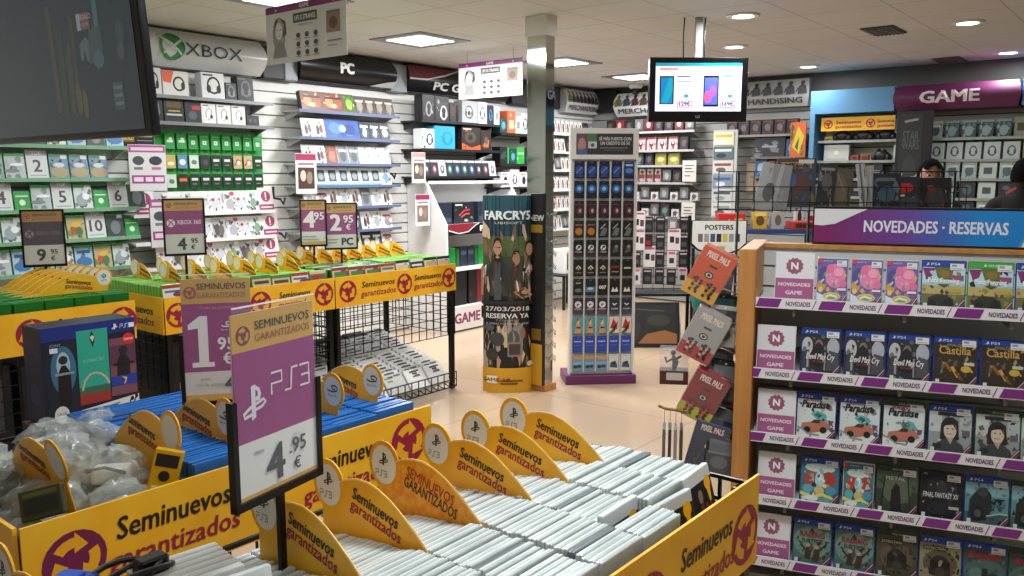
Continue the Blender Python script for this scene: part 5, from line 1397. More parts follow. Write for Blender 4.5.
row(LW, XO - .05, 1.155, .25, 'w v w d t9 c t10 d e', 'fourth green-lipped shelf', 'game case', 'games on the green-lipped shelves', one)
row(LW, XO, .94, .25, 'w v l c w l c w', 'lowest green-lipped shelf', 'game case', 'games on the green-lipped shelves', one)

# headset shelves above the green card wall
hb = lambda w, h, bg, dark, d=.09: flat_item('headset_box', w, h, d, mat(bg, .35), [('r', 0, 0, 1, 1, bg), ('e', .52, .52, .30, .34, dark), ('e', .52, .52, .22, .26, bg), ('e', .30, .38, .10, .16, dark), ('e', .74, .38, .10, .16, dark), ('r', .06, .88, .5, .94, dark)])
mic = lambda: flat_item('headset_box', .125, .16, .07, WHP, [('r', 0, 0, 1, 1, '#dcdcdc'), ('s', [(.3, .3), (.3, .6), (.5, .8), (.7, .65), (.68, .4)], .03, '#2a2a2c'), ('e', .68, .36, .10, .10, '#2a2a2c'), ('s', [(.66, .3), (.4, .18)], .02, '#2a2a2c'), ('r', .1, .88, .5, .94, '#6a6a6a')])
hd = {'a': ('black and white headset box', hb(.13, .20, '#c9c9c6', '#17181a')), 'o': ('white headset box with an orange corner', flat_item('headset_box', .21, .19, .09, WHP, [('r', 0, 0, 1, 1, '#d5d3cf'), ('p', [(0, 1), (.45, 1), (.3, .5), (0, .55)], '#d8603a'), ('e', .62, .5, .24, .3, '#2a2b2e'), ('e', .62, .5, .17, .22, '#d5d3cf'), ('e', .78, .42, .08, .16, '#2a2b2e')])),
      'h': ('white headset box with a slanted black headset', hb(.20, .205, '#dadcdc', '#1d1e22')), 's': ('small dark headset box', hb(.10, .14, '#3a3c40', '#8a8d92')), 'k': ('black headset box', hb(.15, .20, '#202124', '#6a6d70')),
      'K': ('black box with yellow lettering', flat_item('headset_box', .16, .20, .09, DS, [('r', 0, 0, 1, 1, '#232426'), ('r', .12, .55, .88, .8, '#5a4a2a'), ('r', .1, .25, .9, .32, '#b8b8b8'), ('r', .2, .4, .8, .45, '#b8a040')])),
      'r': ('black box with a red stripe', flat_item('headset_box', .13, .17, .08, DS, [('r', 0, 0, 1, 1, '#2b2d31'), ('r', .45, .62, 1, .8, '#b23238'), ('e', .5, .35, .28, .2, '#50555a')])), 'm': ('white box with a single-ear headset drawing', mic()),
      'c': ('small black camera bundle', flat_item('camera_box', .12, .09, .07, DS, [('r', 0, 0, 1, 1, '#191a1c'), ('e', .3, .5, .14, .2, '#4a4d52'), ('e', .7, .5, .14, .2, '#4a4d52')]))}
shelves('two grey wire shelves of headset boxes under the white sphere sign', LW, 3.05, 4.26, [2.19, 1.995], .25, mat('#9b9d9f', .4, .4), mat('#8a8c8e', .35, .5))
row(LW, 3.18, 2.19, .25, 'a o -.10 h s k', 'upper headset shelf', 'headset box', 'boxes on the headset shelves', hd, lean=-3)
row(LW, 3.16, 1.995, .25, 'k K r m m m c', 'lower headset shelf', 'headset box', 'boxes on the headset shelves', hd, lean=-3)
# green board with hanging cards
t = thing('card_board', 'bright green board with three rows of hanging cards', 'display board', LW.p(3.13, -.06, 1.475), 0)
b = MB().rbox(0, 1.14, 0, .05, 0, .475, mat('#2f9e42', .4), .003, 1)
b.box(.0, 1.14, -.004, 0, .45, .475, '#56b868')
b.build('panel', t)
hk = MB()
for r_ in range(3):
    for c in range(9):
        hk.rod((.277 + c * .098, 0, .445 - r_ * .15), (.277 + c * .098, -.06, .45 - r_ * .15), .002, GREYM)
hk.build('hooks', t)
gcd = lambda art: flat_item('point_card', .082, .125, .003, mat('#1f7a34', .35), art, .001)
cd = {'g': ('green point card with a white square', gcd([('r', 0, 0, 1, 1, '#1f8a38'), ('r', .3, .3, .72, .56, '#cfe4d0'), ('o', .51, .43, .05, '#1f8a38'), ('r', .1, .8, .9, .86, '#5fc070')])),
      'G': ('green point card with a white banner', gcd([('r', 0, 0, 1, 1, '#2a9444'), ('r', .2, .4, .85, .55, '#cfe4d0'), ('e', .6, .62, .2, .1, '#d8d8b0')])),
      'y': ('tan and gold point card', gcd([('r', 0, 0, 1, 1, '#b8a460'), ('e', .5, .3, .35, .12, '#e6e0c0'), ('r', 0, .85, 1, 1, '#2a8a3c')])),
      'b': ('blue and white point card', gcd([('r', 0, 0, 1, 1, '#5a84b0'), ('e', .5, .4, .35, .2, '#d0d8dc'), ('r', 0, .85, 1, 1, '#2a8a3c')])),
      'w': ('white and green point card', gcd([('r', 0, 0, 1, 1, '#c4d0c4'), ('e', .5, .4, .3, .15, '#5a7a64'), ('r', 0, .85, 1, 1, '#2a8a3c')])),
      'k': ('black point card with pale lettering', gcd([('r', 0, 0, 1, 1, '#15171a'), ('r', .15, .45, .85, .62, '#c9cdca'), ('r', .2, .2, .7, .26, '#5a9a5a'), ('r', 0, .88, 1, 1, '#2a8a3c')])),
      'd': ('black point card', gcd([('r', 0, 0, 1, 1, '#17191b'), ('e', .5, .4, .3, .2, '#3c4246'), ('r', 0, .88, 1, 1, '#2a8a3c')])),
      'r': ('red and tan point card', gcd([('r', 0, 0, 1, 1, '#b89878'), ('s', [(.1, .2), (.5, .6), (.9, .5)], .12, '#a83a30'), ('e', .6, .4, .2, .14, '#e0d8cc'), ('r', 0, .88, 1, 1, '#2a8a3c')])),
      'o': ('black and orange point card', gcd([('r', 0, 0, 1, 1, '#1b1716'), ('r', .1, .4, .9, .6, '#d86a34'), ('r', 0, .88, 1, 1, '#2a8a3c')]))}
for r_, seq in enumerate(['G G g g g g g g g', 'y b w d k k r r k', 'w o k k k k k k k']):
    for c, k in enumerate(seq.split()):
        cd[k][1].put(f'{cd[k][0]}, {ORD[c]} in the {ORD[r_]} row of the green board', 'point card', 'cards on the green board', LW.p(3.37 + c * .098, -.105, 1.80 - r_ * .15), 0, R(-3))
def promo(lb, loc, rz, w, h, S, frame=None, name='promo_sign', group='promotional cards'):
    b = MB().rbox(0, w, 0, .006, 0, h, frame or WS, .0015, 1)
    b.front(.003, .003, w - .006, h - .006, S, -.0004)
    o = b.build(name, None, loc, (0, 0, rz))
    return tag(o, lb, 'sign', group)
promo('black and gold card at the top left of the green board', LW.p(3.02, -.10, 1.775), 0, .27, .155, [('r', 0, 0, 1, 1, '#1a1b1c'), ('r', .08, .45, .42, .85, '#8a6a20'), ('t', 'GOLD', .25, .55, .2, '#e8d080', {'fw': .3, 'b': .03}), ('r', .5, .7, .95, .76, '#b8b8b0'), ('r', .5, .5, .95, .55, '#8a8a84'), ('r', .5, .3, .95, .35, '#8a8a84')])
promo('dark green card at the left end of the lowest row of the green board', LW.p(3.17, -.09, 1.49), 0, .10, .14, [('r', 0, 0, 1, 1, '#24302a'), ('r', .1, .6, .9, .8, '#5a7a64'), ('e', .5, .3, .3, .2, '#3c5a48')])
pr1 = [('r', 0, 0, 1, 1, '#d9d7da'), ('r', 0, .84, 1, 1, '#a8588e'), ('r', .06, .88, .94, .95, '#e0c8d8'), ('e', .25, .66, .16, .10, '#4a4e52'), ('e', .72, .66, .18, .10, '#3a3d42'), ('r', .12, .46, .36, .52, '#7a7a80'), ('r', .6, .46, .86, .52, '#c06a90'), ('r', .05, .16, .95, .34, '#9c3f86'), ('r', .1, .2, .36, .30, '#e6d4e0'), ('r', .42, .2, .62, .30, '#e6d4e0'), ('r', .68, .2, .92, .3, '#e6d4e0')]
promo('white and purple offer card hanging beside the green board, upper of two', (2.93, 5.85, 1.485), R(-12), .255, .33, pr1)
promo('white and purple offer card below the green board, lower of two, in a black holder', (2.94, 5.62, 1.09), R(-12), .27, .34, pr1, BLK)
# white shelves below
wh = {'w': ('white game box with pale print', gc(pict('#dfe0e0', (.5, .4, .3, .2, '#c2c8cc'), (.3, .6, .12, .08, '#b03a5a'), bar='#cdd2d4'), WS)), 'p': ('white game box with a red corner', gc(pict('#d9d6d8', (.6, .35, .3, .25, '#a8a6ac'), lab='#c83a58'), WS)), 'g': ('white game box with a green figure', gc(pict('#d6dad6', (.5, .4, .22, .24, '#7a9a84'), lab='#e8e8e8'), WS)), 'd': ('grey game box with dark figures', gc(pict('#b9b9ba', (.35, .4, .2, .3, '#4c4c50'), (.65, .4, .2, .25, '#6a5c5c'), lab='#d8d8d8'), WS)),
      '!': ('white card with a maroon exclamation badge', flat_item('warning_card', .15, .19, .006, WS, [('r', 0, 0, 1, 1, '#dcd8da'), ('o', .5, .62, .25, '#9a3a5c'), ('r', .46, .55, .54, .80, '#f2f2f2'), ('o', .5, .48, .035, '#f2f2f2'), ('r', 0, 0, 1, .26, '#9a3a5c'), ('r', .12, .1, .88, .16, '#e8d4dc')]))}
shelves('three white shelves of pale game boxes beneath the green board', LW, 3.02, 4.24, [1.305, 1.095, .90], .25, mat('#d8d8d6', .4), mat('#e4e4e2', .4))
row(LW, 3.06, 1.305, .25, '! d w g w w p w g !', 'upper white shelf', 'game box', 'games on the white shelves', wh, gap=-.012)
row(LW, 3.20, 1.095, .25, 'w w p w d p w g !', 'middle white shelf', 'game box', 'games on the white shelves', wh, gap=-.008)
row(LW, 3.20, .90, .25, 'w d w p w g d p !', 'lowest white shelf', 'game box', 'games on the white shelves', wh, gap=-.008)

# header signs that bulge towards the room
def header(lb, fr, x0, x1, z0, z1, base, S, bulge=.09, d0=.10, ends=.03, cat='sign', e=.014):
    t = thing('header_sign', lb, cat, fr.p(x0, 0, z0), fr.rz, 'bulging header signs')
    W, H = x1 - x0, z1 - z0
    n = 16
    prof = [(-d0 - bulge * math.sin(PI * i / n), H * i / n) for i in range(n + 1)]
    b = MB()
    vs = []; fs = []
    for i, (y, z) in enumerate(prof):
        q = ends * math.sin(PI * i / n)
        vs += [(-q + ends, y, z), (W + q - ends, y, z)]
    fs = [(2 * i, 2 * i + 1, 2 * i + 3, 2 * i + 2) for i in range(n)]
    b.add(vs, fs, base, True)
    for k, s in ((0, 1), (1, -1)):
        b.add([vs[2 * i + k] for i in range(n + 1)] + [(vs[0 + k][0], -.001, 0), (vs[0 + k][0], -.001, H)][::-1], [tuple(range(n + 3))], base)
    b.add([(ends, -d0, 0), (W - ends, -d0, 0), (W - ends, -.001, 0), (ends, -.001, 0), (ends, -d0, H), (W - ends, -d0, H), (W - ends, -.001, H), (ends, -.001, H)], [(0, 3, 2, 1), (4, 5, 6, 7)], base)
    b.build('curved_panel', t)
    f = lambda u, v, k: (u, -d0 - bulge * math.sin(PI * max(0, min(1, v / H))) - e - .0001 * k, v)
    MB().art(W, H, S, f).build('lettering', t)
    return t
GLW = mat('#c9cbcc', .22)
header('grey bulging header sign with a green sphere emblem and XBOX lettering', LW, 3.02, 4.28, 2.42, 2.70, GLW, [('o', .33, .52, .36, '#2a7a44'), ('s', [(.25, .24), (.31, .45), (.36, .62), (.41, .78)], .06, '#c4ccc6'), ('s', [(.41, .24), (.36, .45), (.30, .62), (.25, .78)], .06, '#c4ccc6'), ('t', 'XBOX', .61, .34, .34, '#2f3b38', {'fw': .40})], .07)
blackm = mat('#151517', .28)
header('black bulging header sign lettered PC with a silver swoosh', LW, 4.62, 5.76, 2.43, 2.70, blackm, [('t', 'PC', .45, .34, .34, '#e6e6e6', {'b': .07}), ('p', [(.72, .02), (.80, .10), (.90, .20), (1.0, .26), (.98, .02)], '#b9bbbd')], .07)
header('black and red header sign lettered PC GAMING, partly behind the hanging banner', LW, 5.94, 7.55, 2.43, 2.70, blackm, [('p', [(0, .5), (0, .95), (.45, .95), (.30, .7), (.15, .5)], '#6a2434'), ('s', [(.0, .45), (.15, .48), (.32, .70), (.47, .97)], .05, '#c9c9c9'), ('t', 'PC GAMING', .52, .14, .28, '#e6e6e6', {'b': .05, 'fw': .6})], .05)
def mer(n, seed, dark=False):
    rg = random.Random(seed)
    S = []
    pal = ['#1c1c1e', '#4a2828', '#2c2c30', '#6a6230', '#36444a', '#38383a', '#54382f', '#2a323a']
    if dark: pal = ['#2a2a2c', '#3c3c40', '#454549']
    for i in range(n):
        x = .07 + .86 * i / (n - 1)
        c = rg.choice(pal)
        S += [('e', x, .84, .022, .075, c), ('p', [(x - .045, .42), (x - .035, .70), (x, .80), (x + .04, .70), (x + .05, .45)], c), ('s', [(x - .04, .66), (x - .06, .5)], .05, c)]
    return S + [('t', 'MERCHANDISING', .5, .12, .20, '#3a3a3c', {'b': .03, 'fw': .86})]
header('white bulging MERCHANDISING header sign on the left wall near the corner', LW, 8.64, 9.42, 2.38, 2.67, GLW, mer(9, 3), .06)
header('white MERCHANDISING header sign on the far wall, left of the hanging screen', FW, .42, 1.55, 2.34, 2.63, GLW, mer(9, 4), .06)
header('white bulging MERCHANDISING header sign on the far wall, right of the hanging flat screen', FW, 1.85, 2.93, 2.36, 2.66, mat('#a9aaa9', .3), mer(8, 5, True), .05)
for lb, fr, x0, x1 in [('black box filling the gap between the XBOX and PC headers', LW, 4.28, 4.50), ('grey curved gap filler left of the PC header', LW, 4.50, 4.64), ('grey curved gap filler right of the PC header', LW, 5.74, 5.96), ('black box left of the corner merchandising header', LW, 7.62, 8.58), ('black box in the corner between the two white merchandising headers', FW, .1, .42), ('black box between the merchandising headers behind the hanging screen', FW, 1.55, 1.85)]:
    b = MB().rbox(0, x1 - x0, -.10, 0, 0, .27, mat('#151517', .5) if 'black' in lb else mat('#7d8488', .4), .01, 2)
    tag(b.build('header_filler', None, fr.p(x0, 0, 2.41), (0, 0, fr.rz)), lb, 'panel', 'header gap fillers')

# PC bay
pcv = {'o': ('wide reddish brown game box', flat_item('game_box', .24, .175, .05, DS, pict('#6a4030', (.3, .5, .18, .3, '#b87a50'), (.7, .45, .2, .3, '#8a4a34'), (.5, .3, .15, .12, '#d8a878'), bar='#3a241c'))),
       'g': ('green and yellow game box', flat_item('game_box', .13, .175, .03, DS, pict('#3a5a2c', (.5, .5, .3, .24, '#7aa83a'), (.5, .3, .2, .1, '#c8b848')))), 'n': ('brown and grey game case', gc(pict('#4c4640', (.5, .45, .3, .3, '#8a8078'), bar='#b9b2a6'), DS)),
       'w': ('white game case with two dark figures', gc(pict('#dcdcdc', (.35, .4, .14, .28, '#2f2c30'), (.65, .45, .14, .25, '#6a3c3c')), WS)), 'B': ('wide deep blue game box', flat_item('game_box', .40, .18, .04, BS, pict('#31508e', (.3, .5, .2, .3, '#4a70b0'), (.7, .45, .18, .28, '#243a70'), (.5, .5, .1, .2, '#8aa4d0')))),
       'd': ('dark blue game case with a pale figure', gc(pict('#26303c', (.5, .4, .2, .3, '#a8b2ba'), bar='#d0d4d8'), DS)), 'r': ('rusty red game case', gc(pict('#7a4438', (.5, .4, .3, .3, '#a0685a')), DS)), 's': ('slate grey game case', gc(pict('#70767a', (.5, .4, .3, .3, '#4a4e52'), bar='#b9bdc0'), WS)), 'p': ('pale grey game case', gc(pict('#c4c6c6', (.5, .4, .25, .3, '#8f9498'), bar='#e8e8e8'), WS)),
       'q': ('grey case with a dark square photo', gc([('r', 0, 0, 1, 1, '#c9d4da'), ('r', .14, .2, .86, .84, '#3a4148'), ('e', .5, .5, .24, .2, '#7a868e'), ('r', 0, 0, 1, .1, '#4a9ac8')], WS)), 'm': ('white case with a maroon band', gc(pict('#dad6d8', (.5, .35, .3, .2, '#8a7a80'), bar='#8f2a4a'), WS)), 'k': ('black and white case', gc(pict('#26262a', (.5, .4, .3, .25, '#b9b9bc'), bar='#e0e0e0'), DS)), 'b': ('light blue and white case', gc(pict('#d5dde2', (.5, .4, .3, .25, '#5f8aa8')), WS))}
PCX0, PCX1 = 4.52, 5.70
PZ = [2.16, 1.93, 1.70, 1.505, 1.31, 1.09, .90]
shelves('seven-shelf rack of PC games below the PC header sign', LW, PCX0, PCX1, PZ, .25, mat('#b9bcc0', .4), mat('#5c6684', .4))
for z, seq, wn, gp in [(PZ[0], 'o o g n n n n', 'top PC rack shelf', -.004), (PZ[1], 'w w B d d k', 'second PC rack shelf', 0), (PZ[2], 'w w r s s p p p', 'third PC rack shelf', .003), (PZ[3], 'b q q q q q q b', 'fourth PC rack shelf', .004), (PZ[4], 'p m w p w s p w', 'fifth PC rack shelf', .004), (PZ[5], 'm w k s d w p m', 'sixth PC rack shelf', .004), (PZ[6], 'w p m s w k d m', 'lowest PC rack shelf', .004)]:
    row(LW, PCX0 + .06, z, .25, seq, wn, 'game case', 'games in the PC rack', pcv, gap=gp, lean=-14)
prm = lambda c, d: [('r', 0, 0, 1, 1, '#d9d2d2'), ('r', 0, .84, 1, 1, c), ('r', .1, .12, .9, .66, d), ('e', .35, .45, .14, .14, '#c9b8a8'), ('e', .66, .4, .14, .16, '#8a7a70'), ('r', .12, .72, .88, .78, '#8a7a7c')]
promo('dark red and brown card at the left end of the PC rack', (4.36, 5.86, 1.44), R(-8), .20, .34, prm('#9a2f58', '#4a3430'))
promo('pink topped card on the right end of the PC rack, upper of two', (5.76, 5.90, 1.52), R(-6), .17, .30, prm('#d88a86', '#5a4a48'))
promo('white and red card on the right end of the PC rack, lower of two', (5.78, 5.88, 1.10), R(-6), .18, .31, prm('#8f2a4a', '#7a6a60'))
for (x, z) in ((4.40, 1.40), (4.40, 1.10), (5.72, 1.62)):
    tag(MB().tube([(0, 0, .10), (0, 0, 0), (0, -.10, -.01), (.03, -.10, -.05), (.05, -.10, 0)], .012, BLK, 6).build('sign_arm', None, (x, 6.24, z)), f'black bracket arm on the slatted wall near x {x}'.split(' near')[0] + (' at the upper left of the PC rack' if (x, z) == (4.40, 1.40) else ' at the lower left of the PC rack' if x < 5 else ' at the right of the PC rack'), 'bracket', 'black sign brackets')

# PC gaming wall
DK = mat('#1b1b1e', .4)
shelves('black shelves of gaming headset boxes under the PC GAMING sign', LW, 5.95, 7.15, [2.14, 1.86, 1.585], .30, DK)
shelves('shorter black shelves of gaming boxes at the right of the PC GAMING wall', LW, 7.18, 7.95, [2.06, 1.72, 1.46], .30, DK)
gb_ = lambda w, h, bg, S, d=.12: flat_item('headset_box', w, h, d, mat(bg, .35), busy([('r', 0, 0, 1, 1, bg)] + S, 7, int(bg[1:5], 16), .03, .12))
ring = lambda x, y, c, b: [('e', x, y, .26, .30, c), ('e', x, y, .18, .22, b), ('e', x - .2, y - .06, .08, .14, c), ('e', x + .2, y - .06, .08, .14, c)]
gm = {'a': ('tall black box with white headset drawing', gb_(.17, .255, '#1a1a1c', ring(.5, .45, '#9a9a9c', '#1a1a1c'))), 'b': ('black box with a pale keyboard pattern', gb_(.20, .25, '#202023', [('r', .1, .5, .9, .8, '#3a3a3e')] + ring(.6, .35, '#d0d0d0', '#202023'))), 'd': ('narrow dark box', gb_(.10, .2, '#2a2a2d', [('r', .2, .3, .8, .8, '#5a2a34')])), 's': ('silver box with a grey headset', gb_(.24, .235, '#a8abae', ring(.45, .5, '#5c6064', '#d5d7d8') + [('e', .45, .45, .1, .12, '#3a3e42')])), 'w': ('white headset box', gb_(.15, .235, '#dfe0e0', ring(.5, .5, '#4a4c50', '#dfe0e0'))), 'u': ('black box with a blue arc', gb_(.10, .21, '#1a1d24', ring(.5, .5, '#4a8ac8', '#1a1d24'))), 'W': ('white box with dark print', gb_(.09, .2, '#d9d9d9', [('r', .2, .3, .8, .7, '#8a8a8e')])),
      'h': ('white box with a black headset at its side', gb_(.18, .20, '#dcdedf', ring(.62, .48, '#22252a', '#dcdedf'))), 'c': ('big cyan blue headset box', gb_(.30, .235, '#2b9fd0', ring(.62, .48, '#2380ac', '#2b9fd0'))), 'o': ('large black and orange gaming box', gb_(.30, .245, '#2a211e', [('p', [(0, 0), (1, 0), (1, .25), (.5, .1), (0, .3)], '#c8562a'), ('e', .45, .55, .3, .25, '#4c4038'), ('e', .45, .55, .12, .12, '#1c1816'), ('r', .05, .88, .5, .94, '#b9b0a8')])), 'O': ('black gaming box with orange flames', gb_(.17, .22, '#26201e', [('p', [(.2, .2), (.5, .7), (.8, .5), (.7, .15)], '#c8602a'), ('e', .5, .5, .2, .2, '#5a4a40')])),
      'g': ('black box with a green edge', gb_(.16, .19, '#17191a', [('r', .8, 0, 1, 1, '#2a9a4a'), ('e', .4, .5, .25, .2, '#3a4044')])), 't': ('dark teal box', gb_(.12, .17, '#1a3a40', [('e', .5, .5, .3, .25, '#4a9aa0')])), 'G': ('bright green box', gb_(.14, .19, '#2fa040', [('r', .1, .6, .9, .7, '#b9e0bc')])), 'R': ('orange box', gb_(.14, .25, '#d8602a', [('r', .2, .2, .8, .6, '#f0c0a0')])), 'x': ('white mouse box', gb_(.15, .17, '#dadadb', [('e', .5, .45, .22, .28, '#26282c'), ('r', .1, .85, .6, .92, '#c83a58')])), 'X': ('white box with a black headset picture', gb_(.16, .2, '#dadadb', ring(.5, .45, '#2c2e33', '#dadadb')))}
row(LW, 6.0, 2.14, .30, 'a b d -.08 s w u W', 'top black gaming shelf', 'headset box', 'boxes on the black gaming shelves', gm, lean=0, gap=.01)
row(LW, 5.98, 1.86, .30, 'h c -.10 o O', 'middle black gaming shelf', 'headset box', 'boxes on the black gaming shelves', gm, lean=0, gap=.006)
row(LW, 7.2, 2.06, .30, 't R W w X', 'upper short black shelf', 'headset box', 'boxes on the short black shelves', gm, lean=0, gap=.01)
row(LW, 7.2, 1.72, .30, 'g t G g', 'middle short black shelf', 'headset box', 'boxes on the short black shelves', gm, lean=0, gap=.01)
row(LW, 7.22, 1.46, .30, 'x X x x', 'lower short black shelf', 'headset box', 'boxes on the short black shelves', gm, lean=0, gap=.012)
bp_ = lambda c, d, sh: flat_item('mouse_pack', .11, .17, .05, mat(sh, .35), [('r', 0, 0, 1, 1, c), ('e', .5, .42, .28, .26, d), ('r', 0, .86, 1, 1, '#b9b4b8'), ('e', .5, .45, .12, .14, '#c9c9cc')])
gp = {'a': ('black and pink mouse pack', bp_('#232327', '#8a3a5a', '#1a1a1c')), 'b': ('white mouse pack', bp_('#c9c9cc', '#3a3c42', '#b9b9bb')), 'c': ('black and teal mouse pack', bp_('#1c2426', '#2a7a78', '#1a1a1c')), 'd': ('black and blue mouse pack', bp_('#1c1f2a', '#3a64a8', '#1a1a1c')), 'e': ('black mouse pack', bp_('#1a1a1c', '#4a4c50', '#1a1a1c'))}
row(LW, 6.0, 1.585, .30, 'e a b c d c d e a b', 'lowest black gaming shelf', 'mouse pack', 'mouse packs', gp, gap=.004)

# white angular kiosk
t = thing('display_kiosk', 'white slanted display kiosk with boxes on lit shelves, below the gaming wall', 'display stand', (6.02, 5.70, 0))
KW = 1.35
prof = [(.54, 0), (.54, 1.52), (.30, 1.56), (.0, 1.10), (.0, 0)]
for x in (0, KW - .03):
    MB().prism([(y, z) for y, z in prof], 'x', x, x + .03, mat('#e2e2e2', .4)).build('side_panel', t)
b = MB(); b.box(.03, KW - .03, .50, .52, 0, 1.52, mat('#e0e0e0', .4)); b.build('back_panel', t)
b = MB(); b.box(.03, KW - .03, .26, .52, 1.51, 1.54, WHP); b.build('top_panel', t)
for z, nm in ((1.10, 'PC GAMING'), (.66, None)):
    s = MB().box(.03, KW - .03, 0, .50, z - .03, z, WHP)
    if nm:
        s.box(.03, KW - .03, -.008, 0, z - .10, z + .01, BLK)
        s.front(.03, z - .10, KW - .06, .11, [('p', [(0, 1), (0, .55), (.12, .2), (.22, .3), (.30, .8), (.34, 1)], '#8a2030'), ('s', [(0, .45), (.12, .12), (.23, .25), (.31, .8), (.36, 1)], .1, '#e0e0e0'), ('t', nm, .62, .25, .5, '#ececec', {'b': .05, 'fw': .5})], -.009)
    s.build('shelf', t)
p = MB().box(.03, KW - .03, .0, .5, .02, .26, WHP)
p.front(.03, .02, KW - .06, .24, [('r', 0, 0, 1, 1, '#d6d2d0'), ('t', 'GAME', .22, .3, .42, '#7a2a5a', {'b': .05, 'fw': .30})], -.0006)
p.build('plinth', t)
kb = {'p': ('black graphics card box with a red beast', gb_(.30, .22, '#1b1b1e', [('s', [(.3, .4), (.5, .6), (.8, .65)], .08, '#c03038'), ('s', [(.35, .3), (.6, .45), (.8, .45)], .06, '#d85058'), ('r', .05, .85, .4, .92, '#c9c9c9')])), 'q': ('dark blue tall box', gb_(.17, .22, '#1f2536', [('r', .1, .1, .9, .3, '#3a4460')])), 'G': ('bright green console box', gb_(.085, .20, '#22a044', [('r', .1, .1, .9, .9, '#1c8c3a')])), 'g': ('dark green box', gb_(.05, .19, '#1f5a30', [('r', .1, .1, .9, .9, '#2a6a3c')])), 'n': ('navy storage box', gb_(.10, .20, '#232a3c', [('r', .1, .6, .9, .8, '#4a5a7a')])), 'k': ('black computer case', gb_(.30, .38, '#131316', [('r', .08, .1, .92, .9, '#1d1d22'), ('r', .12, .8, .5, .85, '#3a3a40')], .3)), 'r': ('black computer case with a red side', gb_(.22, .36, '#1a1416', [('r', .6, 0, 1, 1, '#7a1c2a')], .3))}
KF = Frame(6.02, 6.2, 0)
row(KF, .06, 1.10, .40, 'q p -.04 q q', 'upper kiosk shelf', 'boxed hardware', 'boxes in the white kiosk', kb, lean=0, gap=.03)
row(KF, .05, .66, .44, 'G G g n n g G n n', 'lower kiosk shelf', 'boxed hardware', 'boxes in the white kiosk', kb, lean=0, gap=.012)
row(KF, .08, .26, .46, 'k r k', 'kiosk plinth', 'boxed hardware', 'boxes in the white kiosk', kb, lean=0, gap=.03)

# merchandise on the left wall beyond the column, and on the far wall
mz = lambda w, h, c, S, d=.06, nm='merchandise_box': flat_item(nm, w, h, d, mat(c, .4), busy([('r', 0, 0, 1, 1, c)] + S, 9, int(c[1:5], 16), .05, .18))
md = {'s': ('white box with slanted black print', mz(.075, .17, '#d2cfcc', [('s', [(.3, .1), (.6, .9)], .14, '#3a3436'), ('r', .1, .75, .9, .9, '#e6e4e2'), ('e', .5, .4, .2, .12, '#8a4a4a')])), 'k': ('black figure box', mz(.11, .16, '#242226', [('e', .5, .5, .28, .28, '#5a5054'), ('r', 0, 0, 1, .2, '#3c2c30')])), 'r': ('red figure box', mz(.11, .16, '#7a2a30', [('e', .5, .55, .26, .26, '#c9b0a6'), ('r', 0, 0, 1, .22, '#4a1a20')])), 'w': ('white and red figure box', mz(.12, .16, '#b9a8a8', [('e', .5, .5, .26, .26, '#6a3038'), ('e', .5, .6, .14, .12, '#d8c4bc'), ('r', 0, .86, 1, 1, '#8a2a36')])), 'm': ('white mug with dark print', mz(.10, .10, '#c9c6c4', [('e', .5, .5, .3, .3, '#5a4a4c')])), 'g': ('grey figure box', mz(.11, .16, '#6a6a6c', [('e', .5, .5, .25, .3, '#9a9896'), ('r', 0, 0, 1, .2, '#3c3c40')])), 't': ('dark teal figure box', mz(.12, .16, '#2c3a3c', [('e', .5, .5, .28, .25, '#6a8280'), ('r', 0, .85, 1, 1, '#5a2a30')])), 'y': ('olive yellow box', mz(.15, .15, '#8a8248', [('e', .5, .5, .3, .2, '#c4b868')])), 'c': ('red and white tumbler', mz(.08, .17, '#a89a96', [('r', 0, .3, 1, .6, '#7a2a30'), ('e', .5, .75, .3, .12, '#3a3436')]))}
MZL = [2.10, 1.88, 1.66, 1.42, 1.18, .94]
shelves('white shelves of merchandise on the left wall next to the far corner', LW, 8.0, 9.3, MZL, .25, WHP)
for z, seq, wn in zip(MZL, ['k s s s s s s s s k g', 'k s s s s k s s k g', 's s s g s s s k g g', 'k s s s s s k g k', 's s w s s s g k k', 'g k s s g w k k'], ['top', 'second', 'third', 'fourth', 'fifth', 'lowest']):
    row(LW, 8.05, z, .25, seq, f'{wn} left-corner merchandise shelf', 'merchandise', 'merchandise on the left wall', md, gap=.02, lean=-12)
o = MB().rbox(0, .34, 0, .2, 0, .30, WHP, .01, 2)
o.front(.04, .05, .26, .2, [('r', 0, 0, 1, 1, '#1c1c20'), ('e', .5, .5, .3, .3, '#33343a')], -.0005)
tag(o.build('display_monitor_box', None, (8.1, 5.72, .42)), 'white box with a dark screen picture seen between the column and the card rack', 'box')
o = MB()
for x in (0, .5): 
    for y in (0, .3): o.rbox(x, x + .03, y, y + .03, 0, .40, BLK, .003, 1)
o.rbox(-.02, .55, -.02, .35, .40, .42, BLK, .003, 1)
tag(o.build('low_table', None, (8.0, 5.66, 0)), 'low black table under the white box near the corner', 'table')

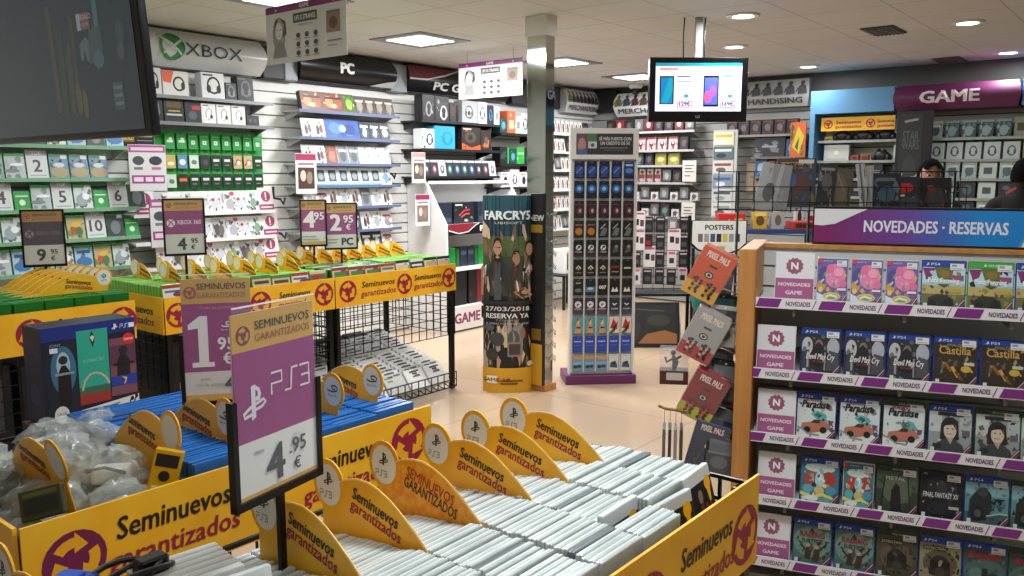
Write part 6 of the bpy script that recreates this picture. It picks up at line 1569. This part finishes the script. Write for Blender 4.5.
FZ = [2.13, 1.90, 1.715, 1.505, 1.29, 1.085]
shelves('grey shelves of merchandise on the far wall left of the hanging screen', FW, .30, 1.62, FZ, .25, mat('#9a9896', .4), mat('#a8a4a2', .4))
for z, seq, wn in zip(FZ, ['k r k g r k k r g', 'w w w w w w w k', 'r k t t k y y', 'k r c c c c c g k', 'm g m m g m g m g m', 'm g m k m g t m'], ['top', 'second', 'third', 'fourth', 'fifth', 'lowest']):
    row(FW, .36, z, .25, seq, f'{wn} far-wall merchandise shelf', 'merchandise', 'merchandise on the far wall', md, gap=.03, lean=-3)
for i, (x, z, lab) in enumerate([(1.50, 1.52, 'upper white note hanging at the right end of the far merchandise shelves'), (1.50, 1.02, 'lower white note hanging at the right end of the far merchandise shelves')]):
    promo(lab, FW.p(x, -.30, z), FW.rz, .18, .25, [('r', 0, 0, 1, 1, '#c9c4be'), ('r', .15, .75, .85, .8, '#5a5050'), ('r', .15, .6, .7, .66, '#5a5050'), ('r', .15, .45, .85, .5, '#5a5050'), ('r', .15, .25, .6, .3, '#7a4a50')])
# narrow strip of hanging cards, notice, game boxes on the far slat wall
t = thing('card_strip', 'tall clear strip of white and blue cards on the far wall above POSTERS', 'display strip', FW.p(1.86, -.25, 1.10), FW.rz)
MB().box(0, .30, .01, .03, 0, 1.02, mat('#b9b9b6', .4)).build('backing', t)
for i in range(6):
    b = MB().rbox(.01, .26, 0, .012, .02 + i * .165, .17 + i * .165, mat(['#c4c6c6', '#b9bcbe', '#7a8a9a', '#c9c6c2', '#5a6a70', '#d8d6b0'][i], .35), .002, 1)
    b.front(.01, .02 + i * .165, .25, .15, [('r', .08, .6, .9, .8, ['#8a8a8c', '#4a4c50', '#3a5a8a', '#8a3a40', '#c9cdd0', '#c8b040'][i]), ('e', .4, .3, .25, .18, ['#5a5c60', '#8a8c8e', '#c9d0d8', '#5a5a5c', '#2a3438', '#f0f0ea'][i])], -.0004)
    b.build('card', t)
t2 = promo('beige notice sheet on the far grey slat wall right of the card strip', FW.p(2.20, -.06, 1.40), FW.rz, .36, .36, [('r', 0, 0, 1, 1, '#b8a690'), ('r', .04, .94, .96, .98, '#5a4a3c')] + [('r', .1, .85 - i * .08, .85 - (i % 3) * .12, .87 - i * .08, '#9a8a78') for i in range(9)], mat('#a89880', .5), 'notice_sheet', None)
fb = {'f': ('dark figure box with a grey face', mz(.13, .17, '#1f1d20', [('e', .5, .5, .26, .24, '#6a6664'), ('r', 0, 0, 1, .2, '#4a1c22'), ('r', .1, .86, .9, .93, '#8a2a30')])), 'K': ('black flat console box with pale lettering', mz(.36, .24, '#141416', [('r', .25, .45, .75, .54, '#8a8c90'), ('r', .05, .1, .3, .16, '#5a5c60')], .12)), 'b': ('slanted blue box', mz(.14, .2, '#2f4f7a', [('e', .5, .5, .3, .3, '#8aa4c0')])), 'o': ('tall orange and yellow poster card', mz(.17, .38, '#c8602c', [('p', [(.1, .3), (.5, .9), (.9, .6), (.6, .1)], '#c9b83a'), ('p', [(.3, .3), (.6, .6), (.5, .2)], '#3a5a34')], .02)), 'r': ('small red box', mz(.08, .18, '#8a3038', [('r', .2, .3, .8, .7, '#c9c0b8')]))}
shelves('grey shelf of figure boxes under the right merchandising header', FW, 1.95, 2.95, [2.05], .22, mat('#8a8886', .4))
row(FW, 2.0, 2.05, .22, 'f f f f f f', 'shelf under right merchandising header', 'figure box', 'figure boxes', fb, lean=0, gap=.012)
shelves('short grey shelf holding the black console box on the far wall', FW, 2.32, 2.95, [1.80, 1.58], .22, mat('#6a6866', .4))
row(FW, 2.34, 1.80, .22, 'K b', 'short far-wall shelf', 'boxed hardware', 'boxes on the short far shelf', fb, lean=-4, gap=.01)
fb['o'][1].put('tall orange and yellow poster card beside the pale blue unit', 'poster card', 'poster cards', FW.p(2.80, -.30, 1.79), FW.rz)
row(FW, 2.36, 1.58, .22, 'b r r b', 'lower short far-wall shelf', 'boxed goods', 'boxes on the lower short far shelf', fb, lean=-4, gap=.01)

# hook rack, poster rack, low board in the middle distance
HF = Frame(6.73, 4.28, R(-52))
t = thing('hook_rack', 'black wire rack hung with small packs, between the card rack and the orange toy box', 'rack', HF.p(0, 0, 0), HF.rz)
for x in (0, .78):
    MB().rbox(x, x + .03, 0, .03, 0, 1.22, BLK, .003, 1).build('upright', t)
q = MB()
for i in range(7):
    q.rod((.03, .015, .52 + i * .11), (.78, .015, .52 + i * .11), .005, BLK)
for i in range(8):
    q.rod((.06 + i * .1, .015, .5), (.06 + i * .1, .015, 1.22), .004, BLK)
q.build('wire_grid', t)
MB().rbox(-.02, .83, -.12, .2, .46, .49, BLK, .004, 1).build('tray', t)
hp = lambda c, S, w=.085, h=.15: flat_item('hanging_pack', w, h, .02, mat(c, .35), [('r', 0, 0, 1, 1, c)] + S)
hpk = {'w': ('white pack with a pink tab', hp('#cfc6c8', [('r', .1, .84, .9, 1, '#c05a80'), ('r', .2, .25, .75, .6, '#2c2c30')])), 'k': ('black pack', hp('#201e22', [('r', .2, .2, .8, .5, '#4a4a50'), ('r', .1, .8, .9, .9, '#b8a0a8')])), 'r': ('black and red pack', hp('#26191c', [('r', .2, .3, .8, .6, '#8a2a34')])), 'W': ('large white pack with a dark card', hp('#d5d0d0', [('r', .15, .35, .5, .65, '#1c1c1f'), ('r', .6, .3, .9, .6, '#5a3a44'), ('r', .1, .86, .9, .95, '#b84a70')], .12, .2)), 'g': ('grey pack', hp('#7a7678', [('r', .2, .3, .8, .7, '#c0bcbc')]))}
for r_, seq in enumerate(['k k W k k g k', 'k w W r k W k', 'r w k W k w k', 'k k w k k k w']):
    x = .02
    for c, k in enumerate(seq.split()):
        hpk[k][1].put(f'{hpk[k][0]}, {ORD[c]} in {ORD[r_]} row of black rack', 'hanging pack', 'packs on the wire rack', HF.p(x, -.03 - .012 * (c % 3), 1.06 - r_ * .165), HF.rz)
        x += .112
b = MB().rbox(-.0, .62, 0, .04, 0, .42, BLK, .004, 1)
b.front(.03, .03, .56, .36, [('r', 0, 0, 1, 1, '#1c1a18'), ('p', [(.35, 0), (1, 0), (1, .25), (.8, .35), (.5, .25)], '#8a5a34'), ('p', [(.1, .2), (.25, .7), (.4, .5), (.35, .1)], '#2c2a20'), ('e', .7, .6, .2, .15, '#33302c'), ('s', [(.3, .9), (.8, .85)], .03, '#4a4640')], -.0005)
tag(b.build('framed_poster', None, HF.p(.06, -.30, .012), (R(-16), 0, HF.rz)), 'black framed poster leaning on the floor under the wire rack', 'poster')
PF = Frame(6.80, 3.43, R(-51))
t = thing('poster_rack', 'black poster rack with a white sign board lettered POSTERS', 'rack', PF.p(0, 0, 0), PF.rz)
b = MB()
n = 12
b.prism([(0, .98), (0, 1.20), (.50, 1.20), (.50, .98), (.44, .93), (.36, .90), (.25, .885), (.14, .90), (.06, .93)], 'y', -.012, 0, BLK)
S = [('p', [(0, .35), (0, 1), (1, 1), (1, .35), (.88, .18), (.72, .08), (.5, .04), (.28, .08), (.12, .18)], '#cfcfca'), ('t', 'POSTERS', .5, .74, .14, '#26262a', {'b': .05, 'fw': .52})]
for i, c in enumerate(['#6a5a6a', '#8a8a8a', '#3a4a6a', '#2a2a2c', '#c0a83a', '#7a8a8a', '#4a3a3a']):
    S.append(('r', .11 + i * .115, .38, .20 + i * .115, .62, c))
S.append(('r', .38, .12, .62, .26, '#a8984a'))
b.front(.01, .89, .48, .305, S, -.0125)
b.build('sign_board', t)
f = MB()
for x in (.02, .46):
    f.rbox(x, x + .025, .02, .05, 0, .95, BLK, .003, 1)
f.rbox(.02, .485, -.1, .30, 0, .03, BLK, .003, 1)
f.build('frame', t)
for i in range(4):
    b = MB().box(.06, .44, .06 + i * .03, .065 + i * .03, .10, .86, ['#8a2a34', '#c9c0b8', '#2a3a40', '#7a6a5a'][i])
    if i == 0: b.front(.06, .10, .38, .76, [('r', 0, .55, 1, 1, '#c9b8b0'), ('t', 'MARIO'.replace('MARIO', 'III'), .5, .78, .12, '#8a2030', {'b': .05}), ('r', .1, .1, .9, .5, '#5a3a3c')], .0595)
    b.build('poster', t)
b = MB()
b.blob(0, 0, .22, .09, .05, .24, mat('#1f7a70', .5), 14, .05, random.Random(3))
tag(b.build('teal_bag', None, PF.p(.04, -.16, .40)), 'teal plush bag hanging below the POSTERS board', 'bag')

# ------------------------------------------------------------------ pale blue unit and shop counter wall
PB = mat('#5d94bf', .6)
UX = 3.05
t = thing('display_cabinet', 'pale blue display cabinet with accessories and yellow tags on the far wall', 'cabinet', FW.p(UX, 0, 0), FW.rz)
b = MB().box(0, .05, -.42, 0, 0, 2.24, PB); b.build('side_panel', t)
b = MB().box(0, .835, -.42, 0, 2.24, 2.48, PB); b.build('fascia', t)
b = MB()
z = .9
while z < 2.23:
    b.box(.05, 2.6, -.05, -.03, z, z + .088, mat('#a9aa98', .5)); z += .1
b.box(.05, 2.6, -.03, 0, .0, 2.24, mat('#4c4c44', .5))
b.build('slat_back', t)
for z in (1.955, 1.745, 1.56, 1.37, 1.18):
    s = MB().box(.06, 2.5, -.32, -.05, z - .010, z, clear_plastic('shelf_glass', '#a9c0bc', .45, .08))
    s.box(.06, 2.5, -.325, -.32, z - .018, z + .008, mat('#9aa29e', .3))
    s.build('glass_shelf', t)
b = MB().box(.10, .84, -.36, -.35, 2.06, 2.20, YEL)
b.front(.10, 2.06, .74, .14, recycle(.1, .5, .33, asp=.74 / .14) + [('t', 'Seminuevos', .38, .52, .22, YELTXT, {'b': .02, 'fw': .34}), ('t', 'garantizados', .38, .2, .22, MAR, {'b': .02, 'fw': .36})] + recycle(.68, .5, .33, asp=.74 / .14) + [('t', 'Seminuevos', .88, .52, .22, YELTXT, {'b': .02, 'fw': .22}), ('t', 'garantizados', .88, .2, .22, MAR, {'b': .02, 'fw': .22})], -.361)
b.build('yellow_strip', t)
PURM = mat('#5c1b4d', .5)
header('long purple bulging shop sign lettered GAME', FW, 3.885, 4.99, 2.235, 2.475, PURM, [('t', 'GAME', .46, .26, .46, '#e4d8e2', {'b': .05, 'fw': .46})], .06, .42)
tag(MB().rbox(0, 1.6, -.42, 0, 0, .24, PB, .004, 1).build('blue_fascia', None, FW.p(4.99, 0, 2.24), (0, 0, FW.rz)), 'pale blue fascia board at the right of the purple sign', 'panel')
ac = lambda nm, w, h, c, S, d=.1: flat_item(nm, w, h, d, mat(c, .4), [('r', 0, 0, 1, 1, c)] + S)
acl = {'y': ('yellow price tag', ac('price_tag', .09, .05, '#d8b838', [('r', .1, .3, .9, .6, '#8a6a10')], .004)), 'w': ('white game console', ac('game_console', .26, .17, '#c9ccca', [('o', .5, .55, .16, '#e8e4c0'), ('r', .1, .1, .9, .14, '#9a9a98')], .07)), 'r': ('small red handheld', ac('handheld_console', .08, .06, '#a83a2c', [('r', .2, .2, .8, .8, '#3a2a28')], .05)), 'k': ('black boxed accessory', ac('accessory_box', .14, .15, '#202124', [('r', .2, .4, .8, .6, '#8a8c8e')])), 't': ('tan boxed accessory', ac('accessory_box', .12, .14, '#8a7a50', [('e', .5, .5, .3, .3, '#c9b870')]))}
def pad():
    b = MB(); b.blob(0, 0, .055, .085, .05, .05, mat('#1c1d20', .4), 14); b.blob(-.07, -.01, .035, .035, .04, .04, mat('#1c1d20', .4), 10); b.blob(.07, -.01, .035, .035, .04, .04, mat('#1c1d20', .4), 10); b.lathe([(.02, .09), (.016, .115), (.022, .12)], -.03, 0, BLK, 10); b.lathe([(.02, .09), (.016, .11), (.022, .115)], .03, 0, BLK, 10)
    return b.build('game_controller')
pp = Proto(pad); pp.w = .2
acl['p'] = ('black game controller', pp)
for z, seq, wn in [(1.955, 'y -.08 p p p -.06 y', 'top shelf of blue cabinet'), (1.745, 'w r r y p -.02 k', 'second shelf of blue cabinet'), (1.56, 't y p k y k', 'third shelf of blue cabinet'), (1.37, 't k k y k', 'fourth shelf of blue cabinet')]:
    row(FW, UX + .12, z, .32, seq, wn, 'accessory', 'goods in the pale blue cabinet', acl, lean=0, gap=.02)
gl = {'a': ('white and teal game case', gc(pict('#a9c0bc', (.5, .45, .3, .3, '#4a6a6c'), bar='#dfe8e4', top='#c9d4d0'), WS)), 'b': ('dark teal game case', gc(pict('#2c4448', (.5, .4, .3, .3, '#8aa8a6'), top='#8aa8b0'), BS)), 'c': ('white headset box', ac('headset_box', .14, .17, '#b9cac6', ring(.5, .5, '#3a4a4c', '#b9cac6'))), 'k': ('black boxed game', ac('boxed_game', .14, .17, '#1b2224', [('e', .5, .5, .3, .3, '#4a5c5e')])), 'g': ('pale box with dark mark', ac('boxed_game', .15, .16, '#c4d2cc', [('r', .25, .3, .75, .7, '#44504e')])), 'G': ('olive box', ac('boxed_game', .11, .19, '#8a9474', [('r', .2, .3, .8, .7, '#3a4234')])), 'B': ('big bright blue headset box', ac('headset_box', .24, .23, '#1c7ab8', ring(.5, .5, '#0f3a5a', '#1c7ab8'), .12)), 'l': ('blue boxed toy', ac('boxed_game', .15, .15, '#24506c', [('e', .5, .45, .3, .25, '#7aa8c0')])), 'r': ('black box with a red car', ac('boxed_game', .17, .18, '#191e20', [('s', [(.4, .3), (.7, .5), (.9, .6)], .14, '#b83a2c'), ('e', .4, .6, .2, .12, '#54605e')]))}
for z, seq, wn in [(1.955, 'g b a b b b b G', 'top shelf under purple sign'), (1.745, 'g k c c c c c G', 'second shelf under purple sign'), (1.56, 'k k g a a g a g', 'third shelf under purple sign'), (1.37, 'k l a b k g r a', 'fourth shelf under purple sign'), (1.18, 'a b k l k a k r', 'lowest shelf under purple sign')]:
    row(FW, UX + .82, z, .32, seq, wn, 'boxed goods', 'goods under the purple sign', gl, lean=-4, gap=.022)
row(FW, 5.12, 1.955, .36, 'B B', 'top shelf right of purple sign', 'boxed goods', 'goods at the right of the purple sign', gl, lean=0)
row(FW, 5.1, 1.745, .32, 'k l l', 'second shelf right of purple sign', 'boxed goods', 'goods at the right of the purple sign', gl, lean=0)
row(FW, 5.12, 1.56, .32, 'g l k', 'third shelf right of purple sign', 'boxed goods', 'goods at the right of the purple sign', gl, lean=0)
# tall dark poster panel between the two halves
t = thing('cardboard_standee', 'tall dark poster panel standing at the left end of the purple sign shelves', 'panel', FW.p(3.97, -.60, 0), R(-80))
b = MB().rbox(0, .32, 0, .05, 1.0, 2.22, mat('#0e0f10', .4), .004, 1)
b.front(.03, 1.45, .20, .74, [('r', 0, 0, 1, 1, '#24282a'), ('t', 'STAR', .5, .66, .12, '#5a6260', {'fw': .7}), ('t', 'WARS', .5, .54, .12, '#5a6260', {'fw': .74}), ('e', .5, .3, .3, .16, '#31383a'), ('r', .2, .04, .8, .10, '#8a908c'), ('s', [(.2, .9), (.8, .93)], .03, '#8a908c')], -.0005)
b.build('poster_board', t)
MB().rbox(.10, .20, 0, .05, 0, 1.0, mat('#0e0f10', .4), .004, 1).build('post', t)
# counter
t = thing('shop_counter', 'dark shop counter behind the novelty shelf', 'counter', (5.30, 1.70, 0), R(-72))
MB().rbox(0, 2.6, 0, .45, 0, 1.0, mat('#3a3440', .5), .006, 1).build('body', t)
MB().rbox(-.03, 2.63, -.04, .48, 1.0, 1.04, mat('#232326', .3), .006, 2).build('worktop', t)
# box goods on a stand left of the counter
t = thing('display_table', 'dark display table with toys and board games beside the counter', 'table', (7.48, 3.50, 0), R(-55))
MB().rbox(0, 1.05, 0, .6, 1.04, 1.08, mat('#2a3a6a', .4), .004, 1).build('table_top', t)
for x in (.02, .99):
    for y in (.02, .54):
        MB().rbox(x, x + .04, y, y + .04, 0, 1.04, BLK, .003, 1).build('leg', t)
TF = Frame(7.48, 3.50, R(-55))
for nm, lab, x, y, w, h, d, c, S in [('board_game', 'bright red game box with white marks on the display table', .02, .05, .19, .11, .15, '#b82620', [('s', [(.2, .3), (.4, .6), (.6, .3)], .1, '#d8c8b8'), ('r', .6, .5, .9, .7, '#d8a040')]), ('card_box', 'small gold card box on the display table', .27, .06, .10, .12, .08, '#b8923a', [('e', .5, .5, .3, .3, '#5a4020'), ('r', .1, .8, .9, .95, '#d8c060')]),
                                ('figure_pack', 'grey figure pack on the display table', .40, .05, .09, .13, .08, '#9a9490', [('e', .5, .5, .25, .3, '#5a5452')]), ('board_game', 'flat red board game box with dark lettering on the display table', .54, .02, .24, .055, .2, '#a83028', [('r', .1, .2, .6, .8, '#3a1a14'), ('r', .7, .3, .9, .7, '#d8b890')]), ('figure_pack', 'white and black bottle-shaped toy pack on the display table', .62, .25, .06, .16, .06, '#b9b4b0', [('e', .5, .5, .25, .3, '#26242a')]), ('figure_pack', 'white toy pack at the right end of the display table', .71, .25, .06, .15, .06, '#c9c4c0', [('r', .2, .3, .8, .6, '#8a2a34')])]:
    x, y, w, h, d = (q * 1.33 for q in (x, y, w, h, d))
    b = MB().rbox(0, w, 0, d, 0, h, mat(c, .4), .003, 1); b.front(0, 0, w, h, S, -.0004)
    tag(b.build(nm, None, TF.p(x, y, 1.081), (0, 0, TF.rz)), lab, 'boxed game')

# magazines in their rack behind the header board
RF = Frame(4.88, 2.06, R(-64.4))
t = thing('magazine_rack', 'black wire magazine rack standing behind the novelty shelf', 'rack', RF.p(-.08, 0, 0), RF.rz)
for x in (0, .42, 1.22):
    MB().tube([(x, .08, 0), (x, .08, 1.62)], .008, BLK, 6).build('upright', t)
q = MB()
for z in (1.39, 1.44, 1.53):
    q.rod((-.12, -.06, z), (1.25, -.06, z), .004, BLK)
for z in (1.39, 1.50, 1.62):
    q.rod((-.12, .08, z), (1.25, .08, z), .004, BLK)
for i in range(14):
    x = -.12 + 1.37 * i / 13
    q.tube([(x, .08, 1.62), (x, .08, 1.38), (x, -.06, 1.38), (x, -.06, 1.53)], .0035, BLK, 5)
q.build('wire_basket', t)
mg = lambda w, h, c, S, d=.012: flat_item('magazine', w, h, d, mat(c, .3), busy([('r', 0, 0, 1, 1, c)] + S, 14, int(c[1:5], 16), .05, .2), .001)
magl = [('grey curled magazine at the left end of the rack', .00, 1.40, .12, .29, '#a8aaaa', [('r', 0, .2, .4, 1, '#a8aaaa'), ('e', .6, .4, .3, .2, '#5a5c5c')], -14, 12), ('silver magazine beside the curled one', .09, 1.39, .11, .28, '#8c9092', [('p', [(0, 0), (.4, 1), (.6, 1), (.3, 0)], '#a9adae')], -8, 6),
        ('dark magazine with a yellow title in the rack', .14, 1.41, .22, .29, '#3c3e44', [('r', .1, .80, .9, .93, '#b88c20'), ('t', 'MEGA', .5, .82, .09, '#2a2218', {'b': .05, 'fw': .6}), ('e', .5, .5, .35, .2, '#5a3a38'), ('e', .3, .55, .2, .2, '#3a5a8a'), ('r', .55, .9, .95, .98, '#d8d4cc')], -10, 0), ('pale grey magazine in front of the yellow titled one', .18, 1.385, .20, .16, '#b4bec4', [('r', .1, .1, .9, .8, '#b4bec2'), ('r', .5, 0, .54, 1, '#4a4c50')], -6, 0),
        ('dark magazine right of the yellow titled one', .36, 1.40, .10, .27, '#26282a', [('e', .5, .6, .3, .2, '#5a5854'), ('r', .1, .86, .9, .92, '#8a8680')], -8, 4), ('brown and grey magazine above the left end of the header board', .41, 1.39, .14, .26, '#55524a', [('e', .5, .5, .35, .3, '#6a6250'), ('s', [(.3, .9), (.7, .5)], .05, '#8a7a5a')], -8, 6), 
        ('thin grey magazine stack leaning left of the red titled one', .62, 1.385, .05, .28, '#b0b4b6', [('r', .3, 0, .5, 1, '#5a5e60'), ('r', .7, 0, .8, 1, '#c0c4c4')], -6, -8), ('grey spined magazine next to the leaning stack', .665, 1.385, .04, .27, '#a0a4a6', [('r', .4, 0, .6, 1, '#b4b8b8')], -6, -5), ('dark blue magazine behind the leaning stack', .68, 1.37, .15, .24, '#1c2228', [('e', .5, .5, .3, .2, '#3a5a6a'), ('r', .1, .82, .8, .9, '#5a6a78')], -10, 0),
        ('magazine with a red title and blue corner', .775, 1.36, .17, .225, '#26282e', [('p', [(0, 1), (0, .6), (.3, .9), (.3, 1)], '#2a6ab0'), ('e', .45, .72, .35, .13, '#c0282c'), ('r', .2, .5, .5, .55, '#d0d0d0'), ('e', .6, .3, .3, .2, '#3c4048'), ('r', .2, .04, .7, .12, '#d8c8c8')], -10, -3), ('pale spined magazine next to the red titled one', .915, 1.36, .03, .235, '#c4c2b4', [('r', .3, 0, .7, 1, '#e4e2d4')], -8, -8),
        ('black magazine at the right end of the rack', .935, 1.36, .17, .225, '#17181a', [('e', .5, .5, .3, .3, '#35383a'), ('e', .4, .7, .12, .1, '#7a2a2c'), ('r', .2, .06, .8, .12, '#9a9a98')], -8, 0)]
for i, (lab, x, z, w, h, c, S, rx, ry) in enumerate(magl):
    p = mg(w, h, c, S)
    p.put(lab, 'magazine', 'magazines in the wire rack', RF.p(x, -.035 + .008 * (i % 4), z), RF.rz, R(rx * .5), R(ry))

# ------------------------------------------------------------------ people
def person(lb, loc, rz, cloth, face, height=1.7, group=None):
    s = height / 1.72
    t = thing('person', lb, 'person', loc, rz)
    J = {'pel': (0, 0, .95), 'wst': (0, 0, 1.08), 'chs': (0, -.01, 1.28), 'nkb': (0, 0, 1.44), 'nk': (0, -.01, 1.50), 'hd': (0, -.015, 1.58)}
    pts = [(0, 0, .95, .15), (0, 0, 1.08, .135), (0, -.005, 1.25, .15), (0, 0, 1.39, .12), (0, 0, 1.46, .058), (0, -.01, 1.53, .054)]
    ed = [(0, 1), (1, 2), (2, 3), (3, 4), (4, 5)]
    for sd in (-1, 1):
        b = len(pts)
        pts += [(sd * .19, 0, 1.40, .062), (sd * .235, .01, 1.12, .047), (sd * .20, -.16, .98, .036), (sd * .185, -.22, .96, .03)]
        ed += [(3, b), (b, b + 1), (b + 1, b + 2), (b + 2, b + 3)]
        for k in range(4):
            f0 = len(pts)
            ox = sd * (.185 - .03 + k * .02)
            pts += [(ox, -.265, .955 - .004 * k, .0095), (ox, -.30 + (.012 if k in (0, 3) else 0), .94, .0085)]
            ed += [(b + 3, f0), (f0, f0 + 1)]
        f0 = len(pts)
        pts += [(sd * .145, -.235, .945, .011), (sd * .135, -.265, .935, .009)]
        ed += [(b + 2, f0), (f0, f0 + 1)]
        b = len(pts)
        pts += [(sd * .09, 0, .86, .095), (sd * .10, -.01, .48, .062), (sd * .10, .02, .09, .045), (sd * .11, -.13, .04, .038)]
        ed += [(0, b), (b, b + 1), (b + 1, b + 2), (b + 2, b + 3)]
    me = bpy.data.meshes.new('body')
    me.from_pydata([Vector(p[:3]) * s for p in pts], ed, [])
    me.materials.append(cloth)
    o = bpy.data.objects.new('body', me)
    C.objects.link(o); o.parent = t
    sk = o.modifiers.new('skin', 'SKIN')
    for v, p in zip(me.skin_vertices[0].data, pts):
        v.radius = (p[3] * s, p[3] * s * (.8 if p[3] > .1 else 1))
    me.skin_vertices[0].data[0].use_root = True
    sk.use_smooth_shade = True
    sb = o.modifiers.new('sub', 'SUBSURF'); sb.levels = 2; sb.render_levels = 2
    # head as one shaped surface, facing -y
    hm = MB()
    n, k = 24, 18
    vs = []; fs = []
    for i in range(1, k):
        ph = PI * i / k
        z = -math.cos(ph)
        for j in range(n):
            a = 2 * PI * j / n
            x = math.sin(ph) * math.cos(a); y = math.sin(ph) * math.sin(a)
            w = .078 * (1 - .22 * max(0, -z - .2)); d = .098
            X, Y, Z = x * w, y * d, z * .118
            if y < 0 and abs(x) < .26 and -.35 < z < .12: Y -= .020 * (1 - abs(x) / .26) * (1 - abs(z + .16) / .3 if abs(z + .16) < .3 else 0)   # nose
            if y < -.5 and .0 < z < .2 and .2 < abs(x) < .6: Y += .008                                                                       # eye hollows
            if y < 0 and z < -.75: Y -= .006
            vs.append((X, Y, Z))
    for i in range(k - 2):
        for j in range(n):
            fs.append((i * n + j, i * n + (j + 1) % n, (i + 1) * n + (j + 1) % n, (i + 1) * n + j))
    b = len(vs); vs += [(0, 0, -.118), (0, 0, .118)]
    for j in range(n):
        fs.append((b, (j + 1) % n, j)); fs.append((b + 1, (k - 2) * n + j, (k - 2) * n + (j + 1) % n))
    hm.add(vs, fs, face, True)
    for sd in (-1, 1):
        hm.blob(sd * .080, .012, -.005, .012, .022, .032, face, 10)
    hz = 1.605 * s
    hd_ = hm.build('head', t, (0, -.015, hz))
    e = MB()
    for sd in (-1, 1):
        e.blob(sd * .031, -.081, .012, .012, .010, .0055, mat('#b9aea4', .4), 10)
        e.blob(sd * .031, -.090, .012, .007, .005, .007, mat('#1a1210', .2), 8)
        e.tube([(sd * .012, -.094, .030), (sd * .032, -.094, .036), (sd * .052, -.082, .030)], .0045, mat('#17110e', .7), 6)
    e.build('eyes', hd_)
    m_ = MB().tube([(-.024, -.088, -.062), (0, -.096, -.060), (.024, -.088, -.062)], .0055, mat('#7a4a40', .5), 6)
    m_.build('mouth', hd_)
    h = MB()
    vs = []; fs = []
    rg = random.Random(5)
    for i in range(10):
        ph = PI * .62 * i / 9 + .001
        for j in range(n):
            a = 2 * PI * j / n
            back = math.sin(a) > -.35
            q = ph if back else min(ph, PI * (.33 + .05 * math.sin(5 * a)))
            r = 1.10 + rg.uniform(-.012, .02)
            vs.append((.080 * r * math.sin(q) * math.cos(a), .100 * r * math.sin(q) * math.sin(a) + .004, .118 * r * math.cos(q)))
    for i in range(9):
        for j in range(n):
            fs.append((i * n + j, (i + 1) * n + j, (i + 1) * n + (j + 1) % n, i * n + (j + 1) % n))
    h.add(vs, fs, mat('#0b0908', .95, spec=.1), True)
    h.build('hair', hd_)
    return t
person('person with short dark hair looking over the magazines from behind the counter', (6.33, 1.40, 0), R(-62), mat('#1a1a20', .8), noisy('#84604c', '#946e58', 12, .6), 1.70)
person('person in black with the back turned, at the right edge of the picture', (7.06, .93, 0), R(95), mat('#0c0c0e', .9), mat('#2a201c', .6), 1.71)
